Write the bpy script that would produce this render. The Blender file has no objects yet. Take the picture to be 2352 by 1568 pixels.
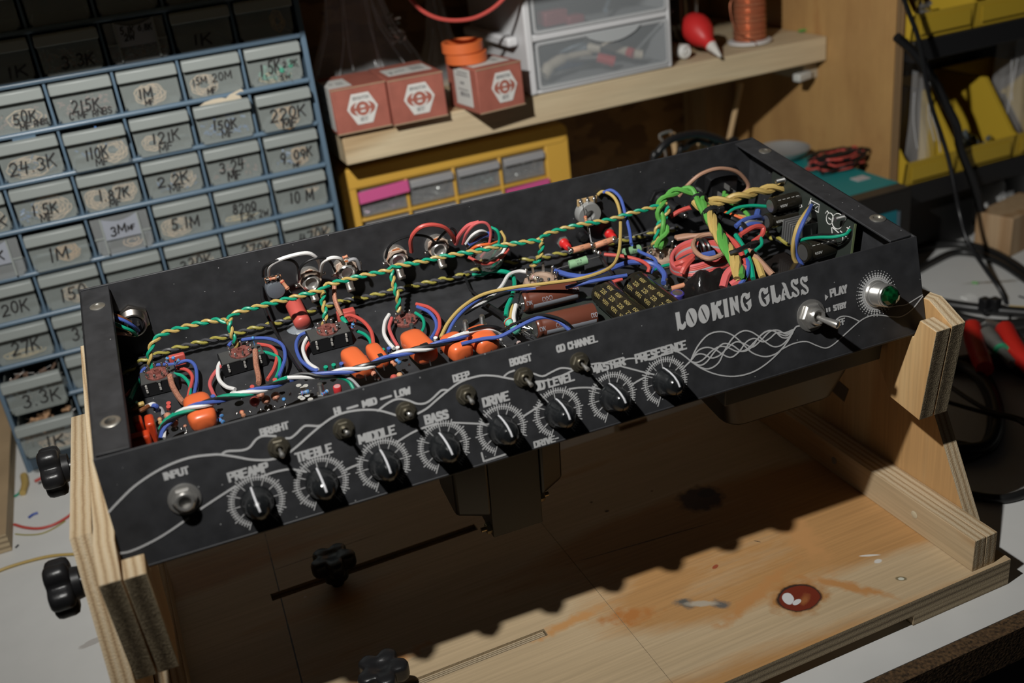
import bpy, bmesh, math, random
from mathutils import Vector as V, Matrix
random.seed(7)
PI = math.pi
sc = bpy.context.scene
COL = sc.collection
ZO = 0.253                                   # height of the chassis corner over the worktop

# ---------------------------------------------------------------- camera
CR = ((0.9134572753710918, -0.3909233069305901, -0.11302554653737848),
      (-0.26397635781779466, -0.3578598696555357, -0.8956856570267131),
      (0.3096970916635691, 0.8480066519718903, -0.4300842122498247))
CP = V((0.05017037, -0.52356376, 0.26403457 + ZO))
FPX = 2366.45
XR, YD, ZF = V(CR[0]), V(CR[1]), V(CR[2])
cam = bpy.data.cameras.new('camera')
camo = bpy.data.objects.new('camera', cam)
COL.objects.link(camo)
camo.matrix_world = Matrix(((XR.x, -YD.x, -ZF.x, CP.x), (XR.y, -YD.y, -ZF.y, CP.y),
                            (XR.z, -YD.z, -ZF.z, CP.z), (0, 0, 0, 1)))
cam.sensor_fit = 'HORIZONTAL'
cam.sensor_width = 36
cam.lens = FPX / 2352 * 36
cam.clip_start = 0.02
cam.dof.use_dof = True
cam.dof.focus_distance = 0.71
cam.dof.aperture_fstop = 5.6
sc.camera = camo

# ---------------------------------------------------------------- world, lamp, exposure
w = bpy.data.worlds.new('World')
sc.world = w
w.use_nodes = True
w.node_tree.nodes['Background'].inputs[0].default_value = (0.9, 0.95, 1.0, 1)
w.node_tree.nodes['Background'].inputs[1].default_value = 0.006
LAMP = V((-0.0345, -0.2, 0.515 + ZO))
ld = bpy.data.lights.new('bench_lamp_light', 'SPOT')
ld.energy = 47.0
ld.color = (1.0, 0.985, 0.945)
ld.spot_size = math.radians(180)
ld.spot_blend = 1.0
ld.shadow_soft_size = 0.011
lo = bpy.data.objects.new('bench_lamp_light', ld)
COL.objects.link(lo)
lo.location = LAMP
lo.rotation_euler = V((.58, .80, -.10)).to_track_quat('-Z', 'Y').to_euler()
vs = sc.view_settings
vs.view_transform = 'Standard'
vs.look = 'None'
vs.exposure = -0.22
vs.gamma = 1.0
vs.use_curve_mapping = False

# ---------------------------------------------------------------- pixel rays onto real planes
def ray(px, py):
    return XR * ((px - 1176) / FPX) + YD * ((py - 784) / FPX) + ZF
def hit(px, py, o, n):
    d = ray(px, py)
    return CP + d * ((o - CP).dot(n) / d.dot(n))
def atz(px, py, z): return hit(px, py, V((0, 0, z)), V((0, 0, 1)))
def aty(px, py, y): return hit(px, py, V((0, y, 0)), V((0, 1, 0)))
def atx(px, py, x): return hit(px, py, V((x, 0, 0)), V((1, 0, 0)))

# chassis frame: u along the front, v to the rear, h above the chassis floor
AO = V((0, 0, ZO))
YAW, TH, WD, HP, PA = 0.03742709, 0.14191074, 0.19895473, 0.06619948, -0.37244922
_c, _s = math.cos(-YAW), math.sin(-YAW)
def rz(a): return V((_c * a[0] - _s * a[1], _s * a[0] + _c * a[1], a[2]))
EX = rz((1, 0, 0))
DV = rz((0, math.cos(TH), math.sin(TH)))
PH = TH + PA
NV = rz((0, math.sin(PH), -math.cos(PH)))
PN = EX.cross(NV)
if PN.y > 0: PN = -PN
RN = EX.cross(DV)
FL = HP * math.cos(PA)
VB = HP * math.sin(PA)                        # v of the panel's lower edge
CL = 0.53
def ch(u, v, h): return AO + EX * u + DV * v + RN * (h - FL)
def onf(px, py, h): return hit(px, py, ch(0, 0, h), RN)
def onw(px, py, d): return hit(px, py, ch(0, WD - d, 0), DV)
def pan(u, v, o=0.0): return AO + EX * u + NV * v + PN * o
def puv(px, py):
    p = hit(px, py, AO, PN) - AO
    return p.dot(EX), p.dot(NV)

# ---------------------------------------------------------------- mesh builder
def perp(d):
    d = d.normalized()
    a = V((0, 0, 1)) if abs(d.z) < 0.9 else V((1, 0, 0))
    x = a.cross(d).normalized()
    return x, d.cross(x)
def smooth(pts, n=5, closed=False):
    P = [V(p) for p in pts]
    if len(P) < 3: return P
    out = []
    N = len(P)
    rng = range(N) if closed else range(N - 1)
    for i in rng:
        p0 = P[(i - 1) % N] if (closed or i > 0) else P[0] * 2 - P[1]
        p1, p2 = P[i], P[(i + 1) % N]
        p3 = P[(i + 2) % N] if (closed or i + 2 < N) else P[-1] * 2 - P[-2]
        for k in range(n):
            t = k / n
            out.append(0.5 * ((2 * p1) + (p2 - p0) * t + (2 * p0 - 5 * p1 + 4 * p2 - p3) * t * t + (3 * p1 - p0 - 3 * p2 + p3) * t ** 3))
    if not closed: out.append(P[-1])
    return out
def hull2(pts):
    pts = sorted(set((round(a, 7), round(b, 7)) for a, b in pts))
    if len(pts) < 3: return pts
    def half(ps):
        h = []
        for q in ps:
            while len(h) > 1 and (h[-1][0] - h[-2][0]) * (q[1] - h[-2][1]) - (h[-1][1] - h[-2][1]) * (q[0] - h[-2][0]) <= 1e-14: h.pop()
            h.append(q)
        return h[:-1]
    return half(pts) + half(pts[::-1])
class MB:
    def __init__(s): s.v = []; s.f = []; s.mi = []; s.m = 0
    def face(s, idx): s.f.append(tuple(idx)); s.mi.append(s.m)
    def add(s, vs): b = len(s.v); s.v += [V(p) for p in vs]; return b
    def prism(s, poly, vec):
        n = len(poly)
        b = s.add(poly); s.add([V(p) + vec for p in poly])
        s.face(range(b, b + n)); s.face(range(b + 2 * n - 1, b + n - 1, -1))
        for i in range(n):
            j = (i + 1) % n
            s.face((b + i, b + j, b + n + j, b + n + i))
        return s
    def box(s, o, a, b, c):
        o = V(o); a = V(a); b = V(b); c = V(c)
        return s.prism([o, o + a, o + a + b, o + b], c)
    def bx(s, x0, x1, y0, y1, z0, z1):
        return s.box((x0, y0, z0), (x1 - x0, 0, 0), (0, y1 - y0, 0), (0, 0, z1 - z0))
    def cb(s, c, a, b, d):
        c = V(c); a = V(a); b = V(b); d = V(d)
        return s.box(c - (a + b + d) / 2, a, b, d)
    def hex8(s, bot, top):
        n = len(bot); b = s.add(bot); s.add(top)
        s.face(range(b, b + n)); s.face(range(b + 2 * n - 1, b + n - 1, -1))
        for i in range(n):
            j = (i + 1) % n
            s.face((b + i, b + j, b + n + j, b + n + i))
        return s
    def tube(s, path, r, seg=8, closed=False, flat=None):
        P = [V(p) for p in path]; N = len(P)
        if N < 2: return s
        x = None; base = len(s.v); rs = r if isinstance(r, (list, tuple)) else [r] * N
        for i in range(N):
            if closed: d = P[(i + 1) % N] - P[i - 1]
            else: d = P[min(i + 1, N - 1)] - P[max(i - 1, 0)]
            if d.length < 1e-9: d = V((0, 0, 1))
            d.normalize()
            if x is None: x, y = perp(d)
            else:
                x = (x - d * x.dot(d))
                if x.length < 1e-6: x, y = perp(d)
                x.normalize(); y = d.cross(x)
            for k in range(seg):
                a = 2 * PI * k / seg
                s.v.append(P[i] + x * (math.cos(a) * rs[i]) + y * (math.sin(a) * rs[i]))
        for i in range(N if closed else N - 1):
            j = (i + 1) % N
            for k in range(seg):
                l = (k + 1) % seg
                s.face((base + i * seg + k, base + i * seg + l, base + j * seg + l, base + j * seg + k))
        if not closed:
            s.face(range(base + seg - 1, base - 1, -1)); s.face(range(base + (N - 1) * seg, base + N * seg))
        return s
    def cyl(s, p0, p1, r, seg=16): return s.tube([p0, p1], r, seg)
    def lathe(s, o, ax, prof, seg=20, xd=None):
        o = V(o); ax = V(ax).normalized()
        if xd is None: x, y = perp(ax)
        else:
            x = V(xd).normalized(); y = ax.cross(x)
        base = len(s.v); n = len(prof)
        for r, z in prof:
            r = max(r, 1e-6)
            for k in range(seg):
                a = 2 * PI * k / seg
                s.v.append(o + ax * z + x * (r * math.cos(a)) + y * (r * math.sin(a)))
        for i in range(n - 1):
            for k in range(seg):
                l = (k + 1) % seg
                s.face((base + i * seg + k, base + i * seg + l, base + (i + 1) * seg + l, base + (i + 1) * seg + k))
        if prof[0][0] > 1e-5: s.face(range(base + seg - 1, base - 1, -1))
        if prof[-1][0] > 1e-5: s.face(range(base + (n - 1) * seg, base + n * seg))
        return s
    def ball(s, c, r, seg=10, sx=None):
        pr = [(r * math.sin(PI * i / 6), -r * math.cos(PI * i / 6)) for i in range(7)]
        return s.lathe(c, sx or (0, 0, 1), pr, seg)
    def nut(s, c, ax, r, t):
        return s.lathe(c, ax, [(r * .98, 0), (r, t * .2), (r, t * .8), (r * .9, t)], 6)
    def ring(s, c, n, R, r, seg=24, ts=6, flat=1.0):
        x, y = perp(V(n)); c = V(c)
        return s.tube([c + x * (R * math.cos(2 * PI * i / seg)) + y * (R * math.sin(2 * PI * i / seg)) for i in range(seg)], r, ts, True)
    def stroke(s, pts, fr, pen, t=0.0002):
        # pts 2D with optional per point pen; fr = map function (x, y, out) -> 3D
        for i in range(len(pts) - 1):
            h = []
            for q in (pts[i], pts[i + 1]):
                h += [(q[0] + a, q[1] + b) for a, b in pen]
            h = hull2(h)
            if len(h) < 3: continue
            bot = [fr(a, b, 0) for a, b in h]
            s.prism(bot, fr(h[0][0], h[0][1], t * random.uniform(.75, 1.15)) - bot[0])
        return s

WORLD_O = {}
def _link(o, parent, kw):
    COL.objects.link(o)
    if parent is not None: o.parent = parent
    for k, v in kw.items():
        if v: o[k] = v
def thing(name, loc, label=None, category=None, group=None):
    o = bpy.data.objects.new(name, None)
    o.empty_display_size = 0.02
    o.location = loc
    WORLD_O[o.name] = V(loc)
    _link(o, None, dict(label=label, category=category, group=group))
    return o
def obj(name, mb, mat, parent=None, bevel=0, sm=40, label=None, category=None, group=None, kind=None, origin=None, sub=0):
    mats = mat if isinstance(mat, (list, tuple)) else [mat]
    pw = WORLD_O[parent.name] if parent is not None else V((0, 0, 0))
    if origin is None:
        if parent is not None: origin = pw
        else:
            n = len(mb.v)
            zs = min(p.z for p in mb.v)
            origin = V((sum(p.x for p in mb.v) / n, sum(p.y for p in mb.v) / n, zs))
    origin = V(origin)
    me = bpy.data.meshes.new(name)
    me.from_pydata([tuple(p - origin) for p in mb.v], [], mb.f)
    for m in mats: me.materials.append(m)
    me.polygons.foreach_set('material_index', mb.mi)
    bm = bmesh.new(); bm.from_mesh(me)
    bmesh.ops.recalc_face_normals(bm, faces=bm.faces[:])
    bm.to_mesh(me); bm.free()
    if sm:
        me.polygons.foreach_set('use_smooth', [True] * len(me.polygons))
        me.set_sharp_from_angle(angle=math.radians(sm))
    me.update()
    o = bpy.data.objects.new(name, me)
    o.location = origin - pw
    WORLD_O[o.name] = origin
    if bevel:
        b = o.modifiers.new('bevel', 'BEVEL'); b.width = bevel; b.segments = 2; b.limit_method = 'ANGLE'; b.angle_limit = math.radians(50)
        b.harden_normals = False
    if sub:
        b = o.modifiers.new('sub', 'SUBSURF'); b.levels = sub; b.render_levels = sub
    _link(o, parent, dict(label=label, category=category, group=group, kind=kind))
    return o

# ---------------------------------------------------------------- materials
MATS = {}
def mat(name, col, rough=0.5, metal=0.0, noise=0.0, nscale=200, bump=0.0, spec=0.5, alpha=1.0, trans=0.0, emit=0, coat=0, ior=1.45):
    if name in MATS: return MATS[name]
    m = bpy.data.materials.new(name); m.use_nodes = True
    nt = m.node_tree; b = nt.nodes['Principled BSDF']
    b.inputs['Base Color'].default_value = (*col, 1)
    b.inputs['Roughness'].default_value = rough
    b.inputs['Metallic'].default_value = metal
    b.inputs['Specular IOR Level'].default_value = spec
    b.inputs['IOR'].default_value = ior
    b.inputs['Transmission Weight'].default_value = trans
    b.inputs['Coat Weight'].default_value = coat
    if noise or bump:
        tc = nt.nodes.new('ShaderNodeTexCoord')
        n = nt.nodes.new('ShaderNodeTexNoise'); n.inputs['Scale'].default_value = nscale; n.inputs['Detail'].default_value = 5
        nt.links.new(tc.outputs['Object'], n.inputs['Vector'])
        if noise:
            r = nt.nodes.new('ShaderNodeValToRGB')
            r.color_ramp.elements[0].position = 0.3; r.color_ramp.elements[1].position = 0.7
            r.color_ramp.elements[0].color = (*[c * (1 - noise) for c in col], 1)
            r.color_ramp.elements[1].color = (*[min(1, c * (1 + noise)) for c in col], 1)
            nt.links.new(n.outputs['Fac'], r.inputs['Fac']); nt.links.new(r.outputs['Color'], b.inputs['Base Color'])
        if bump:
            bp = nt.nodes.new('ShaderNodeBump'); bp.inputs['Strength'].default_value = bump; bp.inputs['Distance'].default_value = 0.001
            nt.links.new(n.outputs['Fac'], bp.inputs['Height']); nt.links.new(bp.outputs['Normal'], b.inputs['Normal'])
    if alpha < 1:
        out = nt.nodes['Material Output']
        t = nt.nodes.new('ShaderNodeBsdfTransparent'); x = nt.nodes.new('ShaderNodeMixShader')
        x.inputs[0].default_value = alpha
        nt.links.new(t.outputs[0], x.inputs[1]); nt.links.new(b.outputs[0], x.inputs[2]); nt.links.new(x.outputs[0], out.inputs[0])
    MATS[name] = m
    return m
def srgb(r, g, b):
    f = lambda c: (c / 255 / 12.92) if c <= 10 else ((c / 255 + 0.055) / 1.055) ** 2.4
    return (f(r), f(g), f(b))
def node(nt, t, **kw):
    n = nt.nodes.new(t)
    for k, v in kw.items():
        if k in n.inputs: n.inputs[k].default_value = v
        else: setattr(n, k, v)
    return n
def wood(name, cols, axis=0, scale=1.0, ring=9.0, rough=0.6, speck=0.0, stretch=14.0, streak=(.87, 1.05)):
    """pine / plywood face: grain stretched along axis, with orange flame figure"""
    if name in MATS: return MATS[name]
    m = bpy.data.materials.new(name); m.use_nodes = True
    nt = m.node_tree; b = nt.nodes['Principled BSDF']; b.inputs['Roughness'].default_value = rough
    tc = node(nt, 'ShaderNodeTexCoord'); mp = node(nt, 'ShaderNodeMapping')
    s = [scale * 60] * 3; s[axis] = scale * 60 / stretch
    mp.inputs['Scale'].default_value = s
    nt.links.new(tc.outputs['Object'], mp.inputs['Vector'])
    big = node(nt, 'ShaderNodeTexNoise', Scale=0.35, Detail=2.0, Distortion=0.6)
    fine = node(nt, 'ShaderNodeTexNoise', Scale=4.0, Detail=6.0, Roughness=0.7)
    nt.links.new(mp.outputs[0], big.inputs['Vector']); nt.links.new(mp.outputs[0], fine.inputs['Vector'])
    mul = node(nt, 'ShaderNodeMath', operation='MULTIPLY'); mul.inputs[1].default_value = ring
    fr = node(nt, 'ShaderNodeMath', operation='PINGPONG'); fr.inputs[1].default_value = 1.0
    nt.links.new(big.outputs['Fac'], mul.inputs[0]); nt.links.new(mul.outputs[0], fr.inputs[0])
    ad = node(nt, 'ShaderNodeMath', operation='MULTIPLY_ADD'); ad.inputs[1].default_value = 0.75
    nt.links.new(fr.outputs[0], ad.inputs[0])
    f2 = node(nt, 'ShaderNodeMath', operation='MULTIPLY'); f2.inputs[1].default_value = 0.52
    nt.links.new(fine.outputs['Fac'], f2.inputs[0]); nt.links.new(f2.outputs[0], ad.inputs[2])
    rp = node(nt, 'ShaderNodeValToRGB')
    e = rp.color_ramp.elements
    e[0].position = 0.20; e[0].color = (*cols[0], 1); e[1].position = 0.90; e[1].color = (*cols[2], 1)
    k = e.new(0.60); k.color = (*cols[1], 1)
    nt.links.new(ad.outputs[0], rp.inputs[0])
    mp2 = node(nt, 'ShaderNodeMapping'); s2 = [900.0] * 3; s2[axis] = 22.0; mp2.inputs['Scale'].default_value = s2
    nt.links.new(tc.outputs['Object'], mp2.inputs['Vector'])
    st = node(nt, 'ShaderNodeTexNoise', Scale=0.5, Detail=3.0); nt.links.new(mp2.outputs[0], st.inputs['Vector'])
    mr = node(nt, 'ShaderNodeMapRange'); mr.inputs['From Min'].default_value = .32; mr.inputs['From Max'].default_value = .68; mr.inputs['To Min'].default_value = streak[0]; mr.inputs['To Max'].default_value = streak[1]
    nt.links.new(st.outputs['Fac'], mr.inputs['Value'])
    hs = node(nt, 'ShaderNodeMix', data_type='RGBA', blend_type='MULTIPLY'); hs.inputs['Factor'].default_value = 1.0
    nt.links.new(rp.outputs[0], hs.inputs[6]); nt.links.new(mr.outputs['Result'], hs.inputs[7])
    nt.links.new(hs.outputs[2], b.inputs['Base Color'])
    bp = node(nt, 'ShaderNodeBump', Strength=0.12, Distance=0.0006)
    nt.links.new(fine.outputs['Fac'], bp.inputs['Height']); nt.links.new(bp.outputs[0], b.inputs['Normal'])
    MATS[name] = m
    m['ramp'] = rp.name
    return m
def plyedge(name, axis, layers, t, cols, rough=0.8, pw_=0.7, nw=0.4):
    """edge of plywood: stripes across the thickness axis, rough end grain"""
    if name in MATS: return MATS[name]
    m = bpy.data.materials.new(name); m.use_nodes = True
    nt = m.node_tree; b = nt.nodes['Principled BSDF']; b.inputs['Roughness'].default_value = rough
    tc = node(nt, 'ShaderNodeTexCoord'); sp = node(nt, 'ShaderNodeSeparateXYZ')
    nt.links.new(tc.outputs['Object'], sp.inputs[0])
    n = node(nt, 'ShaderNodeTexNoise', Scale=60.0, Detail=4.0); nt.links.new(tc.outputs['Object'], n.inputs['Vector'])
    n2 = node(nt, 'ShaderNodeTexNoise', Scale=900.0, Detail=3.0); nt.links.new(tc.outputs['Object'], n2.inputs['Vector'])
    a = node(nt, 'ShaderNodeMath', operation='MULTIPLY_ADD'); a.inputs[1].default_value = layers / t
    nt.links.new(sp.outputs[axis], a.inputs[0])
    nn = node(nt, 'ShaderNodeMath', operation='MULTIPLY'); nn.inputs[1].default_value = 0.5
    nt.links.new(n.outputs['Fac'], nn.inputs[0]); nt.links.new(nn.outputs[0], a.inputs[2])
    pp = node(nt, 'ShaderNodeMath', operation='PINGPONG'); pp.inputs[1].default_value = 1.0
    nt.links.new(a.outputs[0], pp.inputs[0])
    ad = node(nt, 'ShaderNodeMath', operation='MULTIPLY_ADD'); ad.inputs[1].default_value = pw_
    nt.links.new(pp.outputs[0], ad.inputs[0])
    f2 = node(nt, 'ShaderNodeMath', operation='MULTIPLY'); f2.inputs[1].default_value = nw
    nt.links.new(n2.outputs['Fac'], f2.inputs[0]); nt.links.new(f2.outputs[0], ad.inputs[2])
    rp = node(nt, 'ShaderNodeValToRGB'); e = rp.color_ramp.elements
    e[0].position = 0.25; e[0].color = (*cols[0], 1); e[1].position = 0.85; e[1].color = (*cols[2], 1)
    k = e.new(0.5); k.color = (*cols[1], 1)
    nt.links.new(ad.outputs[0], rp.inputs[0]); nt.links.new(rp.outputs[0], b.inputs['Base Color'])
    bp = node(nt, 'ShaderNodeBump', Strength=0.5, Distance=0.001)
    nt.links.new(n2.outputs['Fac'], bp.inputs['Height']); nt.links.new(bp.outputs[0], b.inputs['Normal'])
    MATS[name] = m
    return m
def facemats(o, axis, cos=0.7):
    """slot 0 on faces whose normal follows the thickness axis, slot 1 on the edges"""
    for p in o.data.polygons: p.material_index = 0 if abs(p.normal.dot(axis)) > cos else 1

STEEL = mat('nickel_plate', (0.56, 0.545, 0.52), 0.26, .82)
DULL = mat('dull_steel', (0.45, 0.45, 0.44), 0.42, 1.0)
SOLDER = mat('solder', (0.55, 0.54, 0.52), 0.3, 1.0, noise=.2, nscale=900)
BRASS = mat('aged_nickel', (0.20, 0.18, 0.135), 0.3, .85)
BLACKP = mat('black_plastic', (0.012, 0.012, 0.013), 0.35)
KNOBM = mat('gloss_black_plastic', (0.010, 0.011, 0.012), 0.18)
CHM = mat('black_powder_coat', (0.0255, 0.0260, 0.0285), 0.52, noise=.25, nscale=90, bump=.12)
def specks(m):
    nt = m.node_tree; b = nt.nodes['Principled BSDF']; src = b.inputs['Base Color'].links[0].from_socket
    tc = node(nt, 'ShaderNodeTexCoord'); vo = node(nt, 'ShaderNodeTexVoronoi', Scale=150.0, Randomness=1.0); nt.links.new(tc.outputs['Object'], vo.inputs['Vector'])
    sp = node(nt, 'ShaderNodeSeparateColor'); nt.links.new(vo.outputs['Color'], sp.inputs[0])
    a = node(nt, 'ShaderNodeMath', operation='LESS_THAN'); a.inputs[1].default_value = .055; nt.links.new(vo.outputs['Distance'], a.inputs[0])
    g = node(nt, 'ShaderNodeMath', operation='GREATER_THAN'); g.inputs[1].default_value = .62; nt.links.new(sp.outputs[0], g.inputs[0])
    mu = node(nt, 'ShaderNodeMath', operation='MULTIPLY'); nt.links.new(a.outputs[0], mu.inputs[0]); nt.links.new(g.outputs[0], mu.inputs[1])
    mx = node(nt, 'ShaderNodeMix', data_type='RGBA'); nt.links.new(mu.outputs[0], mx.inputs['Factor']); nt.links.new(src, mx.inputs[6]); mx.inputs[7].default_value = (.28, .28, .28, 1)
    nt.links.new(mx.outputs[2], b.inputs['Base Color'])
specks(CHM)
INK = mat('grey_panel_print', (0.42, 0.42, 0.42), 0.6)
WHITEINK = mat('white_print', (0.62, 0.62, 0.60), 0.6)
GOLDINK = mat('gold_print', (0.42, 0.33, 0.12), 0.45)
BLACKINK = mat('marker_ink', (0.012, 0.010, 0.010), 0.6)
WIRE = dict(
    green=mat('wire_green', (0.005, 0.26, 0.155), 0.42), yellow=mat('wire_yellow', (0.42, 0.295, 0.095), 0.42),
    olive=mat('wire_olive', (0.30, 0.26, 0.055), 0.45), black=mat('wire_black', (0.010, 0.010, 0.011), 0.35),
    white=mat('wire_white', (0.62, 0.61, 0.60), 0.45), red=mat('wire_red', (0.46, 0.068, 0.055), 0.42),
    pink=mat('wire_pink', (0.50, 0.095, 0.095), 0.42), blue=mat('wire_blue', (0.055, 0.095, 0.33), 0.42),
    lime=mat('wire_lime', (0.085, 0.29, 0.055), 0.4), tan=mat('wire_tan', (0.34, 0.19, 0.125), 0.45),
    grey=mat('wire_grey', (0.25, 0.25, 0.26), 0.45), copper=mat('shield_braid', (0.42, 0.19, 0.125), 0.5, 0.3, noise=.5, nscale=1500),
    brown=mat('wire_brown', (0.16, 0.055, 0.02), 0.45), darkgrey=mat('wire_darkgrey', (0.05, 0.05, 0.055), 0.45),
    orange=mat('wire_orange', (0.62, 0.12, 0.03), 0.42))
# ---------------------------------------------------------------- stroke lettering
def arc(cx, cy, rx, ry, a0, a1, n=7):
    return [(cx + rx * math.cos(math.radians(a0 + (a1 - a0) * i / n)), cy + ry * math.sin(math.radians(a0 + (a1 - a0) * i / n))) for i in range(n + 1)]
GL = {
 'A': [[(0, 0), (.5, 1), (1, 0)], [(.2, .32), (.8, .32)]],
 'B': [[(0, 0), (0, 1), (.55, 1)] + arc(.55, .76, .4, .24, 90, -90, 5) + [(0, .52)], [(.55, .52)] + arc(.58, .26, .42, .26, 90, -90, 5) + [(0, 0)]],
 'C': [[(.95, .78)] + arc(.52, .7, .45, .3, 30, 180, 5) + arc(.52, .3, .45, .3, 180, 330, 5)],
 'D': [[(0, 0), (0, 1), (.5, 1)] + arc(.5, .5, .5, .5, 90, -90, 7) + [(0, 0)]],
 'E': [[(.95, 1), (0, 1), (0, 0), (.95, 0)], [(0, .52), (.7, .52)]],
 'F': [[(.95, 1), (0, 1), (0, 0)], [(0, .52), (.7, .52)]],
 'G': [[(.95, .8)] + arc(.52, .7, .45, .3, 30, 180, 5) + arc(.52, .3, .45, .3, 180, 350, 6) + [(.97, .48), (.6, .48)]],
 'H': [[(0, 0), (0, 1)], [(1, 0), (1, 1)], [(0, .5), (1, .5)]],
 'I': [[(.5, 0), (.5, 1)]],
 'K': [[(0, 0), (0, 1)], [(.95, 1), (0, .42)], [(.3, .6), (1, 0)]],
 'L': [[(0, 1), (0, 0), (.95, 0)]],
 'M': [[(0, 0), (.05, 1), (.5, .25), (.95, 1), (1, 0)]],
 'N': [[(0, 0), (0, 1), (1, 0), (1, 1)]],
 'O': [arc(.5, .5, .5, .5, 0, 360, 14)],
 'P': [[(0, 0), (0, 1), (.55, 1)] + arc(.55, .74, .42, .26, 90, -90, 5) + [(0, .48)]],
 'R': [[(0, 0), (0, 1), (.55, 1)] + arc(.55, .74, .42, .26, 90, -90, 5) + [(0, .48)], [(.45, .48), (1, 0)]],
 'S': [[(.93, .82)] + arc(.5, .75, .42, .25, 30, 270, 7) + arc(.5, .25, .45, .25, 90, -150, 7)],
 'T': [[(0, 1), (1, 1)], [(.5, 1), (.5, 0)]],
 'U': [[(0, 1), (0, .3)] + arc(.5, .3, .5, .3, 180, 360, 6) + [(1, 1)]],
 'V': [[(0, 1), (.5, 0), (1, 1)]],
 'W': [[(0, 1), (.2, 0), (.5, .75), (.8, 0), (1, 1)]],
 'X': [[(0, 0), (1, 1)], [(0, 1), (1, 0)]],
 'Y': [[(0, 1), (.5, .45), (1, 1)], [(.5, .45), (.5, 0)]],
 '0': [arc(.5, .5, .42, .5, 80, 440, 12)],
 '1': [[(.4, .85), (.55, 1), (.5, 0)]],
 '2': [arc(.5, .72, .42, .28, 160, -30, 6) + [(.05, 0), (1, .04)]],
 '3': [arc(.45, .75, .38, .25, 150, -80, 6) + arc(.45, .26, .45, .26, 80, -150, 7)],
 '4': [[(.25, 1), (.05, .42), (.95, .48)], [(.75, .9), (.65, 0)]],
 '5': [[(.9, 1), (.25, .97), (.18, .55)] + arc(.45, .3, .42, .3, 110, -140, 7)],
 '6': [[(.75, 1)] + arc(.5, .3, .45, .3, 140, 500, 10)],
 '7': [[(.05, .95), (.95, 1), (.4, 0)]],
 '8': [arc(.5, .76, .32, .24, -90, 270, 9), arc(.5, .26, .42, .26, 90, 450, 9)],
 '9': [arc(.5, .7, .38, .28, 0, 360, 9) + [(.82, .6), (.6, 0)]],
 '.': [[(.42, 0), (.5, .03)]], '-': [[(.1, .45), (.9, .45)]], '/': [[(0, 0), (1, 1)]],
 'w': [[(.05, 0), (.4, .05), (.3, .35)] + arc(.5, .6, .45, .4, 200, -20, 8) + [(.65, .05), (1, 0)]],   # ohm sign
}
NARROW = {'I': .42, '1': .55, '.': .35, 'M': 1.3, 'W': 1.3, 'N': 1.1, '-': .7}
def pen_round(r, n=6): return [(r * math.cos(2 * PI * i / n), r * math.sin(2 * PI * i / n)) for i in range(n)]
def pen_rect(a, b): return [(-a, -b), (a, -b), (a, b), (-a, b)]
def text2d(t, length, hgt, gap=.28, jit=0.0, slant=0.0):
    """list of 2D polylines filling the given length"""
    tot = 0
    for c in t: tot += .55 if c == ' ' else NARROW.get(c, 1.0)
    tot += gap * (len(t) - 1)
    u = length / tot
    out = []; x = 0
    for c in t:
        wd = .55 if c == ' ' else NARROW.get(c, 1.0)
        jy = random.uniform(-jit, jit) * hgt; js = 1 + random.uniform(-jit, jit)
        for pl in GL.get(c, []):
            k = wd if c != '.' else wd
            out.append([(u * (x + a * k) + slant * b * hgt, jy + b * hgt * js) for a, b in pl])
        x += wd + gap
    return out
def put_text(mb, t, fr, x0, y0, length, hgt, pen, gap=.28, jit=0., slant=0., th=.0002, inset=True):
    for pl in text2d(t, length, hgt, gap, jit, slant):
        mb.stroke([(x0 + a, y0 + b) for a, b in pl], fr, pen, th)
# ================================================================ setting: room shell
def Z(z): return z + ZO
X_, Y_, Z_ = V((1, 0, 0)), V((0, 1, 0)), V((0, 0, 1))
def osb(name):
    m = bpy.data.materials.new(name); m.use_nodes = True
    nt = m.node_tree; b = nt.nodes['Principled BSDF']; b.inputs['Roughness'].default_value = .55
    tc = node(nt, 'ShaderNodeTexCoord'); mp = node(nt, 'ShaderNodeMapping'); mp.inputs['Scale'].default_value = (26, 26, 48); mp.inputs['Rotation'].default_value = (0, .5, 0)
    nt.links.new(tc.outputs['Object'], mp.inputs[0])
    nz = node(nt, 'ShaderNodeTexNoise', Scale=1.5, Detail=3.0); nt.links.new(mp.outputs[0], nz.inputs['Vector'])
    vm = node(nt, 'ShaderNodeVectorMath', operation='MULTIPLY_ADD'); vm.inputs[1].default_value = (.9, .9, .9)
    nt.links.new(nz.outputs['Color'], vm.inputs[0]); nt.links.new(mp.outputs[0], vm.inputs[2])
    vo = node(nt, 'ShaderNodeTexVoronoi', Scale=1.0); nt.links.new(vm.outputs[0], vo.inputs['Vector'])
    sp = node(nt, 'ShaderNodeSeparateColor'); nt.links.new(vo.outputs['Color'], sp.inputs[0])
    rp = node(nt, 'ShaderNodeValToRGB'); e = rp.color_ramp.elements
    e[0].color = (.10, .045, .014, 1); e[1].color = (.30, .165, .055, 1); k = e.new(.5); k.color = (.20, .105, .032, 1)
    nt.links.new(sp.outputs[0], rp.inputs[0]); nt.links.new(rp.outputs[0], b.inputs['Base Color'])
    return m
obj('floor', MB().bx(-2, 2.6, -2, .85, -.87, -.85), mat('concrete', (.25, .24, .23), .8, noise=.2, nscale=6), kind='structure')
obj('wall_back', MB().bx(-1.2, 2.6, .79, .81, -.85, 1.3), osb('osb'), kind='structure')
PANELW = wood('panel_birch', [(.36, .20, .075), (.45, .265, .10), (.34, .17, .06)], axis=2, scale=.30, ring=4, rough=.5, stretch=2.2, streak=(.95, 1.03))
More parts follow.
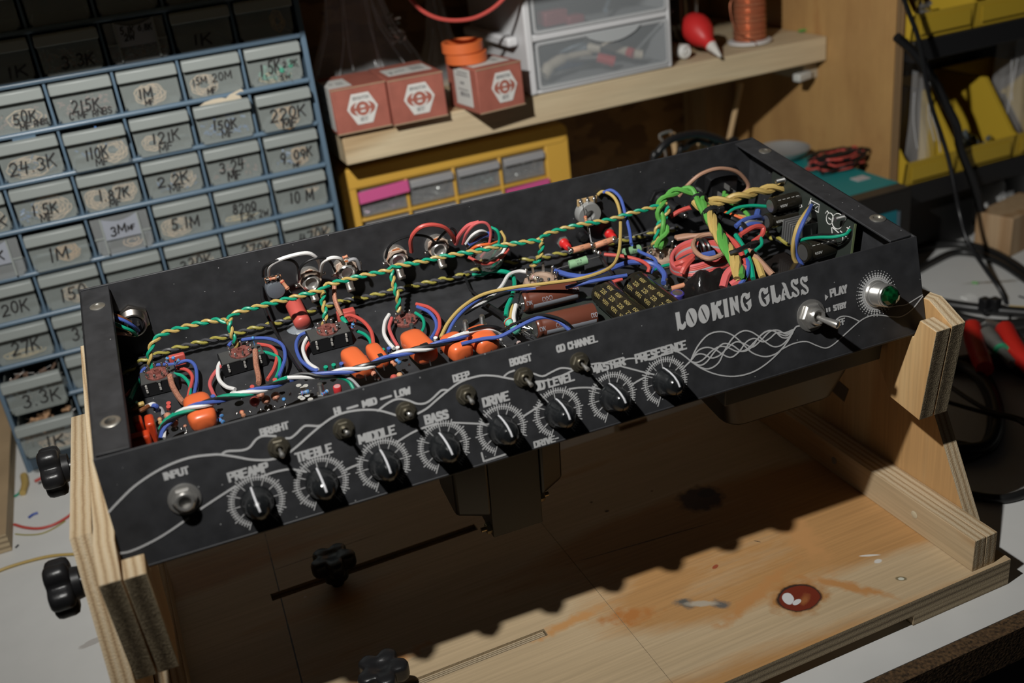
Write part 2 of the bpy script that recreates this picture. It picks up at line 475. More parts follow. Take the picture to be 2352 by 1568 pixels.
pw = obj('wall_right', MB().bx(.8935, .9055, .4125, .79, 0, .62), [PANELW, plyedge('panel_edge', 0, 5, .012, [(.10, .05, .02), (.28, .17, .08), (.36, .23, .11)])], kind='structure')
facemats(pw, X_)
obj('trim_1', MB().bx(.843, .8934, .73, .789, 0, Z(-.0167)), wood('post_pine', [(.33, .22, .10), (.36, .24, .11), (.28, .17, .07)], axis=2, scale=.8), kind='structure')
# ---------------------------------------------------------------- workbench
wb = thing('workbench', (.4, .33, -.85), 'white laminate workbench top under the wooden cradle, raw chipboard front edge', 'workbench')
def bench_white():
    m = mat('white_laminate', (.60, .60, .585), .45, noise=.03, nscale=25)
    return stain(m, [(.20, -.02, .003, .0006, .4, (.1, .09, .08), .4), (.02, .09, .0006, .012, .1, (.12, .11, .1), .5), (-.06, .2, .012, .004, .2, (.42, .40, .38), .3), (.95, .30, .03, .003, -.5, (.25, .22, .18), .6), (-.04, .13, .002, .002, 0, (.1, .1, .1), .5), (.03, .03, .0015, .0015, 0, (.1, .1, .1), .5), (.93, .26, .012, .003, .8, (.3, .27, .22), .6)])
def stain(m, spots, off=(0, 0)):
    """marks with a shape of their own: ellipses (cx, cy, rx, ry, rotation, colour, softness) in object XY"""
    nt = m.node_tree; b = nt.nodes['Principled BSDF']
    src = b.inputs['Base Color'].links[0].from_socket if b.inputs['Base Color'].links else None
    tc = node(nt, 'ShaderNodeTexCoord')
    nz = node(nt, 'ShaderNodeTexNoise', Scale=130.0, Detail=4.0); nt.links.new(tc.outputs['Object'], nz.inputs['Vector'])
    for cx, cy, rx, ry, a, col, soft in spots:
        mp = node(nt, 'ShaderNodeMapping', vector_type='TEXTURE')
        mp.inputs['Location'].default_value = (cx - off[0], cy - off[1], 0); mp.inputs['Rotation'].default_value = (0, 0, a); mp.inputs['Scale'].default_value = (rx, ry, 1)
        nt.links.new(tc.outputs['Object'], mp.inputs[0])
        fl = node(nt, 'ShaderNodeVectorMath', operation='MULTIPLY'); fl.inputs[1].default_value = (1, 1, 0)
        nt.links.new(mp.outputs[0], fl.inputs[0])
        ln = node(nt, 'ShaderNodeVectorMath', operation='LENGTH'); nt.links.new(fl.outputs[0], ln.inputs[0])
        ad = node(nt, 'ShaderNodeMath', operation='MULTIPLY_ADD'); ad.inputs[1].default_value = soft * 2.2
        nt.links.new(nz.outputs['Fac'], ad.inputs[0]); nt.links.new(ln.outputs['Value'], ad.inputs[2])
        mr = node(nt, 'ShaderNodeMapRange'); mr.inputs['From Min'].default_value = 1 + soft * 1.4; mr.inputs['From Max'].default_value = 1 + soft * .5
        nt.links.new(ad.outputs[0], mr.inputs['Value'])
        mx = node(nt, 'ShaderNodeMix', data_type='RGBA'); mx.inputs['B'].default_value = (*col, 1)
        nt.links.new(mr.outputs['Result'], mx.inputs['Factor'])
        if src is not None: nt.links.new(src, mx.inputs[6])
        else: mx.inputs[6].default_value = b.inputs['Base Color'].default_value
        mx.inputs[7].default_value = (*col, 1)
        src = mx.outputs[2]
    nt.links.new(src, b.inputs['Base Color'])
    return m
YF = -.1325
obj('worktop', MB().bx(-1.1, 2.3, YF + .012, .7895, -.030, 0), bench_white(), wb, origin=(0, 0, 0))
chip = mat('raw_chipboard', (.075, .042, .018), .9, noise=.75, nscale=420, bump=.8)
obj('front_edge', MB().bx(-1.1, 2.3, YF, YF + .0118, -.030, -.0004), chip, wb)
for x in (-1.0, 2.2):
    for y in (-.05, .72): obj('leg', MB().bx(x - .03, x + .03, y - .03, y + .03, -.85, -.030), PANELW, wb)
# ---------------------------------------------------------------- shelf
SH = thing('wall_shelf', (.585, .66, Z(-.02)), 'thick pine shelf board carrying brown boxes and white drawer unit', 'shelf')
PINE = wood('pine_shelf', [(.56, .44, .28), (.60, .49, .32), (.47, .33, .18)], axis=0, scale=.45, ring=7, rough=.6, stretch=11)
sb = MB().hex8([V((.279, .542, Z(-.0205))), V((.8925, .53, Z(-.0170))), V((.8925, .789, Z(-.0170))), V((.279, .789, Z(-.0205)))],
               [V((.279, .542, Z(.0135))), V((.8925, .53, Z(.0125))), V((.8925, .789, Z(.0125))), V((.279, .789, Z(.0135)))])
obj('shelf_board', sb, PINE, SH, bevel=.0015)
obj('bracket', MB().bx(.872, .8930, .548, .78, Z(-.040), Z(-.0172)), mat('bracket_wood', (.40, .34, .25), .6), SH)
obj('bracket_cap', MB().cb((.868, .545, Z(-.034)), (.024, .006, 0), (-.002, .012, 0), (0, 0, .010)), mat('white_cap', (.5, .5, .47), .5), SH, bevel=.002)
US = thing('unseen_shade_board', (.2, .56, Z(.243)), 'unseen pine board added above the drawer cabinet to block the lamp', 'shelf')
obj('shelf_board', MB().bx(-1.1, 1.6, .33, .789, Z(.2238), Z(.243)), PINE, US)  # out of view, added so its front edge shades the cabinet's top rows

# ================================================================ wooden amplifier cradle
ZB = Z(-.2305)
PCOL = [(.50, .375, .225), (.53, .40, .245), (.46, .25, .095)]
PLYX = wood('ply_face_x', PCOL, axis=0, scale=.26, ring=8, rough=.55, stretch=5)
PLYY = wood('ply_face_y', PCOL, axis=1, scale=.35, ring=7, rough=.55, stretch=7)
PLYZ = wood('ply_face_z', [(.52, .34, .16), (.58, .39, .19), (.50, .29, .12)], axis=2, scale=.35, ring=6, rough=.55, stretch=9)
ECOL = [(.34, .23, .125), (.50, .375, .225), (.57, .46, .31)]
EDX = plyedge('ply_edge_x', 0, 5, .012, ECOL)
EDZ = plyedge('ply_edge_z', 2, 5, .0135, [(.20, .15, .09), (.38, .29, .175), (.47, .37, .235)])
ENDX = plyedge('ply_endgrain_x', 0, 2, .012, [(.045, .032, .018), (.14, .105, .06), (.38, .31, .20)], pw_=.42, nw=.85)
stand = thing('amplifier_cradle', (.27, .06, Z(-.253)), 'plywood cradle with black star knobs holding the open amplifier upside down', 'work stand')
G1, G2 = (.1435, .1525), (.0020, .0095)
gx = (.0745, .2443)
hx = (.090, .2415)
mb = MB()
zb0, x0, x1 = Z(-.2440), -.036, .5612
for ya, yb, cut in ((-.0955, G2[0], None), (G2[0], G2[1], hx), (G2[1], G1[0], None), (G1[0], G1[1], gx), (G1[1], .372, None)):
    if cut is None: mb.bx(x0, .2921, ya, yb, zb0, ZB)
    else:
        mb.bx(x0, cut[0], ya, yb, zb0, ZB); mb.bx(cut[1], .2921, ya, yb, zb0, ZB); mb.bx(cut[0], cut[1], ya, yb, zb0, zb0 + .003)
bo = obj('base_board', mb, [PLYX, EDZ], stand, origin=(0, 0, ZB - .0135))
facemats(bo, Z_)
bo = obj('base_board', MB().bx(.2925, x1, -.0955, .2155, zb0, ZB), [PLYX, EDZ], stand, origin=(0, 0, ZB - .0135))
facemats(bo, Z_)
brown, dark, red = (.42, .17, .045), (.05, .022, .012), (.16, .022, .008)
stain(PLYX, [
    (.4105, -.0525, .022, .017, .15, (.40, .19, .06), .5), (.4105, -.0535, .0168, .0138, .1, (.035, .018, .012), .12), (.4105, -.0540, .0152, .0122, .1, red, .1), (.4125, -.0575, .006, .003, .6, (.30, .10, .03), .8),
    (.4035, -.0505, .0042, .0062, -.5, (.62, .62, .62), .18), (.4065, -.0565, .004, .0022, .3, (.62, .62, .62), .2),
    (.418, .084, .020, .017, .3, dark, .35), (.426, .088, .008, .006, 0, (.015, .008, .006), .3),
    (.3400, -.0185, .0075, .0050, -.9, (.10, .095, .085), .9), (.3600, -.0310, .0065, .0045, -.5, (.12, .11, .10), 1.0), (.349, -.024, .013, .003, -.5, (.42, .36, .28), .7),
    (.0775, .08, .0006, .175, -.055, (.06, .05, .045), .4),
    (.352, .058, .060, .0006, -.11, (.06, .03, .015), .4), (.120, .182, .05, .0005, .02, (.14, .09, .05), .5),
    (.4820, -.0420, .007, .0012, -.45, (.66, .62, .56), .4), (.4830, -.0500, .0035, .0022, 0, (.62, .6, .56), .4), (.4830, -.0735, .004, .0025, -.5, (.20, .16, .09), .3), (.4828, -.0735, .0022, .0016, -.5, (.6, .6, .5), .3),
    (.380, .005, .003, .0016, .4, (.30, .07, .03), .5), (.345, .11, .002, .0015, 0, dark, .3), (.34, .128, .0012, .001, 0, dark, .3), (.39, .115, .001, .001, 0, dark, .3), (.4235, .014, .003, .0004, -.9, (.02, .02, .02), .1),
    (.300, -.010, .018, .008, -.3, brown, 1.0), (.262, .006, .03, .005, .1, (.52, .27, .10), .9), (.455, .0, .012, .035, -.2, (.50, .26, .10), .9), (.39, -.035, .045, .006, .35, (.47, .23, .08), .9), (.445, -.06, .03, .005, -.9, (.47, .23, .08), .9),
    (.130, .03, .03, .006, .2, (.55, .26, .09), .9), (.098, .135, .0012, .0012, 0, (.6, .5, .4), .2)])
obj('worn_strip', MB().bx(hx[0], hx[1] - .001, G2[0], G2[1], zb0 + .003, ZB - .0022), plyedge('torn_grain', 1, 9, .0075, [(.10, .07, .04), (.34, .26, .16), (.50, .41, .28)]), stand)
for (xa, xb, ya, yb) in ((.475, x1, -.0955, .2155), (x0, .05, -.0955, .2155)):
    f = obj('foot', MB().bx(xa, xb, ya, yb, Z(-.253), Z(-.2440)), [PLYX, EDZ], stand, origin=(0, 0, ZB)); facemats(f, Z_)
# side panels, cleats
prof = [(-.0735, -.2305), (.0195, -.0530), (.2275, -.0760), (.255, -.2305)]
for xa, xb in ((-.0262, -.0143), (.5494, .5612)):
    mbp = MB().prism([V((xa, y, Z(z))) for y, z in prof[:1] + prof[1:3] + [(.2150, -.2305)]], V((xb - xa, 0, 0)))
    o = obj('side_panel', mbp, [PLYZ, EDX], stand); facemats(o, X_)
for xa, xb, xc in ((.5285, .5388, .5492), (-.0140, -.0040, .0060)):
    for p, q in ((xa, xb), (xb + .0002, xc)):
        o = obj('cleat', MB().bx(p, q, -.0925 if xa > 0 else -.0930, .2140, ZB, ZB + .0265), [PLYY, EDX], stand, bevel=.0006); facemats(o, X_)
o = obj('screw_head', MB().lathe((.5284, .056, ZB + .013), (-1, 0, 0), [(.003, 0), (.003, .0003), (.0012, .0001)], 12), DULL, stand)
o = obj('screw_hole', MB().lathe((.5284, -.035, ZB + .014), (-1, 0, 0), [(.0032, 0), (.0026, .0003)], 12), mat('filler', (.55, .48, .33), .7), stand)
# square hole in the right side panel: a thin slab coloured dark for its shade
hp = aty(1925, 890, 0)
hpt = atx(1926, 892, .5493)
obj('dark_hole_patch', MB().cb(hpt, (.0006, 0, 0), (0, .020, .004), (0, -.005, .014)), mat('hole_shadowed', (.10, .075, .05), .9), stand)
# cradle arms hugging the chassis (chassis frame)
def armpoly(hf): return [(-.0432, -.058), (-.0432, hf), (-.0285, hf), (-.0285 if hf < .02 else -.0235, -.0004 if hf < .02 else .022)]
for side in (0, 1):
    if side == 0: ui, uo = (.0003, .0120), (-.0120, -.0005)
    else: ui, uo = (.5180, .5297), (.5305, .5420)
    # inner layer: lip in front of and ledge under the chassis
    pin = [(-.0440, -.0590), (-.0440, .0143), (-.0282, .0143), (-.0250, -.0008), (.1950, -.0008), (.1950, -.020), (.02, -.020), (-.0130, -.0590)]
    pout = [(-.0440, -.0590), (-.0440, .0150), (-.0200, .0225), (.0, .018), (.2080, .0140), (.2080, -.020), (.02, -.020), (-.0130, -.0590)]
    for (a, b), pr in ((ui, pin), (uo, pout)):
        o = obj('cradle_arm', MB().prism([ch(a, v, h) for v, h in pr], EX * (b - a)), [PLYZ, EDX, ENDX], stand, bevel=.0005)
        facemats(o, EX)
        for p in o.data.polygons:
            if p.normal.dot(DV) < -.8: p.material_index = 2
# star knobs
def star(name, c, ax, R, hgt, parent, shaft):
    c = V(c); ax = V(ax).normalized(); x, y = perp(ax); mb = MB(); seg = 50
    prof = [(.80, 0), (.95, .08), (1, .25), (1, .75), (.95, .92), (.84, 1), (.35, 1.0), (.33, .97), (.05, .96)]
    base = 0
    for r, t in prof:
        for k in range(seg):
            a = 2 * PI * k / seg + .3
            lob = 1 + .19 * math.cos(5 * a) if r > .5 else 1
            if r > .5: lob -= .05 * math.cos(10 * a)
            mb.v.append(c + ax * (t * hgt) + (x * math.cos(a) + y * math.sin(a)) * (R * .84 * r * lob))
    for i in range(len(prof) - 1):
        for k in range(seg):
            l = (k + 1) % seg
            mb.face((i * seg + k, i * seg + l, (i + 1) * seg + l, (i + 1) * seg + k))
    mb.face(range(seg)); mb.face(range((len(prof) - 1) * seg, len(prof) * seg))
    o = obj(name, mb, mat('star_knob_plastic', (.014, .014, .015), .33, bump=.1, nscale=700), parent, sm=55, origin=c)
    obj('hub', MB().lathe(c, -ax, [(R * .55, -.001), (R * .5, shaft * .55), (R * .26, shaft * .55), (R * .26, shaft)], 20), BLACKP, o)
    return o
star('star_knob', (.1247, .1380, ZB + .014), (0, .05, 1), .0185, .0125, stand, .016)
star('star_knob', (.1247, .0060, ZB + .012), (0, -.02, 1), .0185, .0125, stand, .014)
star('star_knob', atx(146, 1075, -.0335), (-1, 0, .02), .0185, .0135, stand, .0075)
star('star_knob', atx(170, 1340, -.0335), (-1, 0, 0), .0185, .0135, stand, .0075)
o = obj('wood_block', MB().bx(.415, .4445, .2175, .2285, Z(-.253), ZB + .003), [PLYX, EDZ], None, label='small pale wood offcut behind the cradle base board', category='wood block', origin=(.43, .2275, ZB))
# ================================================================ blue drawer cabinet
YC = .5135
BLUE = mat('blue_grey_plastic', (.098, .150, .205), .30)
MILK = mat('milky_plastic', (.40, .44, .42), .3, alpha=.27)
MILKD = mat('milky_plastic_dense', (.285, .31, .298), .4, alpha=.86)
CLEAR = mat('clear_drawer_plastic', (.42, .44, .44), .2, alpha=.26)
cx0, cpit = .01295, .0593
def colx(k): return cx0 + cpit * (k - 2)
def rowz(r): return Z(.0803 - .0432 * (r - 2))
cab = thing('drawer_cabinet', (.073, YC + .07, Z(-.253)), 'blue-grey cabinet of small clear drawers marked with resistor values', 'drawer cabinet')
mb = MB()
xl, xr, zt_, zb_ = -.1115, .2562, rowz(0) + .0475, Z(-.253)
mb.bx(xl, colx(0) - .0012, YC, YC + .14, zb_, zt_); mb.bx(colx(6) + .0008, xr, YC, YC + .14, zb_, zt_)
mb.bx(xl, xr, YC + .0012, YC + .14, rowz(0) + .0432, zt_); mb.bx(xl, xr, YC + .002, YC + .14, zb_, rowz(9) - .003)
mb.bx(xl, xr, YC + .137, YC + .1415, zb_, zt_)
for k in range(1, 6): mb.bx(colx(k) - .0013, colx(k) + .0013, YC + .001, YC + .138, rowz(9), zt_)
for r in range(-1, 10):
    z = rowz(r)
    mb.bx(colx(0) - .001, colx(6) + .001, YC + .002, YC + .138, z - .0022, z + .0006)
    mb.cyl((colx(0) - .001, YC + .0005, z - .0006), (colx(6) + .001, YC + .0005, z - .0006), .0026, 10)
obj('cabinet_frame', mb, BLUE, cab, bevel=.0008)
obj('drawer_stop', MB().bx(colx(1) + .02, colx(1) + .04, YC - .001, YC + .002, rowz(2) - .008, rowz(2) - .002), BLUE, cab)
DW, DH = cpit - .0046, .0368
def drawer(c, r, out=0.0, style=0, tilt=0):
    x0 = colx(c) + .0023; x1 = x0 + DW; z0 = rowz(r) + .0016; z1 = z0 + DH; yf = YC + .0005 - out; yb = YC + .118 - out
    mb = MB(); t = .0012
    ins = .0045
    # tapered front plate with rounded lower corners
    fp = [(x0 + .001, z1), (x1 - .001, z1), (x1 - .0015, z0 + .006), (x1 - .005, z0), (x0 + .005, z0), (x0 + .0015, z0 + .006)]
    mb.prism([V((a, yf, b)) for a, b in fp], V((0, t, 0)))
    mb.bx(x0 + .003, x1 - .003, yf + t, yb, z0, z0 + t)
    mb.bx(x0 + .0015, x0 + .0015 + t, yf + t, yb, z0 + .002, z1 - .006); mb.bx(x1 - .0015 - t, x1 - .0015, yf + t, yb, z0 + .002, z1 - .006)
    mb.bx(x0 + .003, x1 - .003, yb - t, yb, z0 + t, z1 - .008)
    o = obj('drawer', mb, CLEAR if style else MILK, cab, origin=((x0 + x1) / 2, yf, z0))
    if style == 0:
        h = MB()
        h.hex8([V((x0, yf - .0065, z1 - .0105)), V((x1, yf - .0065, z1 - .0105)), V((x1, yf - .0001, z1 - .0085)), V((x0, yf - .0001, z1 - .0085))],
               [V((x0 + .0005, yf - .0065, z1 - .0005)), V((x1 - .0005, yf - .0065, z1 - .0005)), V((x1 - .0005, yf - .0001, z1 + .0005)), V((x0 + .0005, yf - .0001, z1 + .0005))])
        obj('handle', h, MILKD, o, bevel=.0012)
    else:
        # drawer with a curved label holder
        hx0, hx1 = x0 + .010, x1 - .010; h = MB()
        n = 8; pts = [(hx0, z1 - .022), (hx1, z1 - .022)] + [(hx1 - (hx1 - hx0) * i / n, z1 - .0005 - .0045 * math.sin(PI * i / n)) for i in range(n + 1)]
        h.prism([V((a, yf - .002, b)) for a, b in pts], V((0, .0012, 0)))
        obj('label_holder', h, mat('label_plastic', (.33, .35, .40), .4, alpha=.8), o)
        for a, p, q in ((x0 + .0095, x0 + .001, hx0), (x1 - .011, hx1, x1 - .001)):
            e = MB(); e.bx(a, a + .0016, yf - .0035, yf, z0 + .002, z1)
            e.bx(p, q, yf - .001, yf, z0 + .0165, z0 + .0180); obj('rim', e, MILKD, o)
    return o, x0, z0, yf
def write(o, x0, z0, yf, lines, style=0):
    mb = MB()
    fr = lambda a, b, t: V((x0 + a, yf - .0003 - t - (.0022 if style else 0), z0 + b))
    for t, fx, fz, ln, hg in lines:
        put_text(mb, t, fr, DW * fx, DH * (fz if style else fz * .78 - .01), DW * ln, DH * (hg if style else hg * .92), pen_round(.00078 if hg > .2 else .00055), gap=.35, jit=.10, slant=.12, th=.0001)
    obj('handwriting', mb, BLACKINK, o, sm=0)
TAPE = mat('resistor_tape', (.66, .47, .29), .6, noise=.25, nscale=300)
TAPE2 = mat('resistor_tape_orange', (.62, .36, .14), .6, noise=.25, nscale=300)
TAPEY = mat('yellow_tape', (.60, .45, .20), .6)
def coil(cx, cz, y, rx, rz, turns, m, label, group='resistor strips in the drawers', ph=0):
    mb = MB()
    P = []
    n = int(turns * 22)
    for i in range(n + 1):
        a = ph + 2 * PI * i / 22; f = .30 + .70 * i / n
        wob = 1 + .05 * math.sin(3.1 * a + i)
        P.append(V((cx + rx * f * math.cos(a) * wob, y + .0006 * math.sin(a * 1.7), cz + rz * f * math.sin(a) * wob)))
    mb.tube(P, .00075, 6)
    mb2 = MB()
    return obj('resistor_strip', mb, m, None, label=label, category='resistors', group=group)
BEAD = mat('blue_resistor', (.06, .17, .42), .35)
def beads(x0, x1, y0, y1, z0, z1, n, m, label, r=.0011, l=.0045, lead=True, cat='resistors', name='loose_resistors'):
    mb = MB()
    for i in range(n):
        c = V((random.uniform(x0, x1), random.uniform(y0, y1), z0 + (z1 - z0) * random.random() ** 1.8))
        d = V((random.uniform(-1, 1), random.uniform(-1, 1), random.uniform(-.4, .4))).normalized() * l / 2
        mb.m = 0; mb.lathe(c - d, d, [(r * .9, 0), (r, .0006), (r * .8, l * .5), (r, l - .0006), (r * .9, l)], 7)
        if lead: mb.m = 1; mb.cyl(c - d * 2.6, c + d * 2.6, .00025, 4)
    return obj(name, mb, [m, SOLDER], None, label=label, category=cat, kind='stuff')
D = {}
# (col,row): (out, style, lines[(text, x, z, length, height)])
spec = {
 (0, 0): (0, 0, []), (1, 0): (0, 0, []), (2, 0): (0, 0, []), (3, 0): (0, 0, []), (4, 0): (0, 0, []), (5, 0): (0, 0, []),
 (0, 1): (0, 0, []), (1, 1): (0, 0, [('1K', .55, .18, .3, .3)]), (2, 1): (.002, 0, [('3.3K', .32, .18, .5, .28)]), (3, 1): (.002, 1, [('5.1K', .26, .70, .22, .16), ('2W', .3, .54, .16, .13), ('6.8K', .55, .72, .22, .14)]), (4, 1): (0, 0, [('1K', .3, .2, .3, .26)]), (5, 1): (0, 0, []),
 (0, 2): (0, 0, []), (1, 2): (.001, 0, [('50K', .42, .28, .36, .28), ('MF', .5, .06, .16, .16), ('RNBS', .72, .12, .22, .14)]), (2, 2): (0, 0, [('215K', .27, .33, .44, .30), ('C MF RNBS', .2, .08, .68, .17)]), (3, 2): (0, 0, [('1M', .28, .33, .22, .27), ('MF', .36, .10, .14, .15)]), (4, 2): (0, 0, [('15M', .12, .45, .24, .20), ('20M', .46, .47, .34, .20), ('MF', .34, .10, .15, .16)]), (5, 2): (0, 0, [('1.5K', .22, .36, .36, .34), ('2.2K', .64, .50, .26, .16), ('5W', .55, .12, .18, .13)]),
 (0, 3): (0, 0, []), (1, 3): (.002, 0, [('24.3K', .12, .25, .74, .36)]), (2, 3): (.013, 0, [('110K', .26, .36, .36, .30), ('MF', .40, .10, .2, .18)]), (3, 3): (.006, 0, [('121K', .30, .36, .46, .28), ('MF', .38, .10, .24, .18)]), (4, 3): (.006, 0, [('150K', .28, .42, .40, .25), ('MF', .40, .14, .2, .2)]), (5, 3): (.008, 0, [('220K', .2, .34, .64, .32), ('MF', .40, .08, .26, .22)]),
 (0, 4): (0, 0, [('8K', .6, .2, .3, .3)]), (1, 4): (0, 0, [('1.5K', .26, .30, .40, .28), ('MF', .36, .06, .2, .2)]), (2, 4): (0, 0, [('1.87K', .28, .32, .50, .28), ('MF', .42, .10, .2, .18)]), (3, 4): (0, 0, [('2.2K', .2, .38, .54, .28), ('MF', .38, .12, .26, .2)]), (4, 4): (0, 0, [('3.24', .22, .40, .44, .30), ('MF', .34, .10, .24, .22)]), (5, 4): (0, 0, [('9.', .24, .30, .18, .32), ('09K', .50, .34, .34, .26), ('MF', .46, .08, .14, .12)]),
 (0, 5): (.004, 1, [('1K', .5, .52, .2, .24)]), (1, 5): (.008, 0, [('1M', .3, .26, .30, .36)]), (2, 5): (.004, 1, [('3M', .30, .52, .26, .24), ('MF', .6, .56, .12, .12)]), (3, 5): (0, 0, [('5.1M', .24, .30, .48, .34)]), (4, 5): (0, 0, [('820w', .28, .38, .42, .30), ('1.2K 2W', .38, .08, .52, .2)]), (5, 5): (0, 0, [('10 M', .26, .30, .44, .32)]),
 (0, 6): (.001, 0, [('20K', .36, .28, .44, .34)]), (1, 6): (0, 0, [('150', .26, .28, .44, .38)]), (2, 6): (0, 0, []), (3, 6): (0, 0, [('330K', .2, .30, .56, .34)]), (4, 6): (0, 0, [('270K', .26, .28, .54, .34)]), (5, 6): (0, 0, [('470K', .28, .28, .56, .34)]),
 (0, 7): (0, 0, [('27K', .30, .30, .46, .36)]), (1, 7): (0, 0, [('33K', .24, .26, .46, .36)]), (2, 7): (0, 0, []), (3, 7): (0, 0, []), (4, 7): (0, 0, []), (5, 7): (0, 0, []),
 (0, 8): (.026, 0, [('3.3K', .24, .26, .62, .36)]), (1, 8): (0, 0, []), (2, 8): (0, 0, []), (3, 8): (0, 0, []),
 (0, 9): (.036, 0, [('1K', .40, .26, .3, .34)]), (1, 9): (0, 0, []), (2, 9): (0, 0, []), (3, 9): (0, 0, []),
}
for (c, r), (out, st, lines) in sorted(spec.items()):
    o, x0, z0, yf = drawer(c, r, out, st)
    D[c, r] = (x0, z0, yf)
    if lines: write(o, x0, z0, yf, lines, st)
def incoil(c, r, fx, fz, rx, rz, turns, what, m=TAPE, ph=0):
    x0, z0, yf = D[c, r]
    coil(x0 + DW * fx, z0 + DH * fz, yf + .0042, rx, rz, turns, m, what, ph=ph)
incoil(5, 1, .72, .40, .007, .011, 3, 'tan resistor strip coil in dark drawer at top right of cabinet', TAPE2)
incoil(1, 2, .62, .30, .018, .009, 3, 'looped resistor strip behind drawer marked 50K')
incoil(3, 2, .48, .32, .015, .0105, 5, 'resistor strip coil behind drawer marked 1M MF')
incoil(4, 2, .32, .30, .0135, .0105, 5, 'pale resistor strip coil in drawer marked 15M 20M')
incoil(5, 2, .46, .18, .017, .0055, 2, 'flat resistor strip loop in drawer marked 1.5K', TAPEY)
incoil(1, 3, .44, .30, .021, .0105, 4, 'resistor strip coil in drawer marked 24.3K')
incoil(2, 3, .72, .38, .0135, .0125, 5, 'resistor strip coil in pulled drawer marked 110K')
incoil(3, 3, .30, .30, .010, .008, 3, 'small resistor strip coil in drawer marked 121K')
incoil(5, 3, .50, .30, .0135, .0125, 6, 'orange resistor strip coil in drawer marked 220K', TAPE2)
incoil(0, 4, .72, .34, .011, .0105, 4, 'resistor strip coil at far left beside drawer marked 1.5K')
incoil(1, 4, .58, .34, .0175, .0125, 6, 'resistor strip coil in drawer marked 1.5K MF')
incoil(2, 4, .26, .32, .012, .0115, 5, 'left resistor strip coil in drawer marked 1.87K')
incoil(2, 4, .72, .38, .0115, .0115, 5, 'right resistor strip coil in drawer marked 1.87K', ph=1)
incoil(3, 4, .66, .40, .012, .011, 4, 'resistor strip coil in drawer marked 2.2K')
incoil(5, 4, .64, .34, .0095, .0105, 5, 'resistor strip coil in drawer marked 9.09K', TAPE2)
incoil(1, 5, .62, .36, .0115, .0095, 5, 'orange tan resistor strip coil in drawer marked 1M alone', TAPE2)
incoil(2, 5, .62, .22, .010, .006, 2, 'short resistor strip loop in drawer with 3M label holder')
incoil(3, 5, .34, .30, .0155, .011, 5, 'resistor strip coil in drawer marked 5.1M')
incoil(4, 5, .4, .16, .018, .003, 2, 'flat pale strip in drawer marked 820 and 1.2K', TAPEY)
incoil(5, 5, .72, .56, .008, .006, 3, 'faint resistor strip coil in drawer marked 10 M')
incoil(1, 6, .54, .34, .0125, .0105, 5, 'resistor strip coil in drawer marked 150')
incoil(3, 6, .60, .40, .012, .01, 4, 'resistor strip coil in drawer marked 330K')
incoil(4, 6, .60, .42, .013, .01, 4, 'resistor strip coil in drawer marked 270K', TAPE2)
incoil(5, 6, .72, .46, .010, .009, 4, 'resistor strip coil in drawer marked 470K', TAPE2)
incoil(0, 7, .48, .20, .021, .0045, 3, 'yellow resistor strip loop in drawer marked 27K', TAPEY)
incoil(0, 9, .62, .22, .017, .007, 4, 'resistor strip coil low in the bottom open drawer')
def inbeads(c, row, n, m, label, dy=(.0028, .011), zf=(.06, .6), xf=(.1, .9), **k):
    x0, z0, yf = D[c, row]
    beads(x0 + DW * xf[0], x0 + DW * xf[1], yf + dy[0], yf + dy[1], z0 + .002 + DH * zf[0], z0 + DH * zf[1], n, m, label, **k)
DBLUE = mat('dull_blue_resistor', (.05, .10, .22), .4); RPINK = mat('pinkish_resistor', (.26, .12, .10), .5); GRN = mat('green_resistor', (.06, .30, .20), .45)
inbeads(2, 2, 60, RPINK, 'loose dark resistors filling drawer marked 215K', zf=(.1, .62))
inbeads(1, 2, 30, RPINK, 'loose resistors in drawer marked 50K')
inbeads(5, 2, 14, GRN, 'green power resistors in drawer marked 1.5K', r=.0026, l=.012, zf=(.1, .6))
inbeads(2, 3, 22, BEAD, 'blue resistors in pulled drawer marked 110K', zf=(.3, .98))
inbeads(4, 3, 45, BEAD, 'blue resistors in drawer marked 150K', zf=(.1, .75))
inbeads(1, 3, 20, DBLUE, 'dull blue resistors in drawer marked 24.3K')
inbeads(1, 4, 26, BEAD, 'blue resistors in drawer marked 1.5K MF', xf=(.06, .4))
inbeads(5, 4, 16, BEAD, 'blue resistors in drawer marked 9.09K', xf=(.2, .5))
inbeads(3, 4, 14, BEAD, 'few blue resistors in drawer marked 2.2K')
inbeads(2, 1, 40, RPINK, 'brown resistors in dark drawer marked 3.3K')
inbeads(3, 1, 40, mat('rust_resistor', (.16, .05, .03), .5), 'rust coloured resistors in dark drawer with 5.1K label', zf=(.06, .4))
inbeads(4, 4, 16, RPINK, 'few dark resistors in drawer marked 3.24')
TANB = mat('tan_resistor', (.42, .25, .14), .5)
inbeads(0, 9, 60, TANB, 'tan resistors heaped in the bottom open drawer', dy=(.006, .03), zf=(.2, .9), r=.0021, l=.009)
inbeads(0, 8, 50, mat('dark_brown_resistor', (.10, .06, .04), .5), 'dark resistors in the open drawer marked 3.3K', dy=(.006, .03), zf=(.3, .95), r=.0016, l=.007)
# paper sticking out of the 150K drawer
x0, z0, yf = D[4, 3]
mbp = MB(); top = [(.12, .96), (.25, 1.06), (.4, 1.10), (.55, 1.10), (.62, 1.06), (.7, 1.14), (.92, 1.22), (.95, 1.16), (.86, 1.08), (.9, .96)]
mbp.prism([V((x0 + DW * a, yf + .003 + .001 * math.sin(9 * a), z0 + DH * b)) for a, b in top], V((0, .0012, 0)))
obj('paper_slip', mbp, mat('cream_paper', (.58, .50, .38), .8), None, label='crumpled cream paper sticking out of drawer marked 150K', category='paper')
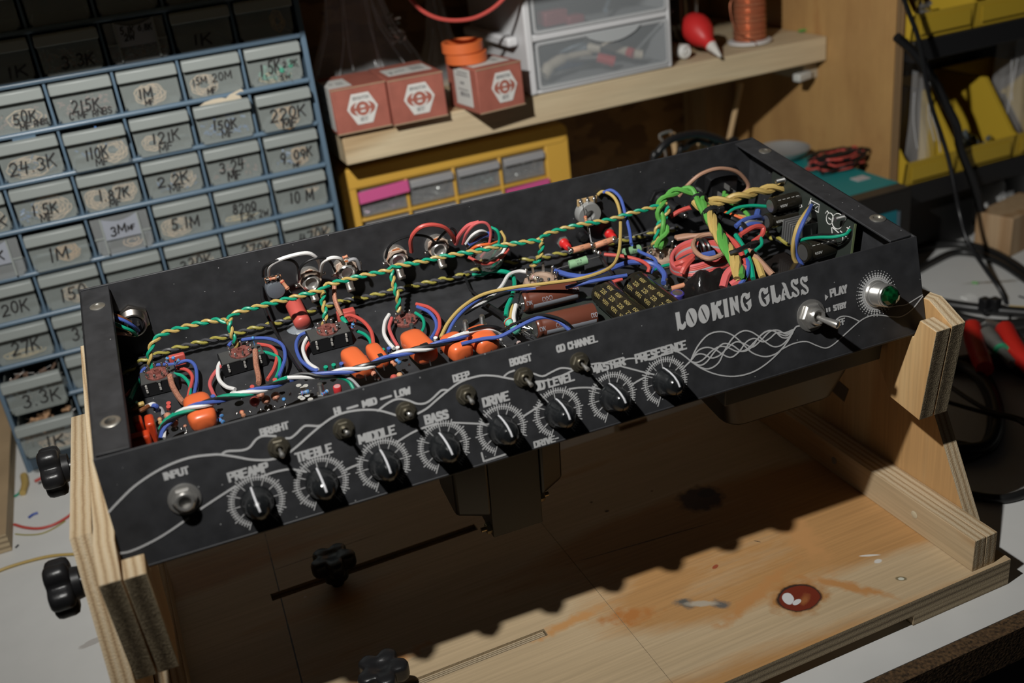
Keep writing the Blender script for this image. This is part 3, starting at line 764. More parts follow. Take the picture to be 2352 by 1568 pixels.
# ================================================================ yellow organiser under the shelf
ORG = mat('yellow_orange_plastic', (.62, .36, .06), .4)
YO = .585
org = thing('parts_organizer', (.41, YO + .08, Z(-.253)), 'yellow-orange organiser of clear drawers under the pine shelf', 'parts organiser')
ox0, ox1, oz1 = .2755, .5585, Z(-.0371)
dxs = [.2938 + .0583 * i for i in range(5)]
rows = [Z(-.0604) - .038 * i for i in range(5)]
mb = MB()
# rounded outer case
def rrect(x0, x1, z0, z1, r, n=5):
    out = []
    for cx, cz, a in ((x1 - r, z1 - r, 0), (x0 + r, z1 - r, 90), (x0 + r, z0 + r, 180), (x1 - r, z0 + r, 270)):
        out += [(cx + r * math.cos(math.radians(a + 90 * k / n)), cz + r * math.sin(math.radians(a + 90 * k / n))) for k in range(n + 1)]
    return out
mb.bx(ox0, dxs[0], YO, YO + .14, Z(-.253), oz1 - .0105); mb.bx(dxs[4], ox1, YO, YO + .14, Z(-.253), oz1 - .0105)
mb.prism([V((a, YO - .0005, b)) for a, b in rrect(ox0, ox1, rows[0], oz1, .010)], V((0, .14, 0)))
mb.bx(ox0 + .002, ox1 - .002, YO + .138, YO + .142, Z(-.253), oz1 - .012)
for x in dxs[1:4]: mb.bx(x - .002, x + .002, YO + .001, YO + .138, Z(-.253), rows[0])
for z in rows: mb.bx(dxs[0], dxs[4], YO + .001, YO + .138, z - .002, z + .0015)
obj('organizer_case', mb, ORG, org, bevel=.002)
PINK = mat('pink_tape', (.62, .10, .28), .5, alpha=.9)
SCREWM = mat('zinc_screws', (.50, .52, .50), .3, .9)
SCREWT = mat('teal_zinc_screws', (.30, .42, .40), .3, .8)
for r in range(3):
    for c in range(4):
        x0, x1 = dxs[c] + .003, dxs[c + 1] - .003; z1 = rows[r] - .003; z0 = rows[r] - .0335; yf = YO + .0005
        m = MB(); m.bx(x0, x1, yf, yf + .0012, z0, z1); m.bx(x0 + .001, x1 - .001, yf + .0012, yf + .11, z0, z0 + .0012)
        m.bx(x0, x0 + .0012, yf + .0012, yf + .11, z0, z1 - .004); m.bx(x1 - .0012, x1, yf + .0012, yf + .11, z0, z1 - .004)
        o = obj('drawer', m, mat('smoky_clear_plastic', (.40, .41, .42), .25, alpha=.24), org, origin=((x0 + x1) / 2, yf, z0))
        h = MB(); h.hex8([V((x0, yf - .006, z1 - .009)), V((x1, yf - .006, z1 - .009)), V((x1, yf, z1 - .0075)), V((x0, yf, z1 - .0075))],
                         [V((x0, yf - .006, z1 - .001)), V((x1, yf - .006, z1 - .001)), V((x1, yf, z1)), V((x0, yf, z1))])
        obj('handle', h, mat('smoky_dense_plastic', (.36, .36, .37), .35, alpha=.8), o, bevel=.001)
        if r == 0 and c == 0:
            p = MB(); p.hex8([V((x0 - .004, yf - .0085, z1 - .0125)), V((x1 + .003, yf - .0085, z1 - .0105)), V((x1 + .003, yf - .0068, z1 + .003)), V((x0 - .004, yf - .0068, z1 + .0005))],
                             [V((x0 - .004, yf - .0080, z1 - .0125)), V((x1 + .003, yf - .0080, z1 - .0105)), V((x1 + .003, yf - .0062, z1 + .003)), V((x0 - .004, yf - .0062, z1 + .0005))])
            obj('pink_label_tape', p, PINK, o)
        if r == 1 and c == 3:
            p = MB(); p.box((x0 - .003, yf - .0072, z1 - .0095), (x1 - x0 + .005, 0, .0015), (0, 0, .012), (0, .0006, 0)); obj('pink_label_tape', p, PINK, o)
for c, (lab, n, m, ln) in enumerate((('tiny screws behind the pink taped drawer', 110, mat('pinkish_screws', (.34, .25, .33), .35, .5), .005), ('long silver screws in second organiser drawer', 60, SCREWM, .012), ('teal zinc nuts in third organiser drawer', 110, SCREWT, .004), ('small silver screws in rightmost organiser drawer', 110, SCREWM, .0045))):
    beads(dxs[c] + .007, dxs[c + 1] - .007, YO + .006, YO + .03, rows[0] - .031, rows[0] - .014, n, m, lab, r=.0011, l=ln, lead=False, cat='screws', name='loose_screws')
# ================================================================ brown boxes with hexagon badges
KRAFT = mat('brown_red_card', (.33, .105, .075), .6, noise=.12, nscale=60)
KRAFTD = mat('card_edge', (.36, .25, .16), .8)
BADGE = mat('badge_white', (.62, .61, .58), .55)
STICK = mat('sticker_white', (.60, .60, .57), .55)
SOFTINK = mat('sticker_print', (.22, .22, .22), .7)
def tubebox(fl, fr_, hgt, depth, label, kind, lean=0.):
    """fl, fr_: front lower corners on the shelf"""
    fl = V(fl); fr_ = V(fr_); ax = (fr_ - fl); wd = ax.length; ax.normalize(); n = V((ax.y, -ax.x, 0)); b = -n; up = Z_
    t = thing('cardboard_box', (fl + fr_) / 2 + b * depth / 2, label, 'box', 'brown hexagon badge boxes on the shelf')
    mb = MB(); mb.box(fl, ax * wd, b * depth, up * hgt); obj('carton', mb, KRAFT, t, bevel=.0012)
    for z_, q_ in ((hgt - .0014, .0011), (.0002, .0014)):
        obj('worn_edge', MB().box(fl + up * z_ + n * .0002, ax * wd, n * .0005, up * q_), KRAFTD, t)
    # badge on the front face
    sx, sz = wd * .56, hgt * .80
    c0 = fl + ax * wd * (.52 if kind < 2 else .58) + up * hgt * .50
    F = lambda x, z, o: c0 + ax * x + up * z + n * (.0003 + o)
    hexo = [(-.50, .02), (-.30, .42), (.26, .42), (.50, .02), (.26, -.42), (-.24, -.42)]
    mb = MB(); mb.prism([F(a * sx, z * sz, 0) for a, z in hexo], n * .0003); bd = obj('hexagon_badge', mb, BADGE, t)
    mb = MB()
    def ell(rx, rz, o, h0=0, k=28): return [F(rx * math.cos(2 * PI * i / k), h0 + rz * math.sin(2 * PI * i / k), o) for i in range(k)]
    mb.prism(ell(sx * .41, sz * .205, .0003), n * .0002); mb.prism(ell(sx * .20, sz * .235, .00032), n * .0002)
    obj('badge_emblem', mb, KRAFT, bd)
    mb = MB()
    for r in (.245,):
        for a0, a1 in ((15, 165), (195, 345)):
            mb.stroke([(sx * r * math.cos(math.radians(a0 + (a1 - a0) * i / 12)), sz * .215 * math.sin(math.radians(a0 + (a1 - a0) * i / 12))) for i in range(13)], lambda x, y, o: F(x, y, .0006 + o), pen_round(.00085))
    mb.prism([F(x, y, .0006) for x, y in ((-.08 * sx, .03 * sz), (.08 * sx, .03 * sz), (.06 * sx, .095 * sz), (-.06 * sx, .095 * sz))], n * .0002)
    mb.prism([F(x, y, .0006) for x, y in ((-.07 * sx, -.10 * sz), (.07 * sx, -.10 * sz), (.08 * sx, -.04 * sz), (-.08 * sx, -.04 * sz))], n * .0002)
    obj('badge_rings', mb, BADGE, bd)
    mb = MB(); G = lambda x, y, o: F(x, y, .0004 + o)
    put_text(mb, 'BRIGHTON', G, -.27 * sx, .255 * sz, .52 * sx, .085 * sz, pen_round(.00030))
    put_text(mb, 'BEST', G, -.12 * sx, -.335 * sz, .24 * sx, .085 * sz, pen_round(.00030))
    obj('badge_lettering', mb, SOFTINK, bd, sm=0)
    # stickers with bars
    def sticker(o, a, bb, nn, bars, L, Wd):
        s = MB(); s.box(o + nn * .0002, a * L, bb * Wd, nn * .0003); st = obj('paper_sticker', s, STICK, t)
        s = MB()
        for (p, q, w_, h_) in bars: s.box(o + a * (L * p) + bb * (Wd * q) + nn * .0006, a * (L * w_), bb * (Wd * h_), nn * .0001)
        obj('sticker_print', s, SOFTINK, st)
    bars = [(.60 + .05 * i, .2, .022 + .012 * (i % 2), .6) for i in range(6)] + [(.22, .3, .05, .12), (.3, .55, .2, .05), (.3, .4, .16, .05), (.1, .2, .06, .3)]
    if kind == 0:
        sticker(fl + up * hgt + b * .006, b, ax, up, [(.25, .5 + .05 * i, .35, .02) for i in range(6)] + [(.4, .2 + .04 * i, .2, .02) for i in range(4)], depth * .6, wd * .42)
        sticker(fl + b * .004 + up * .004, b, up, -ax, [(.3, .3, .3, .02), (.3, .5, .4, .02), (.2, .7, .5, .02)], depth * .9, hgt * .93)
    elif kind == 1: sticker(fl + up * hgt + b * depth * .25 + ax * wd * .12, ax, b, up, bars, wd * .80, depth * .45)
    else:
        sticker(fl + b * depth * .05 + up * hgt * .12 + b * .010, b, up, -ax, [(.15, .25, .06, .12), (.24, .25, .05, .12), (.35, .25, .1, .12), (.5, .25, .2, .12), (.2, .42, .6, .03), (.4, .58, .24, .06), (.15, .8, .7, .03), (.15, .88, .6, .03)], depth * .55, hgt * .84)
        sticker(fl + up * hgt + b * .012 + ax * .004, ax, b, up, [(.7, .3, .03, .4), (.75, .3, .02, .4), (.8, .3, .03, .4)], wd * .8, depth * .5)
    return t
zs = Z(.0139)
def sxy(px, py): p = atz(px, py, zs); return p
b1a, b1b = sxy(777, 313), sxy(901, 288)
tubebox(b1a, b1b, .0475, .075, 'leftmost brown box with white hexagon badge, white sticker down its side', 0)
b2a, b2b = sxy(906, 290), sxy(1030, 265)
tubebox(b2a, b2b, .0475, .085, 'middle brown box with hexagon badge and barcode sticker on top', 1)
b3a, b3b = sxy(1104, 264), sxy(1207, 239)
tubebox(b3a, b3b, .0470, .070, 'angled brown box under the orange tape rolls', 2)
# ---------------------------------------------------------------- orange tape rolls
OT = mat('orange_tape', (.62, .135, .035), .5)
def roll(c, R, r, h, label, dark):
    mb = MB(); mb.lathe(c, (0.02, -.02, 1), [(r, 0), (R, 0), (R, h), (r, h), (r, 0)], 40)
    return obj('tape_roll', mb, OT, None, bevel=.0004, label=label, category='tape', group='orange tape rolls', sm=50)
tz = zs + .0485
p = atz(1072, 141, tz); roll(p, .0225, .0185, .0105, 'lower orange tape roll resting on the angled brown box', 0)
p2 = atz(1063, 117, tz + .0112); roll(p2, .0222, .0182, .0105, 'upper orange tape roll stacked on the other one', 0)
# ---------------------------------------------------------------- clear bags on the shelf
BAGM = mat('clear_bag_plastic', (.70, .70, .70), .12, alpha=.19)
BAGM2 = mat('clear_bag_folds', (.72, .72, .72), .15, alpha=.45)
def bag(name, label, cat, c, rx, ry, h, seed, pinch=.35, fold=10, group=None):
    rnd = random.Random(seed); mb = MB(); seg, rings = 36, 12; c = V(c)
    ph = [rnd.uniform(0, 6.3) for _ in range(8)]
    for i in range(rings + 1):
        t = i / rings; f = (1 - t) * 1.0 + t * pinch; f *= (.75 + .25 * math.sin(PI * min(1, t * 1.6 + .25)))
        for k in range(seg):
            a = 2 * PI * k / seg
            w = 1 + .13 * math.sin(5 * a + ph[0] + 2 * t) + .09 * math.sin(9 * a + ph[1] - 4 * t) + .05 * math.sin(15 * a + ph[2] + 9 * t)
            mb.v.append(c + V((rx * f * w * math.cos(a), ry * f * w * math.sin(a), h * t * (1 + .05 * math.sin(3 * a + ph[3])))))
    for i in range(rings):
        for k in range(seg):
            l = (k + 1) % seg
            mb.face((i * seg + k, i * seg + l, (i + 1) * seg + l, (i + 1) * seg + k))
    o = obj(name, mb, BAGM, None, label=label, category=cat, sm=80, sub=1, group=group)
    mb = MB()
    for q in range(fold):
        a = rnd.uniform(PI, 2 * PI); t0 = rnd.uniform(.0, .4); P = []
        for s in range(9):
            t = t0 + s / 8 * rnd.uniform(.3, .6) * (1 - t0) * 1.5; t = min(t, 1); f = ((1 - t) + t * pinch) * (.75 + .25 * math.sin(PI * min(1, t * 1.6 + .25)))
            aa = a + .25 * math.sin(3 * t + q)
            P.append(c + V((rx * f * 1.12 * math.cos(aa), ry * f * 1.12 * math.sin(aa), h * t)))
        mb.tube(P, .0007, 5)
    obj('fold', mb, BAGM2, o)
    return o
bag('plastic_bag', 'clear plastic bag gathered at its top behind the brown boxes', 'bag', (.345, .665, zs), .072, .05, .19, 3, .30, 12)
bag('plastic_bag', 'small clear bag beside the white drawer unit', 'bag', (.452, .700, zs), .030, .03, .12, 8, .25, 8)
beads(.37, .385, .612, .625, zs + .07, zs + .10, 26, SCREWM, 'small silver clips caught in the clear plastic bag', r=.0014, l=.006, lead=False, cat='screws', name='loose_clips')
# ---------------------------------------------------------------- white plastic drawer unit
WP = mat('white_plastic', (.60, .60, .61), .45)
WM = mat('frosted_front', (.44, .47, .49), .45, alpha=.25)
un = thing('plastic_drawer_unit', (.575, .62, Z(.0135)), 'white plastic drawer unit with frosted fronts standing on the shelf', 'drawer unit')
ux0, ux1, uy, uz = .4955, .6765, .5335, Z(.0138)
mb = MB(); PWX = .0085
lz = [uz, uz + .0600, uz + .1200, uz + .18]
mb.bx(ux0, ux0 + PWX, uy, uy + .17, uz, lz[3]); mb.bx(ux1 - .005, ux1, uy, uy + .17, uz, lz[3])
mb.bx(ux0, ux1, uy + .166, uy + .17, uz, lz[3])
for z in lz: mb.bx(ux0 + .002, ux1 - .002, uy + .0006, uy + .168, z + (-.0035 if z > uz else 0), z + .0045)
obj('unit_frame', mb, WP, un, bevel=.0022)
# flared rear-left leg of the frame seen past the boxes
mb = MB(); mb.box((ux0 - .0135, uy + .02, lz[1] - .008), (.0134, 0, 0), (0, .14, 0), (0, 0, .011)); obj('side_ledge', mb, WP, un, bevel=.003)
for i in range(3):
    z0, z1 = lz[i] + .0048, lz[i + 1] - .0038; xa, xb = ux0 + PWX + .0006, ux1 - .0056
    m = MB(); m.bx(xa, xb, uy - .001, uy + .0006, z0, z1); m.bx(xa + .001, xb - .001, uy + .0006, uy + .15, z0, z0 + .0014)
    m.bx(xa, xa + .0012, uy + .0006, uy + .15, z0, z1 - .01); m.bx(xb - .0012, xb, uy + .0006, uy + .15, z0, z1 - .01)
    o = obj('drawer', m, WM, un, origin=((xa + xb) / 2, uy, z0))
    e = MB(); q = rrect(xa, xb, z0, z1, .004, 3); q2 = rrect(xa + .0035, xb - .0035, z0 + .0035, z1 - .0035, .003, 3)
    n_ = len(q); b_ = e.add([V((a, uy - .0018, b)) for a, b in q]); e.add([V((a, uy - .0018, b)) for a, b in q2])
    for k in range(n_): l = (k + 1) % n_; e.face((b_ + k, b_ + l, b_ + n_ + l, b_ + n_ + k))
    obj('front_rim', e, mat('frosted_rim', (.55, .56, .57), .4, alpha=.7), o)
    h = MB(); n_ = 10; mid = (xa + xb) / 2 + .012
    h.prism([V((mid - .036 + .072 * k / n_, uy - .0035, z1 - .001 - .013 * math.sin(PI * k / n_) ** .7)) for k in range(n_ + 1)], V((0, .002, 0)))
    obj('handle', h, mat('frosted_handle', (.50, .52, .53), .4, alpha=.75), o)
def rodthing(name, label, cat, segs, group=None):
    """segs: list of (p0, p1, r0, r1, material)"""
    mb = MB(); ms = []
    for p0, p1, r0, r1, m in segs:
        if m not in ms: ms.append(m)
        mb.m = ms.index(m); mb.tube([p0, p1], [r0, r1], 12)
    return obj(name, mb, ms, None, label=label, category=cat, group=group)
RED = mat('red_handle', (.48, .025, .03), .4); IVORY = mat('ivory_plastic', (.50, .45, .36), .5); NAVY = mat('navy_plastic', (.03, .07, .16), .5); TEALG = mat('slate_plastic', (.14, .18, .22), .5)
zl = lz[0] + .0064
rodthing('screwdriver', 'screwdriver with short red handle in the lower frosted drawer', 'screwdriver', [(V((.556, .560, zl + .020)), V((.588, .550, zl + .018)), .0025, .0025, DULL), (V((.588, .550, zl + .018)), V((.605, .542, zl + .011)), .0055, .0065, RED)])
rodthing('glue_stick', 'pale stick with red band in the lower frosted drawer', 'glue stick', [(V((.600, .600, zl + .033)), V((.628, .550, zl + .017)), .0055, .0055, IVORY), (V((.628, .550, zl + .017)), V((.632, .543, zl + .0148)), .0060, .0060, RED), (V((.632, .543, zl + .0148)), V((.640, .538, zl + .0130)), .0055, .0055, IVORY)])
rodthing('marker_pen', 'clear grey marker lying in the lower frosted drawer', 'marker', [(V((.540, .59, zl + .030)), V((.580, .556, zl + .030)), .0055, .0055, TEALG), (V((.580, .556, zl + .030)), V((.592, .548, zl + .028)), .0062, .0062, IVORY)])
mb = MB(); mb.tube(smooth([V((.517, .545, zl + .011)), V((.528, .548, zl + .019)), V((.550, .552, zl + .024)), V((.583, .556, zl + .024))], 5), [.0075] * 5 + [.0062] * 5 + [.004] * 6, 10); obj('putty_knife_handle', mb, IVORY, None, label='cream curved handle lying in the lower frosted drawer', category='tool')
mb = MB(); mb.bx(.515, .640, .60, .66, zl + .0003, zl + .014); obj('storage_pouch', mb, NAVY, None, bevel=.004, label='dark blue pouch at the back of lower frosted drawer', category='pouch')
mb = MB(); mb.bx(.525, .555, .545, .575, zl + .061, zl + .078); obj('red_case', mb, mat('dull_red', (.25, .03, .04), .5), None, bevel=.003, label='dull red case in the upper frosted drawer', category='case')
mb = MB(); mb.bx(.550, .572, .538, .560, zl + .0595, zl + .070); obj('red_case', mb, mat('dull_red', (.25, .03, .04), .5), None, bevel=.003, label='second red case nearer the front in upper frosted drawer', category='case')
rodthing('tweezers', 'grey slim tool lying across the upper frosted drawer', 'tool', [(V((.600, .545, zl + .068)), V((.645, .60, zl + .090)), .003, .002, TEALG), (V((.525, .60, zl + .088)), V((.600, .57, zl + .083)), .0035, .0025, IVORY)])
# ---------------------------------------------------------------- blower bulb, marker, jar, copper spool
b1_ = atz(1655, 130, zs + .0024); b0 = b1_ + (aty(1588, 52, .585) - b1_).normalized() * .0758
d = (b1_ - b0); L = d.length
t = thing('blower_bulb', V((b0.x + .02, b0.y, zs)), 'red rubber blower bulb with white nozzle on the shelf', 'blower')
mb = MB(); mb.lathe(b0, d, [(0, -.004), (.006, -.0035), (.0135, .004), (.0175, .014), (.018, .022), (.0155, .033), (.010, .042), (.0072, .047), (.0074, .052), (.0068, .054)], 24)
obj('bulb', mb, mat('red_rubber', (.52, .022, .022), .45), t)
e = b0 + d.normalized() * .0535
mb = MB(); mb.lathe(e, d, [(.0068, 0), (.0062, .002), (.0026, .018), (.0016, .0225), (0, .0226)], 16); obj('nozzle', mb, mat('nozzle_white', (.58, .56, .52), .4), t)
t = thing('marker_pen', (.712, .57, zs), 'fat clear marker with white cap end lying by the red bulb', 'marker')
mc = aty(1573, 100, .556); mc.z = zs + .0090
mb = MB(); mb.lathe(mc, (.12, -1, .0), [(.0085, -.07), (.0088, -.004), (.0080, 0)], 20); obj('barrel', mb, mat('clear_barrel', (.4, .36, .3), .2, alpha=.5), t)
mb = MB(); mb.lathe(mc, (.12, -1, .0), [(.0086, -.012), (.0086, .001), (.0060, .003), (.0058, .0015), (.0035, .0014), (.003, .0028), (0, .003)], 20); obj('cap', mb, mat('cap_white', (.62, .62, .60), .35), t)
t = thing('glass_jar', (.745, .665, zs), 'dark glass jar with pale rim behind the red bulb', 'jar')
mb = MB(); mb.lathe((.745, .655, zs), (0, 0, 1), [(.026, 0), (.028, .004), (.028, .066), (.026, .07), (.024, .07), (.024, .004)], 24); obj('jar_body', mb, mat('dark_glass', (.035, .032, .028), .1, coat=.5), t)
mb = MB(); mb.tube(smooth([V((.722, .626, zs + .062)), V((.748, .622, zs + .063)), V((.770, .632, zs + .06)), V((.776, .640, zs + .04)), V((.774, .642, zs + .012))], 5), .0024, 8); obj('pale_rim', mb, mat('rim_white', (.45, .45, .43), .4), t)
sp = atz(1722, 97, zs)
t = thing('wire_spool', sp, 'copper wire spool with white flange at right end of the shelf', 'wire spool', None)
WHT = mat('spool_white', (.60, .59, .58), .45)
mb = MB(); mb.lathe(sp, (0, 0, 1), [(.0245, 0), (.0268, .0006), (.0268, .0026), (.0245, .0034), (.01, .0034)], 36); mb.lathe(sp, (0, 0, 1), [(.0245, .084), (.0268, .0846), (.0268, .0866), (.0245, .0874), (.01, .0874)], 36); mb.cyl(sp + Z_ * .003, sp + Z_ * .085, .011, 20); obj('spool', mb, WHT, t)
pr = [(.010, .0035)]; nW = 46
for i in range(nW + 1): pr += [(.0186 + .0007 * math.sin(i * 2.3), .0036 + .080 * i / nW), (.0200 + .0006 * math.sin(i * 1.7), .0036 + .080 * (i + .5) / nW)]
pr += [(.010, .0842)]
mb = MB(); mb.lathe(sp, (0, 0, 1), pr, 40); obj('copper_winding', mb, mat('copper', (.62, .27, .15), .30, .65), t)
mb = MB(); mb.tube(smooth([sp + V((-.019, -.006, .06)), sp + V((-.030, -.004, .05)), sp + V((-.028, -.012, .02)), sp + V((-.012, -.026, .006)), sp + V((-.010, -.028, -.0005 + .0012))], 6), .0005, 5); obj('loose_end', mb, mat('copper_dark', (.25, .09, .05), .4, 1.0), t)
p = atz(1834, 74, zs); mb = MB(); mb.tube([p + V((0, 0, .0015)), p + V((.012, -.003, .0015))], .0015, 8); obj('wire_scrap', mb, WIRE['lime'], None, label='green wire scrap at the right end of the shelf', category='wire scrap')
p = aty(1588, 90, .60)
# ---------------------------------------------------------------- red cable loop hanging from the added unseen board
P = [aty(px, py, .50) for px, py in ((900, -60), (925, -28), (948, 4), (975, 28), (1010, 43), (1050, 47), (1090, 41), (1125, 24), (1152, 2), (1180, -30), (1205, -62))]
P = [V((P[0].x - .02, .50, Z(.2305)))] + P + [V((P[-1].x + .02, .50, Z(.2305)))]
mb = MB(); mb.tube(smooth(P, 6), .0022, 10); obj('red_cable', mb, WIRE['red'], None, label='red cable loop hanging down above the tape rolls', category='cable')
# ---------------------------------------------------------------- sticks and black hoop behind the amplifier
def stick(a, y, b, r, m, label, name='wooden_stick', cat='stick', z1=0.0):
    top = aty(a[0], a[1], y); q = aty(b[0], b[1], y); d = (q - top); bot = top + d * ((top.z - z1) / -d.z)
    mb = MB(); mb.tube([top, bot], r, 8); return obj(name, mb, m, None, label=label, category=cat)
BAM = mat('bamboo', (.50, .34, .18), .6)
stick((1702, 192), .62, (1674, 322), .0036, BAM, 'long thin wooden dowel leaning below the shelf end')
stick((1544, 306), .50, (1556, 374), .0036, BAM, 'wooden stick behind the metal clip, left of the black hoop')
stick((1606, 322), .50, (1612, 344), .0040, BAM, 'short wooden stick seen through the black hoop')
stick((1626, 326), .505, (1632, 344), .0040, mat('white_stick', (.55, .52, .47), .5), 'white stick end behind the amplifier rear edge', 'plastic_stick')
P = [aty(a, b, .49) for a, b in ((1545, 398), (1530, 360), (1516, 318), (1518, 308), (1540, 301), (1543, 306))]; P[0] = V((P[0].x + .012, .49, 0.001))
mb = MB(); mb.tube(smooth(P, 4), .0014, 8); obj('metal_clip', mb, STEEL, None, label='bent silver metal clip rising behind the amplifier', category='clip')
P = [aty(a, b, .46) for a, b in ((1500, 395), (1512, 350), (1540, 322), (1590, 308), (1630, 312), (1668, 328), (1700, 352))]; P = [V((P[0].x - .004, .46, .004))] + P + [V((P[-1].x + .02, .46, .004))]
mb = MB(); mb.tube(smooth(P, 6), .0042, 12); obj('black_cable', mb, WIRE['black'], None, label='thick black cable arched behind the amplifier corner', category='cable')
P = [aty(a, b, .475) for a, b in ((1560, 372), (1575, 338), (1600, 322), (1625, 330), (1650, 352))]; P = [V((P[0].x - .002, .475, .004))] + P + [V((P[-1].x + .01, .475, .004))]
mb = MB(); mb.tube(smooth(P, 6), .0036, 12); obj('black_cable', mb, WIRE['black'], None, label='smaller black cable loop inside the thick arched one', category='cable')
# ---------------------------------------------------------------- bench power supply, bowl, wire hank
ps = thing('bench_power_supply', (.78, .45, 0), 'black bench power supply with teal top plate and small display', 'power supply')
pt = Z(-.130)
mb = MB(); mb.bx(.665, .8690, .348, .565, .004, pt - .0006); obj('case', mb, mat('dark_case', (.016, .014, .012), .5), ps, bevel=.002)
mb = MB(); mb.bx(.668, .8660, .3665, .560, pt - .0005, pt + .0006); obj('top_plate', mb, mat('teal_mat', (.010, .21, .215), .5), ps)
mb = MB(); mb.bx(.669, .865, .3490, .3660, pt - .0005, pt + .0004); obj('front_lip', mb, mat('dark_brown_lip', (.05, .04, .028), .5), ps)
dc = aty(2036, 508, .3478)
mb = MB(); mb.bx(dc.x - .022, dc.x + .014, .3470, .3478, dc.z - .018, dc.z + .010); obj('display', mb, mat('teal_display', (.01, .16, .20), .3), ps)
mb = MB(); mb.bx(dc.x + .0145, dc.x + .019, .3472, .3478, dc.z - .016, dc.z + .008); obj('display_bezel', mb, mat('grey_bezel', (.10, .14, .17), .4), ps)
mb = MB()
for x in (.70, .84):
    for y in (.37, .54): mb.cyl((x, y, 0), (x, y, .004), .008)
obj('foot', mb, BLACKP, ps)
bc = atz(1796, 362, pt + .001); bc.z = pt + .0006
mb = MB(); mb.lathe(bc, (0, 0, 1), [(.001, .0), (.020, .0), (.030, .006), (.0345, .012), (.0350, .0128), (.0342, .0130), (.029, .0072), (.019, .0012), (.001, .0012)], 40); obj('metal_dish', mb, mat('brushed_steel', (.36, .36, .355), .35, .45), None, label='shallow round steel dish on the power supply', category='dish')
def hank(c, label):
    c = V(c); rnd = random.Random(5); mb = MB()
    for w_ in range(2):
        mb.m = w_; P = []
        for i in range(150):
            a = i * .42; R = 1 + .25 * math.sin(i * .13)
            P.append(c + V((.030 * R * math.cos(a) + .006 * rnd.uniform(-1, 1), .013 * R * math.sin(a) + .004 * rnd.uniform(-1, 1) + .01 * math.sin(i * .06), .0025 + .013 * abs(math.sin(i * .17 + w_)) + .0018 * w_)))
        mb.tube(smooth(P, 3), .0013, 6)
    return obj('twisted_wire_hank', mb, [WIRE['red'], WIRE['black']], None, label=label, category='wire')
hank(atz(1925, 380, pt + .003) - V((0, 0, .002)), 'tangled red and black twisted wire on the teal top plate')
mb = MB(); p = atz(1968, 408, pt + .001); mb.bx(p.x - .008, p.x + .010, p.y - .012, p.y + .002, pt + .0007, pt + .0016); obj('paper_tag', mb, mat('pale_tag', (.45, .42, .42), .6), None, label='small pale paper tag beside the wire hank', category='tag')
# ================================================================ right: bin rack
rk = thing('bin_rack', (1.2, .49, 0), 'black rack holding rows of yellow bins at far right', 'rack')
BLK = mat('rack_black', (.010, .010, .011), .5)
YR = .405
r1, r2 = Z(-.1536), Z(.0166)
for zt2 in (r1, r2):
    mb = MB(); mb.bx(.9085, 1.75, YR - .005, YR + .010, zt2 - .024, zt2); mb.bx(.9085, 1.75, YR + .010, YR + .14, zt2 - .005, zt2 - .001); obj('shelf_rail', mb, BLK, rk, bevel=.001)
obj('back_sheet', MB().bx(.9085, 1.75, YR + .142, YR + .148, r1 - .02, Z(.20)), BLK, rk)
for x in (1.735, .9085): obj('upright', MB().bx(x, x + .012, YR + .10, YR + .14, 0, Z(.20)), BLK, rk)
YB = mat('yellow_bin_plastic', (.50, .335, .030), .42)
def bin_(x0, z0, label, wd=.0900, hh=.072):
    t = thing('storage_bin', (x0 + wd / 2, YR + .06, z0), label, 'bin', 'yellow bins on the black rack')
    y0, y1 = YR, YR + .132; lip = .029; th = .002
    mb = MB()
    mb.bx(x0, x0 + wd, y0 + .004, y1, z0, z0 + th)
    mb.box((x0, y0, z0), (wd, 0, 0), (0, th, 0), (0, -.004, lip))
    mb.bx(x0, x0 + wd, y1 - th, y1, z0, z0 + hh + .02)
    for xx in (x0, x0 + wd - th):
        mb.prism([V((xx, y, z)) for y, z in ((y0, z0), (y0 - .004, z0 + lip), (y0 + .002, z0 + lip + .004), (y0 + .050, z0 + hh + .02), (y1, z0 + hh + .02), (y1, z0))], V((th, 0, 0)))
    obj('bin_shell', mb, YB, t)
    mb = MB(); mb.bx(x0 + wd * .10, x0 + wd * .92, y0 - .0044, y0 - .0036, z0 + .006, z0 + lip - .006); obj('label_slot', mb, mat('bin_label_slot', (.46, .31, .028), .42), t)
    return t
B1 = [.9087, .9875, 1.0785]
for x, w_, lab in ((B1[0], .0780, 'lower yellow bin behind the plastic bag, nearest the plywood panel'), (B1[1], .0900, 'lower yellow bin with metal parts and open front'), (B1[2], .0900, 'lower yellow bin under the second plastic bag, frame edge')): bin_(x, r1 + .0004, lab, wd=w_)
for x, w_, lab in ((.9087, .0880, 'upper yellow bin at left holding silver parts'), (.9975, .0920, 'upper yellow bin at the top right corner')): bin_(x, r2 + .0004, lab, wd=w_)
rnd = random.Random(2)
def parts(x0, z0, n, m, label):
    mb = MB()
    for i in range(n):
        c = V((x0 + .014 + .06 * rnd.random(), YR + .018 + .05 * rnd.random(), z0 + .010 + .020 * rnd.random()))
        mb.cb(c, V((rnd.uniform(-1, 1), rnd.uniform(-1, 1), .3)).normalized() * .013, V((0, .0035, .003)), V((.005, 0, .0035)))
    obj('metal_parts', mb, m, None, label=label, category='hardware', kind='stuff')
parts(B1[1], r1, 24, mat('grey_blue_metal', (.24, .28, .30), .35, .8), 'heap of metal parts in the open lower yellow bin')
parts(.9087, r2, 24, mat('bright_metal', (.50, .50, .50), .3, .9), 'heap of silver parts in the upper left yellow bin')
bag('plastic_bag', 'puffy clear bag sitting in the lower yellow bin by the panel', 'bag', (.953, YR + .046, r1 + .004), .037, .036, .140, 12, .62, 5)
bag('plastic_bag', 'clear bag bulging from lower bin at right frame edge', 'bag', (1.123, YR + .050, r1 + .004), .038, .036, .150, 22, .6, 5)
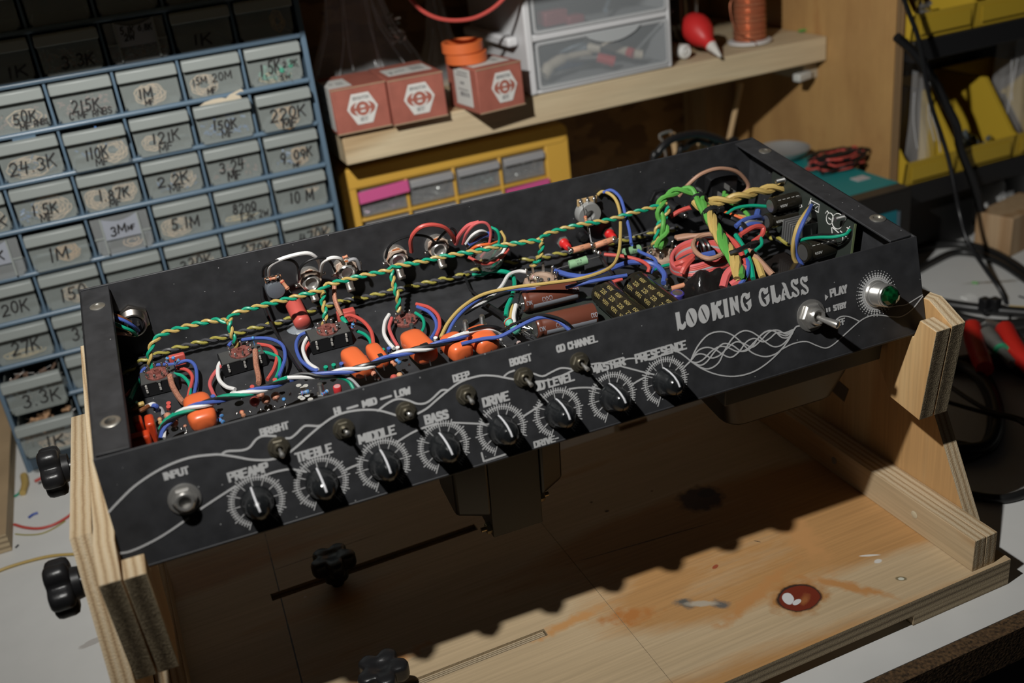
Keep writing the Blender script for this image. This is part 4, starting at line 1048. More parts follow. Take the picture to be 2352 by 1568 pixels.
# ---------------------------------------------------------------- hanging cords
def cord(name, pts, r, m, label, cat='cable', n=6):
    mb = MB(); mb.tube(smooth(pts, n), r, 10); return obj(name, mb, m, None, label=label, category=cat)
P = [aty(a, b, y) for a, b, y in ((2070, -20, .36), (2088, 30, .36), (2107, 80, .36), (2118, 130, .36), (2128, 190, .36), (2142, 250, .355), (2162, 310, .35), (2180, 370, .34), (2192, 430, .33), (2204, 490, .32), (2222, 552, .30), (2262, 615, .28), (2300, 670, .26), (2318, 720, .235))]
P += [atz(2316, 752, .006), atz(2290, 768, .004)]
cord('hanging_cable', P, .0026, WIRE['black'], 'thin black cord dropping in front of the yellow bins to the bench')
P = [aty(a, b, .385) for a, b in ((2060, 85), (2100, 122), (2145, 185), (2178, 250), (2197, 290), (2205, 340), (2225, 392), (2245, 450), (2258, 505))] + [atz(2262, 538, .005)]
cord('hanging_cable', P, .0052, WIRE['black'], 'thicker black cord slanting across the bags down to the bench')
# ---------------------------------------------------------------- cable coils on the bench
CBL = mat('black_rubber', (.012, .012, .012), .38)
zc = .0055
def bz(lst, z=zc):
    P = [atz(a, b, z) for a, b in lst]
    if lst[-1][0] > 2370: P.append(P[-1] + (P[-1] - P[-2]).normalized() * .10)      # run on past the picture's edge
    return P
cord('cable_coil', bz([(2100, 574), (2150, 563), (2215, 562), (2270, 575), (2320, 600), (2375, 640)], .0052), .0050, CBL, 'thick black cable curving across the bench top right')
cord('cable_coil', bz([(2100, 625), (2140, 602), (2190, 580), (2245, 584), (2300, 605), (2375, 655)], .0048), .0042, CBL, 'black cable arching over the bench marks, below the thick one')
cord('cable_coil', bz([(2110, 668), (2150, 692), (2210, 704), (2280, 712), (2375, 720)], .0062), .0060, CBL, 'glossy black cable passing behind the cradle arm')
cord('cable_coil', bz([(2140, 690), (2190, 722), (2240, 738), (2300, 745), (2375, 740)], .0060), .0056, CBL, 'second black cable in front of the glossy one')
cord('cable_coil', bz([(2150, 712), (2200, 745), (2260, 762), (2330, 765), (2375, 760)], .0168), .0045, CBL, 'black cable lying on top above the pliers')
mb = MB()
for s, (dx, dy, r) in enumerate(((0, 0, .0055), (14, 6, .0055), (26, 0, .005))):
    P = bz([(2150 + dx, 828 + dy), (2205 + dx, 838 + dy), (2252 + dx * .6, 872 + dy), (2278 + dx * .5, 930), (2280 + dx * .5, 985), (2258 + dx * .4, 1030 - dy), (2205, 1052 - dy - s * 14), (2160, 1048 - s * 16)], .0058 + .006 * (s % 2))
    mb.tube(smooth(P, 6), r, 10)
obj('cable_coil', mb, CBL, None, label='coiled black cable bundle beside the right cradle leg', category='cable')
cord('cable', bz([(2150, 862), (2200, 900), (2270, 942), (2330, 958), (2375, 972)], .0190), .0022, CBL, 'thin black lead crossing over the coil, upper one')
cord('cable', bz([(2150, 915), (2200, 930), (2265, 948), (2330, 962), (2375, 985)], .0240), .0020, CBL, 'thin black lead crossing over the coil, lower one')
cord('cable', bz([(2190, 1126), (2230, 1137), (2290, 1145), (2330, 1140), (2375, 1124)], .0040), .0038, CBL, 'single black cable on the bench right of the cradle foot')
cord('cable', bz([(2160, 842), (2240, 830), (2310, 835), (2375, 860)], .0090), .0080, CBL, 'fat black cable under the red plier handles')
mb = MB(); p = atz(2262, 700, .014); q = atz(2285, 700, .014)
mb.cb(p, (.010, 0, 0), (0, .010, 0), (0, 0, .016)); mb.cb(q, (.010, 0, 0), (0, .010, 0), (0, 0, .016)); mb.cb((p + q) / 2 - V((0, 0, .005)), (.02, 0, 0), (0, .008, 0), (0, 0, .006)); obj('plug_connector', mb, BLACKP, None, bevel=.001, label='two pronged black plug standing on the cables', category='plug')
# pliers
pl = thing('pliers', atz(2285, 800, 0.01), 'pliers with thick red handles lying among black cables', 'pliers')
for a in (([(2232, 752), (2240, 790), (2252, 822), (2262, 848)]), ([(2308, 756), (2325, 790), (2350, 825), (2385, 860)])):
    P = [atz(x, y, .0200) for x, y in a]
    mb = MB(); mb.tube(smooth(P, 5), [.0095] * 12 + [.0085] * 4, 10); obj('handle', mb, mat('plier_red', (.50, .018, .012), .4), pl)
mb = MB(); mb.tube([atz(2232, 754, .020), atz(2262, 742, .018), atz(2308, 757, .020)], .006, 8); obj('jaw', mb, DULL, pl)
t = thing('audio_plug', atz(2290, 790, .02), 'grey jack plug with a green ring between the red handles', 'plug')
mb = MB(); P = [atz(2268, 766, .022), atz(2282, 785, .022), atz(2300, 806, .021), atz(2325, 836, .018)]; mb.tube(smooth(P, 4), [.0085] * 5 + [.0078] * 3 + [.005] * 5, 12); obj('plug_body', mb, mat('plug_grey', (.12, .12, .11), .3), t)
a = atz(2298, 803, .0212); b = atz(2302, 808, .0208); mb = MB(); mb.tube([a, b], .0079, 12); obj('green_ring', mb, mat('ring_green', (.04, .32, .16), .4), t)
# junk at the far right of the bench
mb = MB(); mb.bx(.924, 1.040, .42, .50, .0, .070); obj('equipment_case', mb, mat('case_black', (.008, .008, .008), .5), None, bevel=.003, label='black equipment case right of the power supply', category='case')
mb = MB(); mb.bx(1.045, 1.075, .455, .50, 0, .040); obj('black_adapter', mb, mat('adapter_black', (.02, .02, .021), .45), None, bevel=.004, label='small black adapter box by the thick hanging cord', category='adapter')
mb = MB(); c = atz(2262, 505, 0); mb.lathe(c, (0, 0, 1), [(.020, 0), (.021, .003), (.021, .05), (.017, .056), (.009, .058), (.009, .064), (0, .065)], 20); obj('white_bottle', mb, mat('bottle_white', (.50, .50, .49), .4), None, label='white plastic bottle at the back of the bench', category='bottle')
mb = MB(); c = V((1.215, .50, 0)); mb.lathe(c, (0, 0, 1), [(.034, 0), (.036, .003), (.036, .062), (.030, .070), (.013, .072), (0, .073)], 20); obj('white_tub', mb, mat('tub_white', (.50, .50, .50), .45), None, label='white tub under the bin rack at frame edge', category='tub')
bag('plastic_bag', 'crumpled clear wrap between white bottle and wood block', 'bag', (1.098, .425, 0.001), .022, .020, .045, 31, .5, 8)
mb = MB(); mb.box(atz(2318, 592, 0) + V((.0, 0, 0)), (.09, .02, 0), (-.012, .045, 0), (0, 0, .050)); obj('wood_block', mb, wood('pine_block', [(.40, .27, .15), (.45, .31, .18), (.36, .22, .11)], axis=2, scale=.5), None, bevel=.001, label='pine block standing at the right frame edge', category='wood block')
p = atz(2238, 650, .0008); mb = MB(); mb.tube([p + V((-.002, .002, .0008)), p + V((.002, -.0035, .0008))], .0015, 8); obj('wire_scrap', mb, WIRE['lime'], None, label='tiny green scrap on the bench right of the jewel light', category='wire scrap')
p = atz(2225, 682, .0004); mb = MB(); mb.bx(p.x - .007, p.x + .007, p.y - .005, p.y + .005, 0.0001, .0014); obj('paper_scrap', mb, mat('scrap_white', (.70, .70, .68), .6), None, label='white paper scrap on the bench behind the black cables', category='scrap')
cord('wire_scrap', bz([(2340, 680), (2360, 686), (2385, 694)], .001), .0009, WIRE['black'], 'short black wire at right frame edge', 'wire scrap')
cord('wire_scrap', bz([(2318, 702), (2345, 704), (2385, 705)], .001), .0009, WIRE['yellow'], 'yellow wire end at right frame edge', 'wire scrap')
# ================================================================ left of the cradle
o = obj('plywood_sheet', MB().bx(-.62, -.1232, .3722, .77, .0003, .0185), [mat('worn_board', (.36, .26, .155), .6, noise=.15, nscale=15), EDZ], None, label='plywood sheet lying on the bench at the left frame edge', category='board'); facemats(o, Z_)
cord('wire_scrap', bz([(33, 1204), (58, 1211), (90, 1213), (122, 1205), (150, 1190), (180, 1168)], .0014), .0013, WIRE['red'], 'red wire scrap on the bench left of the cradle', 'wire scrap')
cord('wire_scrap', bz([(35, 1226), (62, 1228), (95, 1225), (125, 1212), (150, 1196)], .0007), .0006, WIRE['olive'], 'thin dull wire curving under the red wire scrap', 'wire scrap')
cord('wire_scrap', bz([(-25, 1320), (20, 1302), (70, 1287), (120, 1276), (172, 1272)], .0016), .0014, WIRE['yellow'], 'yellow wire running behind the lower left star knob', 'wire scrap')
p = bz([(55, 1092), (58, 1110), (52, 1132)], .003); mb = MB(); mb.tube(p, [.0038, .0036, .0032], 8); obj('cable_tie_end', mb, WIRE['yellow'], None, label='yellow sleeve scrap in front of the blue cabinet corner', category='scrap')
cord('wire_scrap', bz([(50, 1120), (44, 1132), (33, 1140)], .0012), .0011, WIRE['green'], 'green wire bit by the yellow sleeve scrap', 'wire scrap')
cord('wire_scrap', bz([(80, 1105), (100, 1095), (122, 1086)], .0017), .0015, WIRE['red'], 'red wire bit under the bottom open drawer', 'wire scrap')
cord('wire_scrap', bz([(88, 1110), (110, 1100), (130, 1092)], .0011), .0010, WIRE['black'], 'black wire bit under the bottom open drawer', 'wire scrap')
cord('wire_scrap', bz([(116, 1137), (131, 1130)], .0013), .0012, WIRE['black'], 'black scrap on the bench by the upper left star knob', 'wire scrap')
cord('wire_scrap', bz([(66, 1188), (76, 1181), (87, 1177)], .0013), .0012, WIRE['blue'], 'blue green sliver on the bench above the red wire', 'wire scrap')
cord('wire_scrap', bz([(36, 1257), (42, 1251)], .0009), .0008, WIRE['darkgrey'], 'dark speck of wire beside the plywood sheet', 'wire scrap')
# ================================================================ the amplifier (one thing, many parts)
amp = thing('guitar_amplifier', ch(CL / 2, .09, 0), 'open black amplifier chassis full of coloured wiring, LOOKING GLASS lettered on its front', 'amplifier')
T = .0016
def plate(name, pts, n, t=T, m=CHM, **k):
    return obj(name, MB().prism(pts, n * t), m, amp, bevel=.0005, **k)
plate('chassis_floor', [ch(0, VB, 0), ch(CL, VB, 0), ch(CL, WD, 0), ch(0, WD, 0)], RN)
plate('rear_panel', [ch(0, WD, 0), ch(CL, WD, 0), ch(CL, WD, FL), ch(0, WD, FL)], -DV)
plate('front_panel', [pan(0, -.0002), pan(CL, -.0002), pan(CL, HP), pan(0, HP)], -PN, label='black front panel printed with grey artwork and dials')
FW = .0192
for s in (0, 1):
    u0 = 0 if s == 0 else CL
    mb = MB(); sg = 1 if s == 0 else -1
    mb.prism([ch(u0 + sg * .0002, VB * .99, 0), ch(u0 + sg * .0002, WD - .0002, 0), ch(u0 + sg * .0002, WD - .0002, FL), ch(u0 + sg * .0002, .0004, FL)], EX * (sg * T))
    # folded flange with a gap to the front panel
    fp = [ch(u0 + sg * .0002, .0035, FL - T), ch(u0 + sg * FW, .0028, FL - T), ch(u0 + sg * FW, WD - .0042, FL - T), ch(u0 + sg * .0002, WD - .0035, FL - T)]
    mb.prism(fp, RN * T)
    mb.prism([ch(u0 + sg * (FW - .0012), .0028, FL - .0075), ch(u0 + sg * (FW - .0012), WD - .0042, FL - .0075), ch(u0 + sg * (FW - .0012), WD - .0042, FL - T), ch(u0 + sg * (FW - .0012), .0028, FL - T)], EX * (sg * .0012)) if s == 0 else None
    e = obj('end_panel', mb, CHM, amp, bevel=.0004)
    for (px, py), hole in (((224, 704), 0), ((254, 969), 1)) if s == 0 else (((1757, 347), 0), ((2016, 502), 1)):
        c = hit(px, py, ch(0, 0, FL), RN)
        r = .0056 if hole else .0050
        mb = MB()
        if hole: mb.lathe(c, RN, [(r, 0), (r, .0005), (r * .85, .0010), (r * .58, .0009), (r * .55, -.002), (.0001, -.002)], 24)
        else: mb.lathe(c, RN, [(r, 0), (r, .0004), (r * .8, .0009), (r * .45, .0010), (r * .3, .0004), (0, .0003)], 24)
        ri = obj('rivet_nut', mb, mat('worn_zinc', (.50, .48, .43), .38, .9), e)
        if hole: obj('thread_hole', MB().lathe(c, RN, [(r * .54, -.0005), (0, -.0006)], 20), mat('hole_dark', (.10, .10, .09), .6), ri)
# ---------------------------------------------------------------- printed artwork on the panel
ISC = .00052
def P2(px, py): return puv(px, py)
fpan = lambda a, b, o: pan(a, b, .00012 + o)
art = MB()
def line(pts, wd=ISC, n=4, mbx=None):
    q = [V((*P2(*p), 0)) for p in pts]
    q = [(p.x, p.y) for p in smooth(q, n)]
    (mbx or art).stroke(q, fpan, pen_round(wd, 8))
line([(250, 1175), (276, 1147.5), (309, 1116), (354, 1085), (398.6, 1062.7), (443, 1049), (488, 1043.7), (508, 1043.7), (544, 1049), (577, 1055), (611, 1056), (633, 1052.6)], .00060)
line([(508, 1043.7), (521, 1036), (555, 1033.7), (573, 1027), (588, 1009), (604, 1001), (633, 1001)], .00058)
line([(657, 1006), (668, 1005), (681, 995), (694, 982), (704, 977), (730, 978), (738.6, 975.7)], .00058)
line([(667, 1037), (687.6, 1020), (713, 997), (738.6, 975.7), (764, 958), (789.6, 947.6), (815, 942.5), (840.6, 940.5), (866.6, 941.5), (890, 947), (909, 953)], .00058)
line([(867.8, 942.8), (889.6, 926), (912.5, 916), (935.5, 918.5), (958, 926.6), (977, 925.4), (993, 915), (1011, 898), (1020, 895), (1029.6, 895.6)], .00056)
line([(957, 950.7), (981, 937), (1004, 917), (1032, 894), (1055, 878), (1080, 868), (1108, 862), (1137.5, 863), (1160, 867), (1181, 871)], .00056)
line([(1157.6, 864), (1167, 856), (1181, 850.5)], .0005)
line([(1225.5, 857.6), (1246, 863.6), (1265, 855), (1284, 846), (1300, 845), (1319.5, 849)], .00052)
line([(1225.5, 876.7), (1262, 872), (1293, 861), (1318, 849)], .00052)
line([(1354.6, 837), (1372.7, 834), (1391.6, 834), (1415, 838), (1446.6, 846), (1483, 855.5), (1503, 860)], .0005)
line([(1415, 838), (1435.6, 825.6), (1454.5, 822.5), (1470, 824), (1495, 825.6), (1514, 818), (1538, 806), (1557, 808), (1572.5, 817.8), (1585, 828)], .00045)
line([(277, 1270), (298, 1266), (331.6, 1252), (376, 1228), (432, 1190)], .0006)
line([(456.6, 1171), (499, 1143), (541, 1116)], .0006)
line([(600, 1094), (633, 1083), (666, 1077), (689, 1080.5), (703, 1083)], .00056)
line([(793, 1079), (808, 1072), (825, 1065.5)], .00056)
line([(912.5, 1014), (947, 993), (981, 979), (1004, 972.5)], .00056)
line([(1039, 970), (1096, 972.5), (1128, 973.6)], .00054)
line([(1203, 955), (1231, 937), (1250, 925)], .00054)
line([(1307.6, 893), (1329, 890), (1357.6, 890), (1379, 893)], .0005)
line([(1453, 882), (1466, 874), (1480, 866.5)], .0005)
line([(1571, 843), (1585.7, 829)], .00045)
def zw(l): return [(1500 + a / 3.733, 600 + b / 3.733) for a, b in l]
for l in ([(320, 855), (420, 920), (550, 970), (700, 985), (850, 950), (980, 870), (1100, 755), (1180, 640), (1210, 580)],
          [(320, 855), (400, 905), (480, 920), (560, 870), (610, 770), (680, 660), (760, 600), (830, 600), (900, 640), (960, 690), (1030, 730), (1100, 718), (1170, 650), (1210, 580)],
          [(320, 855), (400, 890), (460, 860), (530, 770), (600, 706), (680, 720), (760, 772), (840, 740), (900, 660), (970, 602), (1040, 600), (1100, 650), (1160, 650), (1210, 580)],
          [(320, 855), (370, 867), (430, 840), (500, 770), (570, 730), (640, 738), (720, 772), (800, 755), (880, 680), (950, 610), (1020, 592), (1090, 625), (1150, 635), (1210, 580)],
          [(320, 855), (370, 800), (430, 795), (500, 828), (570, 805), (640, 740), (710, 690), (780, 705), (850, 735), (920, 680), (1000, 602), (1070, 590), (1140, 622), (1210, 580)],
          [(320, 855), (385, 765), (460, 737), (530, 755), (600, 800), (670, 822), (740, 770), (800, 690), (870, 660), (940, 690), (1000, 660), (1060, 610), (1130, 612), (1210, 580)],
          [(320, 855), (380, 730), (470, 630), (580, 601), (680, 632), (760, 700), (830, 770), (900, 805), (980, 815), (1070, 780), (1150, 690), (1210, 580)]):
    line(zw(l), .00042)
line(zw([(1205, 590), (1225, 562), (1250, 553), (1285, 556)]), .00045)
line([(1794.7, 802), (1821.5, 789), (1851, 784), (1875, 793), (1896, 799), (1915, 790), (1942, 766), (1974, 738), (1995.6, 726), (2017, 723), (2049, 727), (2070.6, 726), (2094.7, 710), (2119, 680)], .00038)
line([(1912.5, 742), (1928.6, 728), (1944.7, 726), (1960, 731), (1974, 738)], .00038)
line([(2040, 706), (2060, 702), (2081, 699), (2103, 686), (2118, 677)], .00034)
for a, b in (((798, 938), (821, 931)), ((875, 916), (898, 909))): line([a, b], .00062)
line([(1106, 1040), (1111, 1059)], .00055); line([(1111, 1059), (1161, 1043)], .00055)
obj('panel_artwork', art, INK, amp, sm=0)
# lettering
let = None
def label(t, bl, br, tl, gap=.30, pa=.195, pb=.085):
    let = MB()
    a, b = P2(*bl); c, d = P2(*br); e, f = P2(*tl)
    h = b - f; L = c - a
    tot = sum(.55 if q == ' ' else NARROW.get(q, 1) for q in t) + gap * (len(t) - 1)
    u = L / tot
    px, py = u * pa * 1.25, h * pb
    fr = lambda x, y, o: pan(x, y, .00013 + o)
    for pl_ in text2d(t, L - 2 * px, h - 2 * py, gap):
        let.stroke([(a + px + x, b - py - y) for x, y in pl_], fr, pen_rect(px, py))
    obj('panel_lettering', let, INK, amp, sm=0)
for a in (('INPUT', (376, 1104), (437, 1087), (372, 1086)), ('BRIGHT', (599, 1002), (666, 984), (595, 985)), ('PREAMP', (526, 1108), (620, 1080), (520, 1086)),
          ('TREBLE', (681, 1063), (767, 1040), (674, 1041)), ('HI', (769, 955), (787, 950), (764, 937)), ('MID', (833, 937), (868, 928), (830, 920)), ('LOW', (908, 914), (945, 904), (904, 897)),
          ('MIDDLE', (825, 1021), (912, 998), (820, 999)), ('BASS', (977, 976), (1033, 960), (973, 954)), ('DEEP', (1041.6, 878.5), (1081, 868), (1039, 861)), ('DRIVE', (1110, 936), (1172, 918), (1106, 914)),
          ('BOOST', (1172, 842), (1223, 828), (1169.5, 824)), ('OD CHANNEL', (1279, 811), (1374, 785), (1277, 793)), ('OD LEVEL', (1228, 900), (1321, 874), (1224, 879)),
          ('MASTER', (1357, 861), (1438, 839), (1353, 841)), ('PRESESENCE', (1460, 835), (1578, 799), (1455, 814)), ('DRIVE-', (1227, 1029), (1285, 1012), (1224, 1014)),
          ('PLAY', (1907, 683), (1947, 671), (1905, 664)), ('STBY', (1914, 715), (1945, 706), (1912, 701)), ('OFF', (1920.6, 750), (1942, 743), (1919, 735))): label(*a)
let = MB()
def poly(pts, o=.00013):
    q = [P2(*p) for p in pts]; let.prism([pan(a, b, o) for a, b in q], PN * .0002)
poly([(1894.5, 676), (1895.5, 690), (1902, 681)])
poly([(1897, 708), (1900, 707), (1901, 716), (1898, 717)]); poly([(1902.5, 706.5), (1906, 705.5), (1907, 714.5), (1903.5, 715.5)])
poly([(1900, 735), (1909, 732.5), (1910, 740.5), (1901, 743)])
obj('panel_symbols', let, INK, amp, sm=0)
let = MB()
S6 = 6.533
def zl(l, dx=0, dy=0): return [(1530 + (a + dx) / S6, 610 + (b + dy) / S6) for a, b in l]
Lp = [(135, 705), (195, 690), (222, 865), (240, 890), (262, 868), (275, 835), (290, 840), (297, 890), (285, 930), (250, 962), (215, 955), (192, 940), (185, 975), (172, 972)]
Gp = [(1250, 395), (1255, 470), (1230, 500), (1200, 505), (1185, 480), (1190, 455), (1165, 460), (1148, 490), (1150, 540), (1170, 600), (1210, 650), (1235, 660), (1225, 600), (1215, 580), (1195, 568), (1270, 495), (1280, 600), (1262, 645), (1225, 680), (1190, 688), (1155, 670), (1130, 620), (1115, 550), (1122, 470), (1150, 415), (1185, 405), (1225, 420)]
Sp = [(1975, 190), (1980, 260), (1955, 285), (1930, 280), (1920, 262), (1900, 240), (1895, 270), (1915, 305), (1960, 330), (1990, 370), (1998, 410), (1985, 445), (1950, 470), (1920, 470), (1900, 460), (1888, 480), (1885, 400), (1905, 390), (1925, 410), (1960, 440), (1975, 430), (1960, 390), (1910, 350), (1875, 310), (1868, 260), (1880, 220), (1910, 200), (1945, 205)]
Kp = [(665, 560), (722, 545), (728, 600), (745, 585), (760, 535), (790, 530), (812, 520), (825, 515), (825, 570), (805, 605), (785, 600), (770, 620), (800, 660), (815, 700), (835, 745), (858, 740), (850, 775), (815, 798), (785, 790), (770, 740), (760, 690), (755, 720), (750, 790), (735, 820), (700, 828)]
Np = [(945, 480), (990, 470), (1010, 520), (1040, 570), (1030, 460), (1070, 448), (1100, 715), (1075, 690), (1040, 660), (1010, 600), (1000, 590), (1032, 735), (978, 748)]
poly(zl(Lp)); poly(zl(Lp, 1423, -402)); poly(zl(Kp)); poly(zl([(850, 508), (910, 490), (942, 765), (882, 775)])); poly(zl(Np)); poly(zl(Gp)); poly(zl(Gp, 272, -75)); poly(zl(Sp)); poly(zl(Sp, 140, -38))
poly(zl([(1725, 528), (1735, 430), (1752, 340), (1768, 345), (1762, 415), (1770, 450), (1785, 510)]))
poly(zl([(1730, 258), (1760, 252), (1790, 270), (1820, 350), (1850, 440), (1865, 465), (1885, 455), (1880, 485), (1845, 502), (1815, 480), (1795, 430), (1768, 345), (1752, 300)]))
poly(zl([(1760, 416), (1802, 406), (1802, 440), (1762, 450)]))
for dx, dy in ((0, 0), (187, -55)):
    n = 28; out = []; inn = []
    for i in range(n):
        a = 2 * PI * i / n
        ox, oy = 378 + 84 * math.cos(a) + 6 * math.sin(a), 778 + 141 * math.sin(a) - 18 * math.cos(a)
        t = math.sin(a); ix = 377 + 13 * math.cos(a) * (1 if abs(t) < .9 else .6) + 46 * t; iy = 781 + 102 * t
        out.append((ox, oy)); inn.append((ix, iy))
    O_ = [P2(*p) for p in zl(out, dx, dy)]; I_ = [P2(*p) for p in zl(inn, dx, dy)]
    for i in range(n):
        j = (i + 1) % n
        let.prism([pan(*q, .00013) for q in (O_[i], O_[j], I_[j], I_[i])], PN * .0002)
obj('panel_lettering', let, INK, amp, sm=0)
# ---------------------------------------------------------------- dials and knobs
KN = [(.0751 + .03661 * i, .0474) for i in range(8)]
NAMES = ['preamp', 'treble', 'middle', 'bass', 'drive', 'level', 'master', 'presence']
for i, (u, v) in enumerate(KN):
    mb = MB()
    R = .0139
    A0, A1 = 118, 118 + 302          # clockwise sweep in panel coordinates (y down)
    pr_ = pen_round(.00026, 6); pt_ = pen_round(.00032, 6)
    mb.stroke([(u + R * math.cos(math.radians(A0 + (A1 - A0) * k / 60)), v + R * math.sin(math.radians(A0 + (A1 - A0) * k / 60))) for k in range(61)], fpan, pr_)
    nt_ = 50
    for k in range(nt_ + 1):
        a = math.radians(A0 + (A1 - A0) * k / nt_); mj = k % 5 == 0
        ra, rb = (.0121, .0165) if mj else (.0123, .0153)
        mb.stroke([(u + ra * math.cos(a), v + ra * math.sin(a)), (u + rb * math.cos(a), v + rb * math.sin(a))], fpan, pt_)
        if mj: mb.stroke([(u + .0095 * math.cos(a), v + .0095 * math.sin(a)), (u + .0121 * math.cos(a), v + .0121 * math.sin(a))], fpan, pr_)
    obj('dial_scale', mb, INK, amp, sm=0)
    c = pan(u, v, .0004)
    mb = MB()
    mb.lathe(c, PN, [(.0090, 0), (.0093, .0006), (.0092, .0018), (.0084, .0027), (.0077, .0056), (.0070, .0104), (.0060, .0142), (.0040, .0162), (0, .0167)], 36)
    # arched pointer fin across the knob
    tilt = math.radians(-5 + 3 * ((i * 37) % 3 - 1)); d = (-NV) * math.cos(tilt) + EX * math.sin(tilt); sd = d.cross(PN)
    prof = [(-.0095, .0008), (-.0092, .0046), (-.0080, .0099), (-.0060, .0146), (-.0030, .0178), (0, .0187), (.0030, .0178), (.0060, .0146), (.0080, .0099), (.0092, .0046), (.0095, .0008)]
    n = len(prof); b = mb.add([c + d * a + PN * z - sd * .0016 for a, z in prof]); mb.add([c + d * (a * .985) + PN * (z + .0002) - sd * .0007 for a, z in prof]); mb.add([c + d * (a * .985) + PN * (z + .0002) + sd * .0007 for a, z in prof]); mb.add([c + d * a + PN * z + sd * .0016 for a, z in prof])
    for r_ in range(3):
        for k in range(n - 1): mb.face((b + r_ * n + k, b + r_ * n + k + 1, b + (r_ + 1) * n + k + 1, b + (r_ + 1) * n + k))
    kb = obj('control_knob', mb, KNOBM, amp, sm=35, origin=c)
    mb = MB(); pl_ = [(z, a) for a, z in prof if a >= -.0005]
    b = mb.add([c + d * a + PN * (z + .00045) - sd * .00052 for z, a in pl_]); mb.add([c + d * a + PN * (z + .00045) + sd * .00052 for z, a in pl_])
    m_ = len(pl_)
    for k in range(m_ - 1): mb.face((b + k, b + k + 1, b + m_ + k + 1, b + m_ + k))
    obj('pointer_line', mb, mat('pointer_white', (.52, .52, .54), .4), kb)
# ---------------------------------------------------------------- switches, jack, pilot light
def toggle(px, py, big=False, bat=(0, .5), mats_=(BRASS, STEEL)):
    u, v = P2(px, py); c = pan(u, v, .0001); k = 1.72 if big else 1.0
    mb = MB(); mb.lathe(c, PN, [(.0062 * k, 0), (.0062 * k, .0007), (.0055 * k, .0010), (.003, .001)], 26)
    mb.lathe(c + PN * .0009, PN, [(.0050 * k, 0), (.0051 * k, .0003), (.0051 * k, .0015 * k), (.0045 * k, .0020 * k), (.0032, .002 * k)], 6, xd=EX)
    mb.lathe(c + PN * (.0026 * k), PN, [(.0032 * k, 0), (.0032 * k, .0022 * k), (.0027 * k, .0028 * k), (.0021 * k, .0026 * k), (.0019 * k, .0008 * k), (.0001, .0006 * k)], 20)
    t = obj('toggle_switch', mb, mats_[0], amp, sm=30, origin=c)
    d = (PN + EX * bat[0] + NV * bat[1]).normalized(); b = c + PN * (.0034 * k)
    L = .0085 * (2.0 if big else 1)
    mb = MB(); mb.lathe(b, d, [(.0007 * k, 0), (.0009 * k, L * .4), (.00135 * k, L * .85), (.00125 * k, L * .95), (.0006 * k, L), (0, L)] if not big else [(.0014, 0), (.0021, L * .45), (.0027, L * .9), (.0024, L * .97), (.0012, L), (0, L)], 14)
    obj('lever', mb, mats_[1], t)
for q, b in (((640, 1027), (.05, .30)), ((789, 985), (.05, -.05)), ((932, 945), (.0, -.10)), ((1070, 906), (.05, .35)), ((1202, 866), (.1, .42)), ((1330, 831), (.1, .42))): toggle(*q, bat=b)
toggle(1862, 724, True, (.36, .34), (STEEL, STEEL))
u, v = P2(424, 1145); c = pan(u, v, .0001)
mb = MB(); mb.lathe(c, PN, [(.0088, 0), (.0088, .0008), (.0078, .0012), (.005, .0012)], 30); mb.lathe(c + PN * .001, PN, [(.0068, 0), (.0070, .0004), (.0070, .0022), (.0062, .0030), (.0045, .0030)], 6, xd=EX)
mb.lathe(c + PN * .0038, PN, [(.0052, -.001), (.0052, .0030), (.0046, .0036), (.0034, .0034), (.0031, -.004), (0, -.0042)], 28)
j = obj('input_jack', mb, STEEL, amp, sm=30, origin=c)
mb = MB(); mb.cb(c + PN * .0004 + EX * .0008, EX * .0016, NV * .0026, PN * .0008); obj('contact', mb, mat('jack_blue', (.02, .20, .36), .4), j)
mb = MB(); mb.lathe(c + PN * .0002, PN, [(.003, 0), (0, .0001)], 16); obj('bore', mb, mat('bore_dark', (.05, .03, .025), .4), j)
# jewel pilot light with printed burst of dots
u, v = P2(2012, 674); c = pan(u, v, .0001)
mb = MB()
for k in range(38):
    a = 2 * PI * k / 38
    for r, s in ((.0106, .0009), (.0121, .00072), (.0136, .00055), (.0153, .00034)):
        x, y = u + r * math.cos(a), v + r * math.sin(a)
        mb.prism([pan(x + s * math.cos(2 * PI * t / 8), y + s * math.sin(2 * PI * t / 8), .00013) for t in range(8)], PN * .0002)
ro = [(u + .0102 * math.cos(2 * PI * t / 40), v + .0102 * math.sin(2 * PI * t / 40)) for t in range(40)]; ri = [(u + .008 * math.cos(2 * PI * t / 40), v + .008 * math.sin(2 * PI * t / 40)) for t in range(40)]
for t in range(40):
    s = (t + 1) % 40; mb.prism([pan(*q, .00013) for q in (ro[t], ro[s], ri[s], ri[t])], PN * .0002)
obj('burst_print', mb, INK, amp, sm=0)
mb = MB(); mb.lathe(c, PN, [(.0089, 0), (.0092, .0008), (.0086, .0018), (.0080, .0022), (.0078, .0030)] + [(.0078 - (.0004 if q % 2 else 0), .0030 + .0005 * q) for q in range(18)] + [(.0074, .0122), (.0076, .0128), (.0072, .0134), (.0066, .0134), (.0064, .0116)], 40)
pi_ = obj('pilot_light', mb, STEEL, amp, origin=c)
mb = MB(); mb.lathe(c, PN, [(.0066, .0120), (.0064, .0148), (.0050, .0176), (.0024, .0192), (0, .0193)], 9); obj('jewel', mb, mat('green_jewel', (.001, .028, .007), .06, coat=1.0, noise=.95, nscale=260), pi_, sm=5)
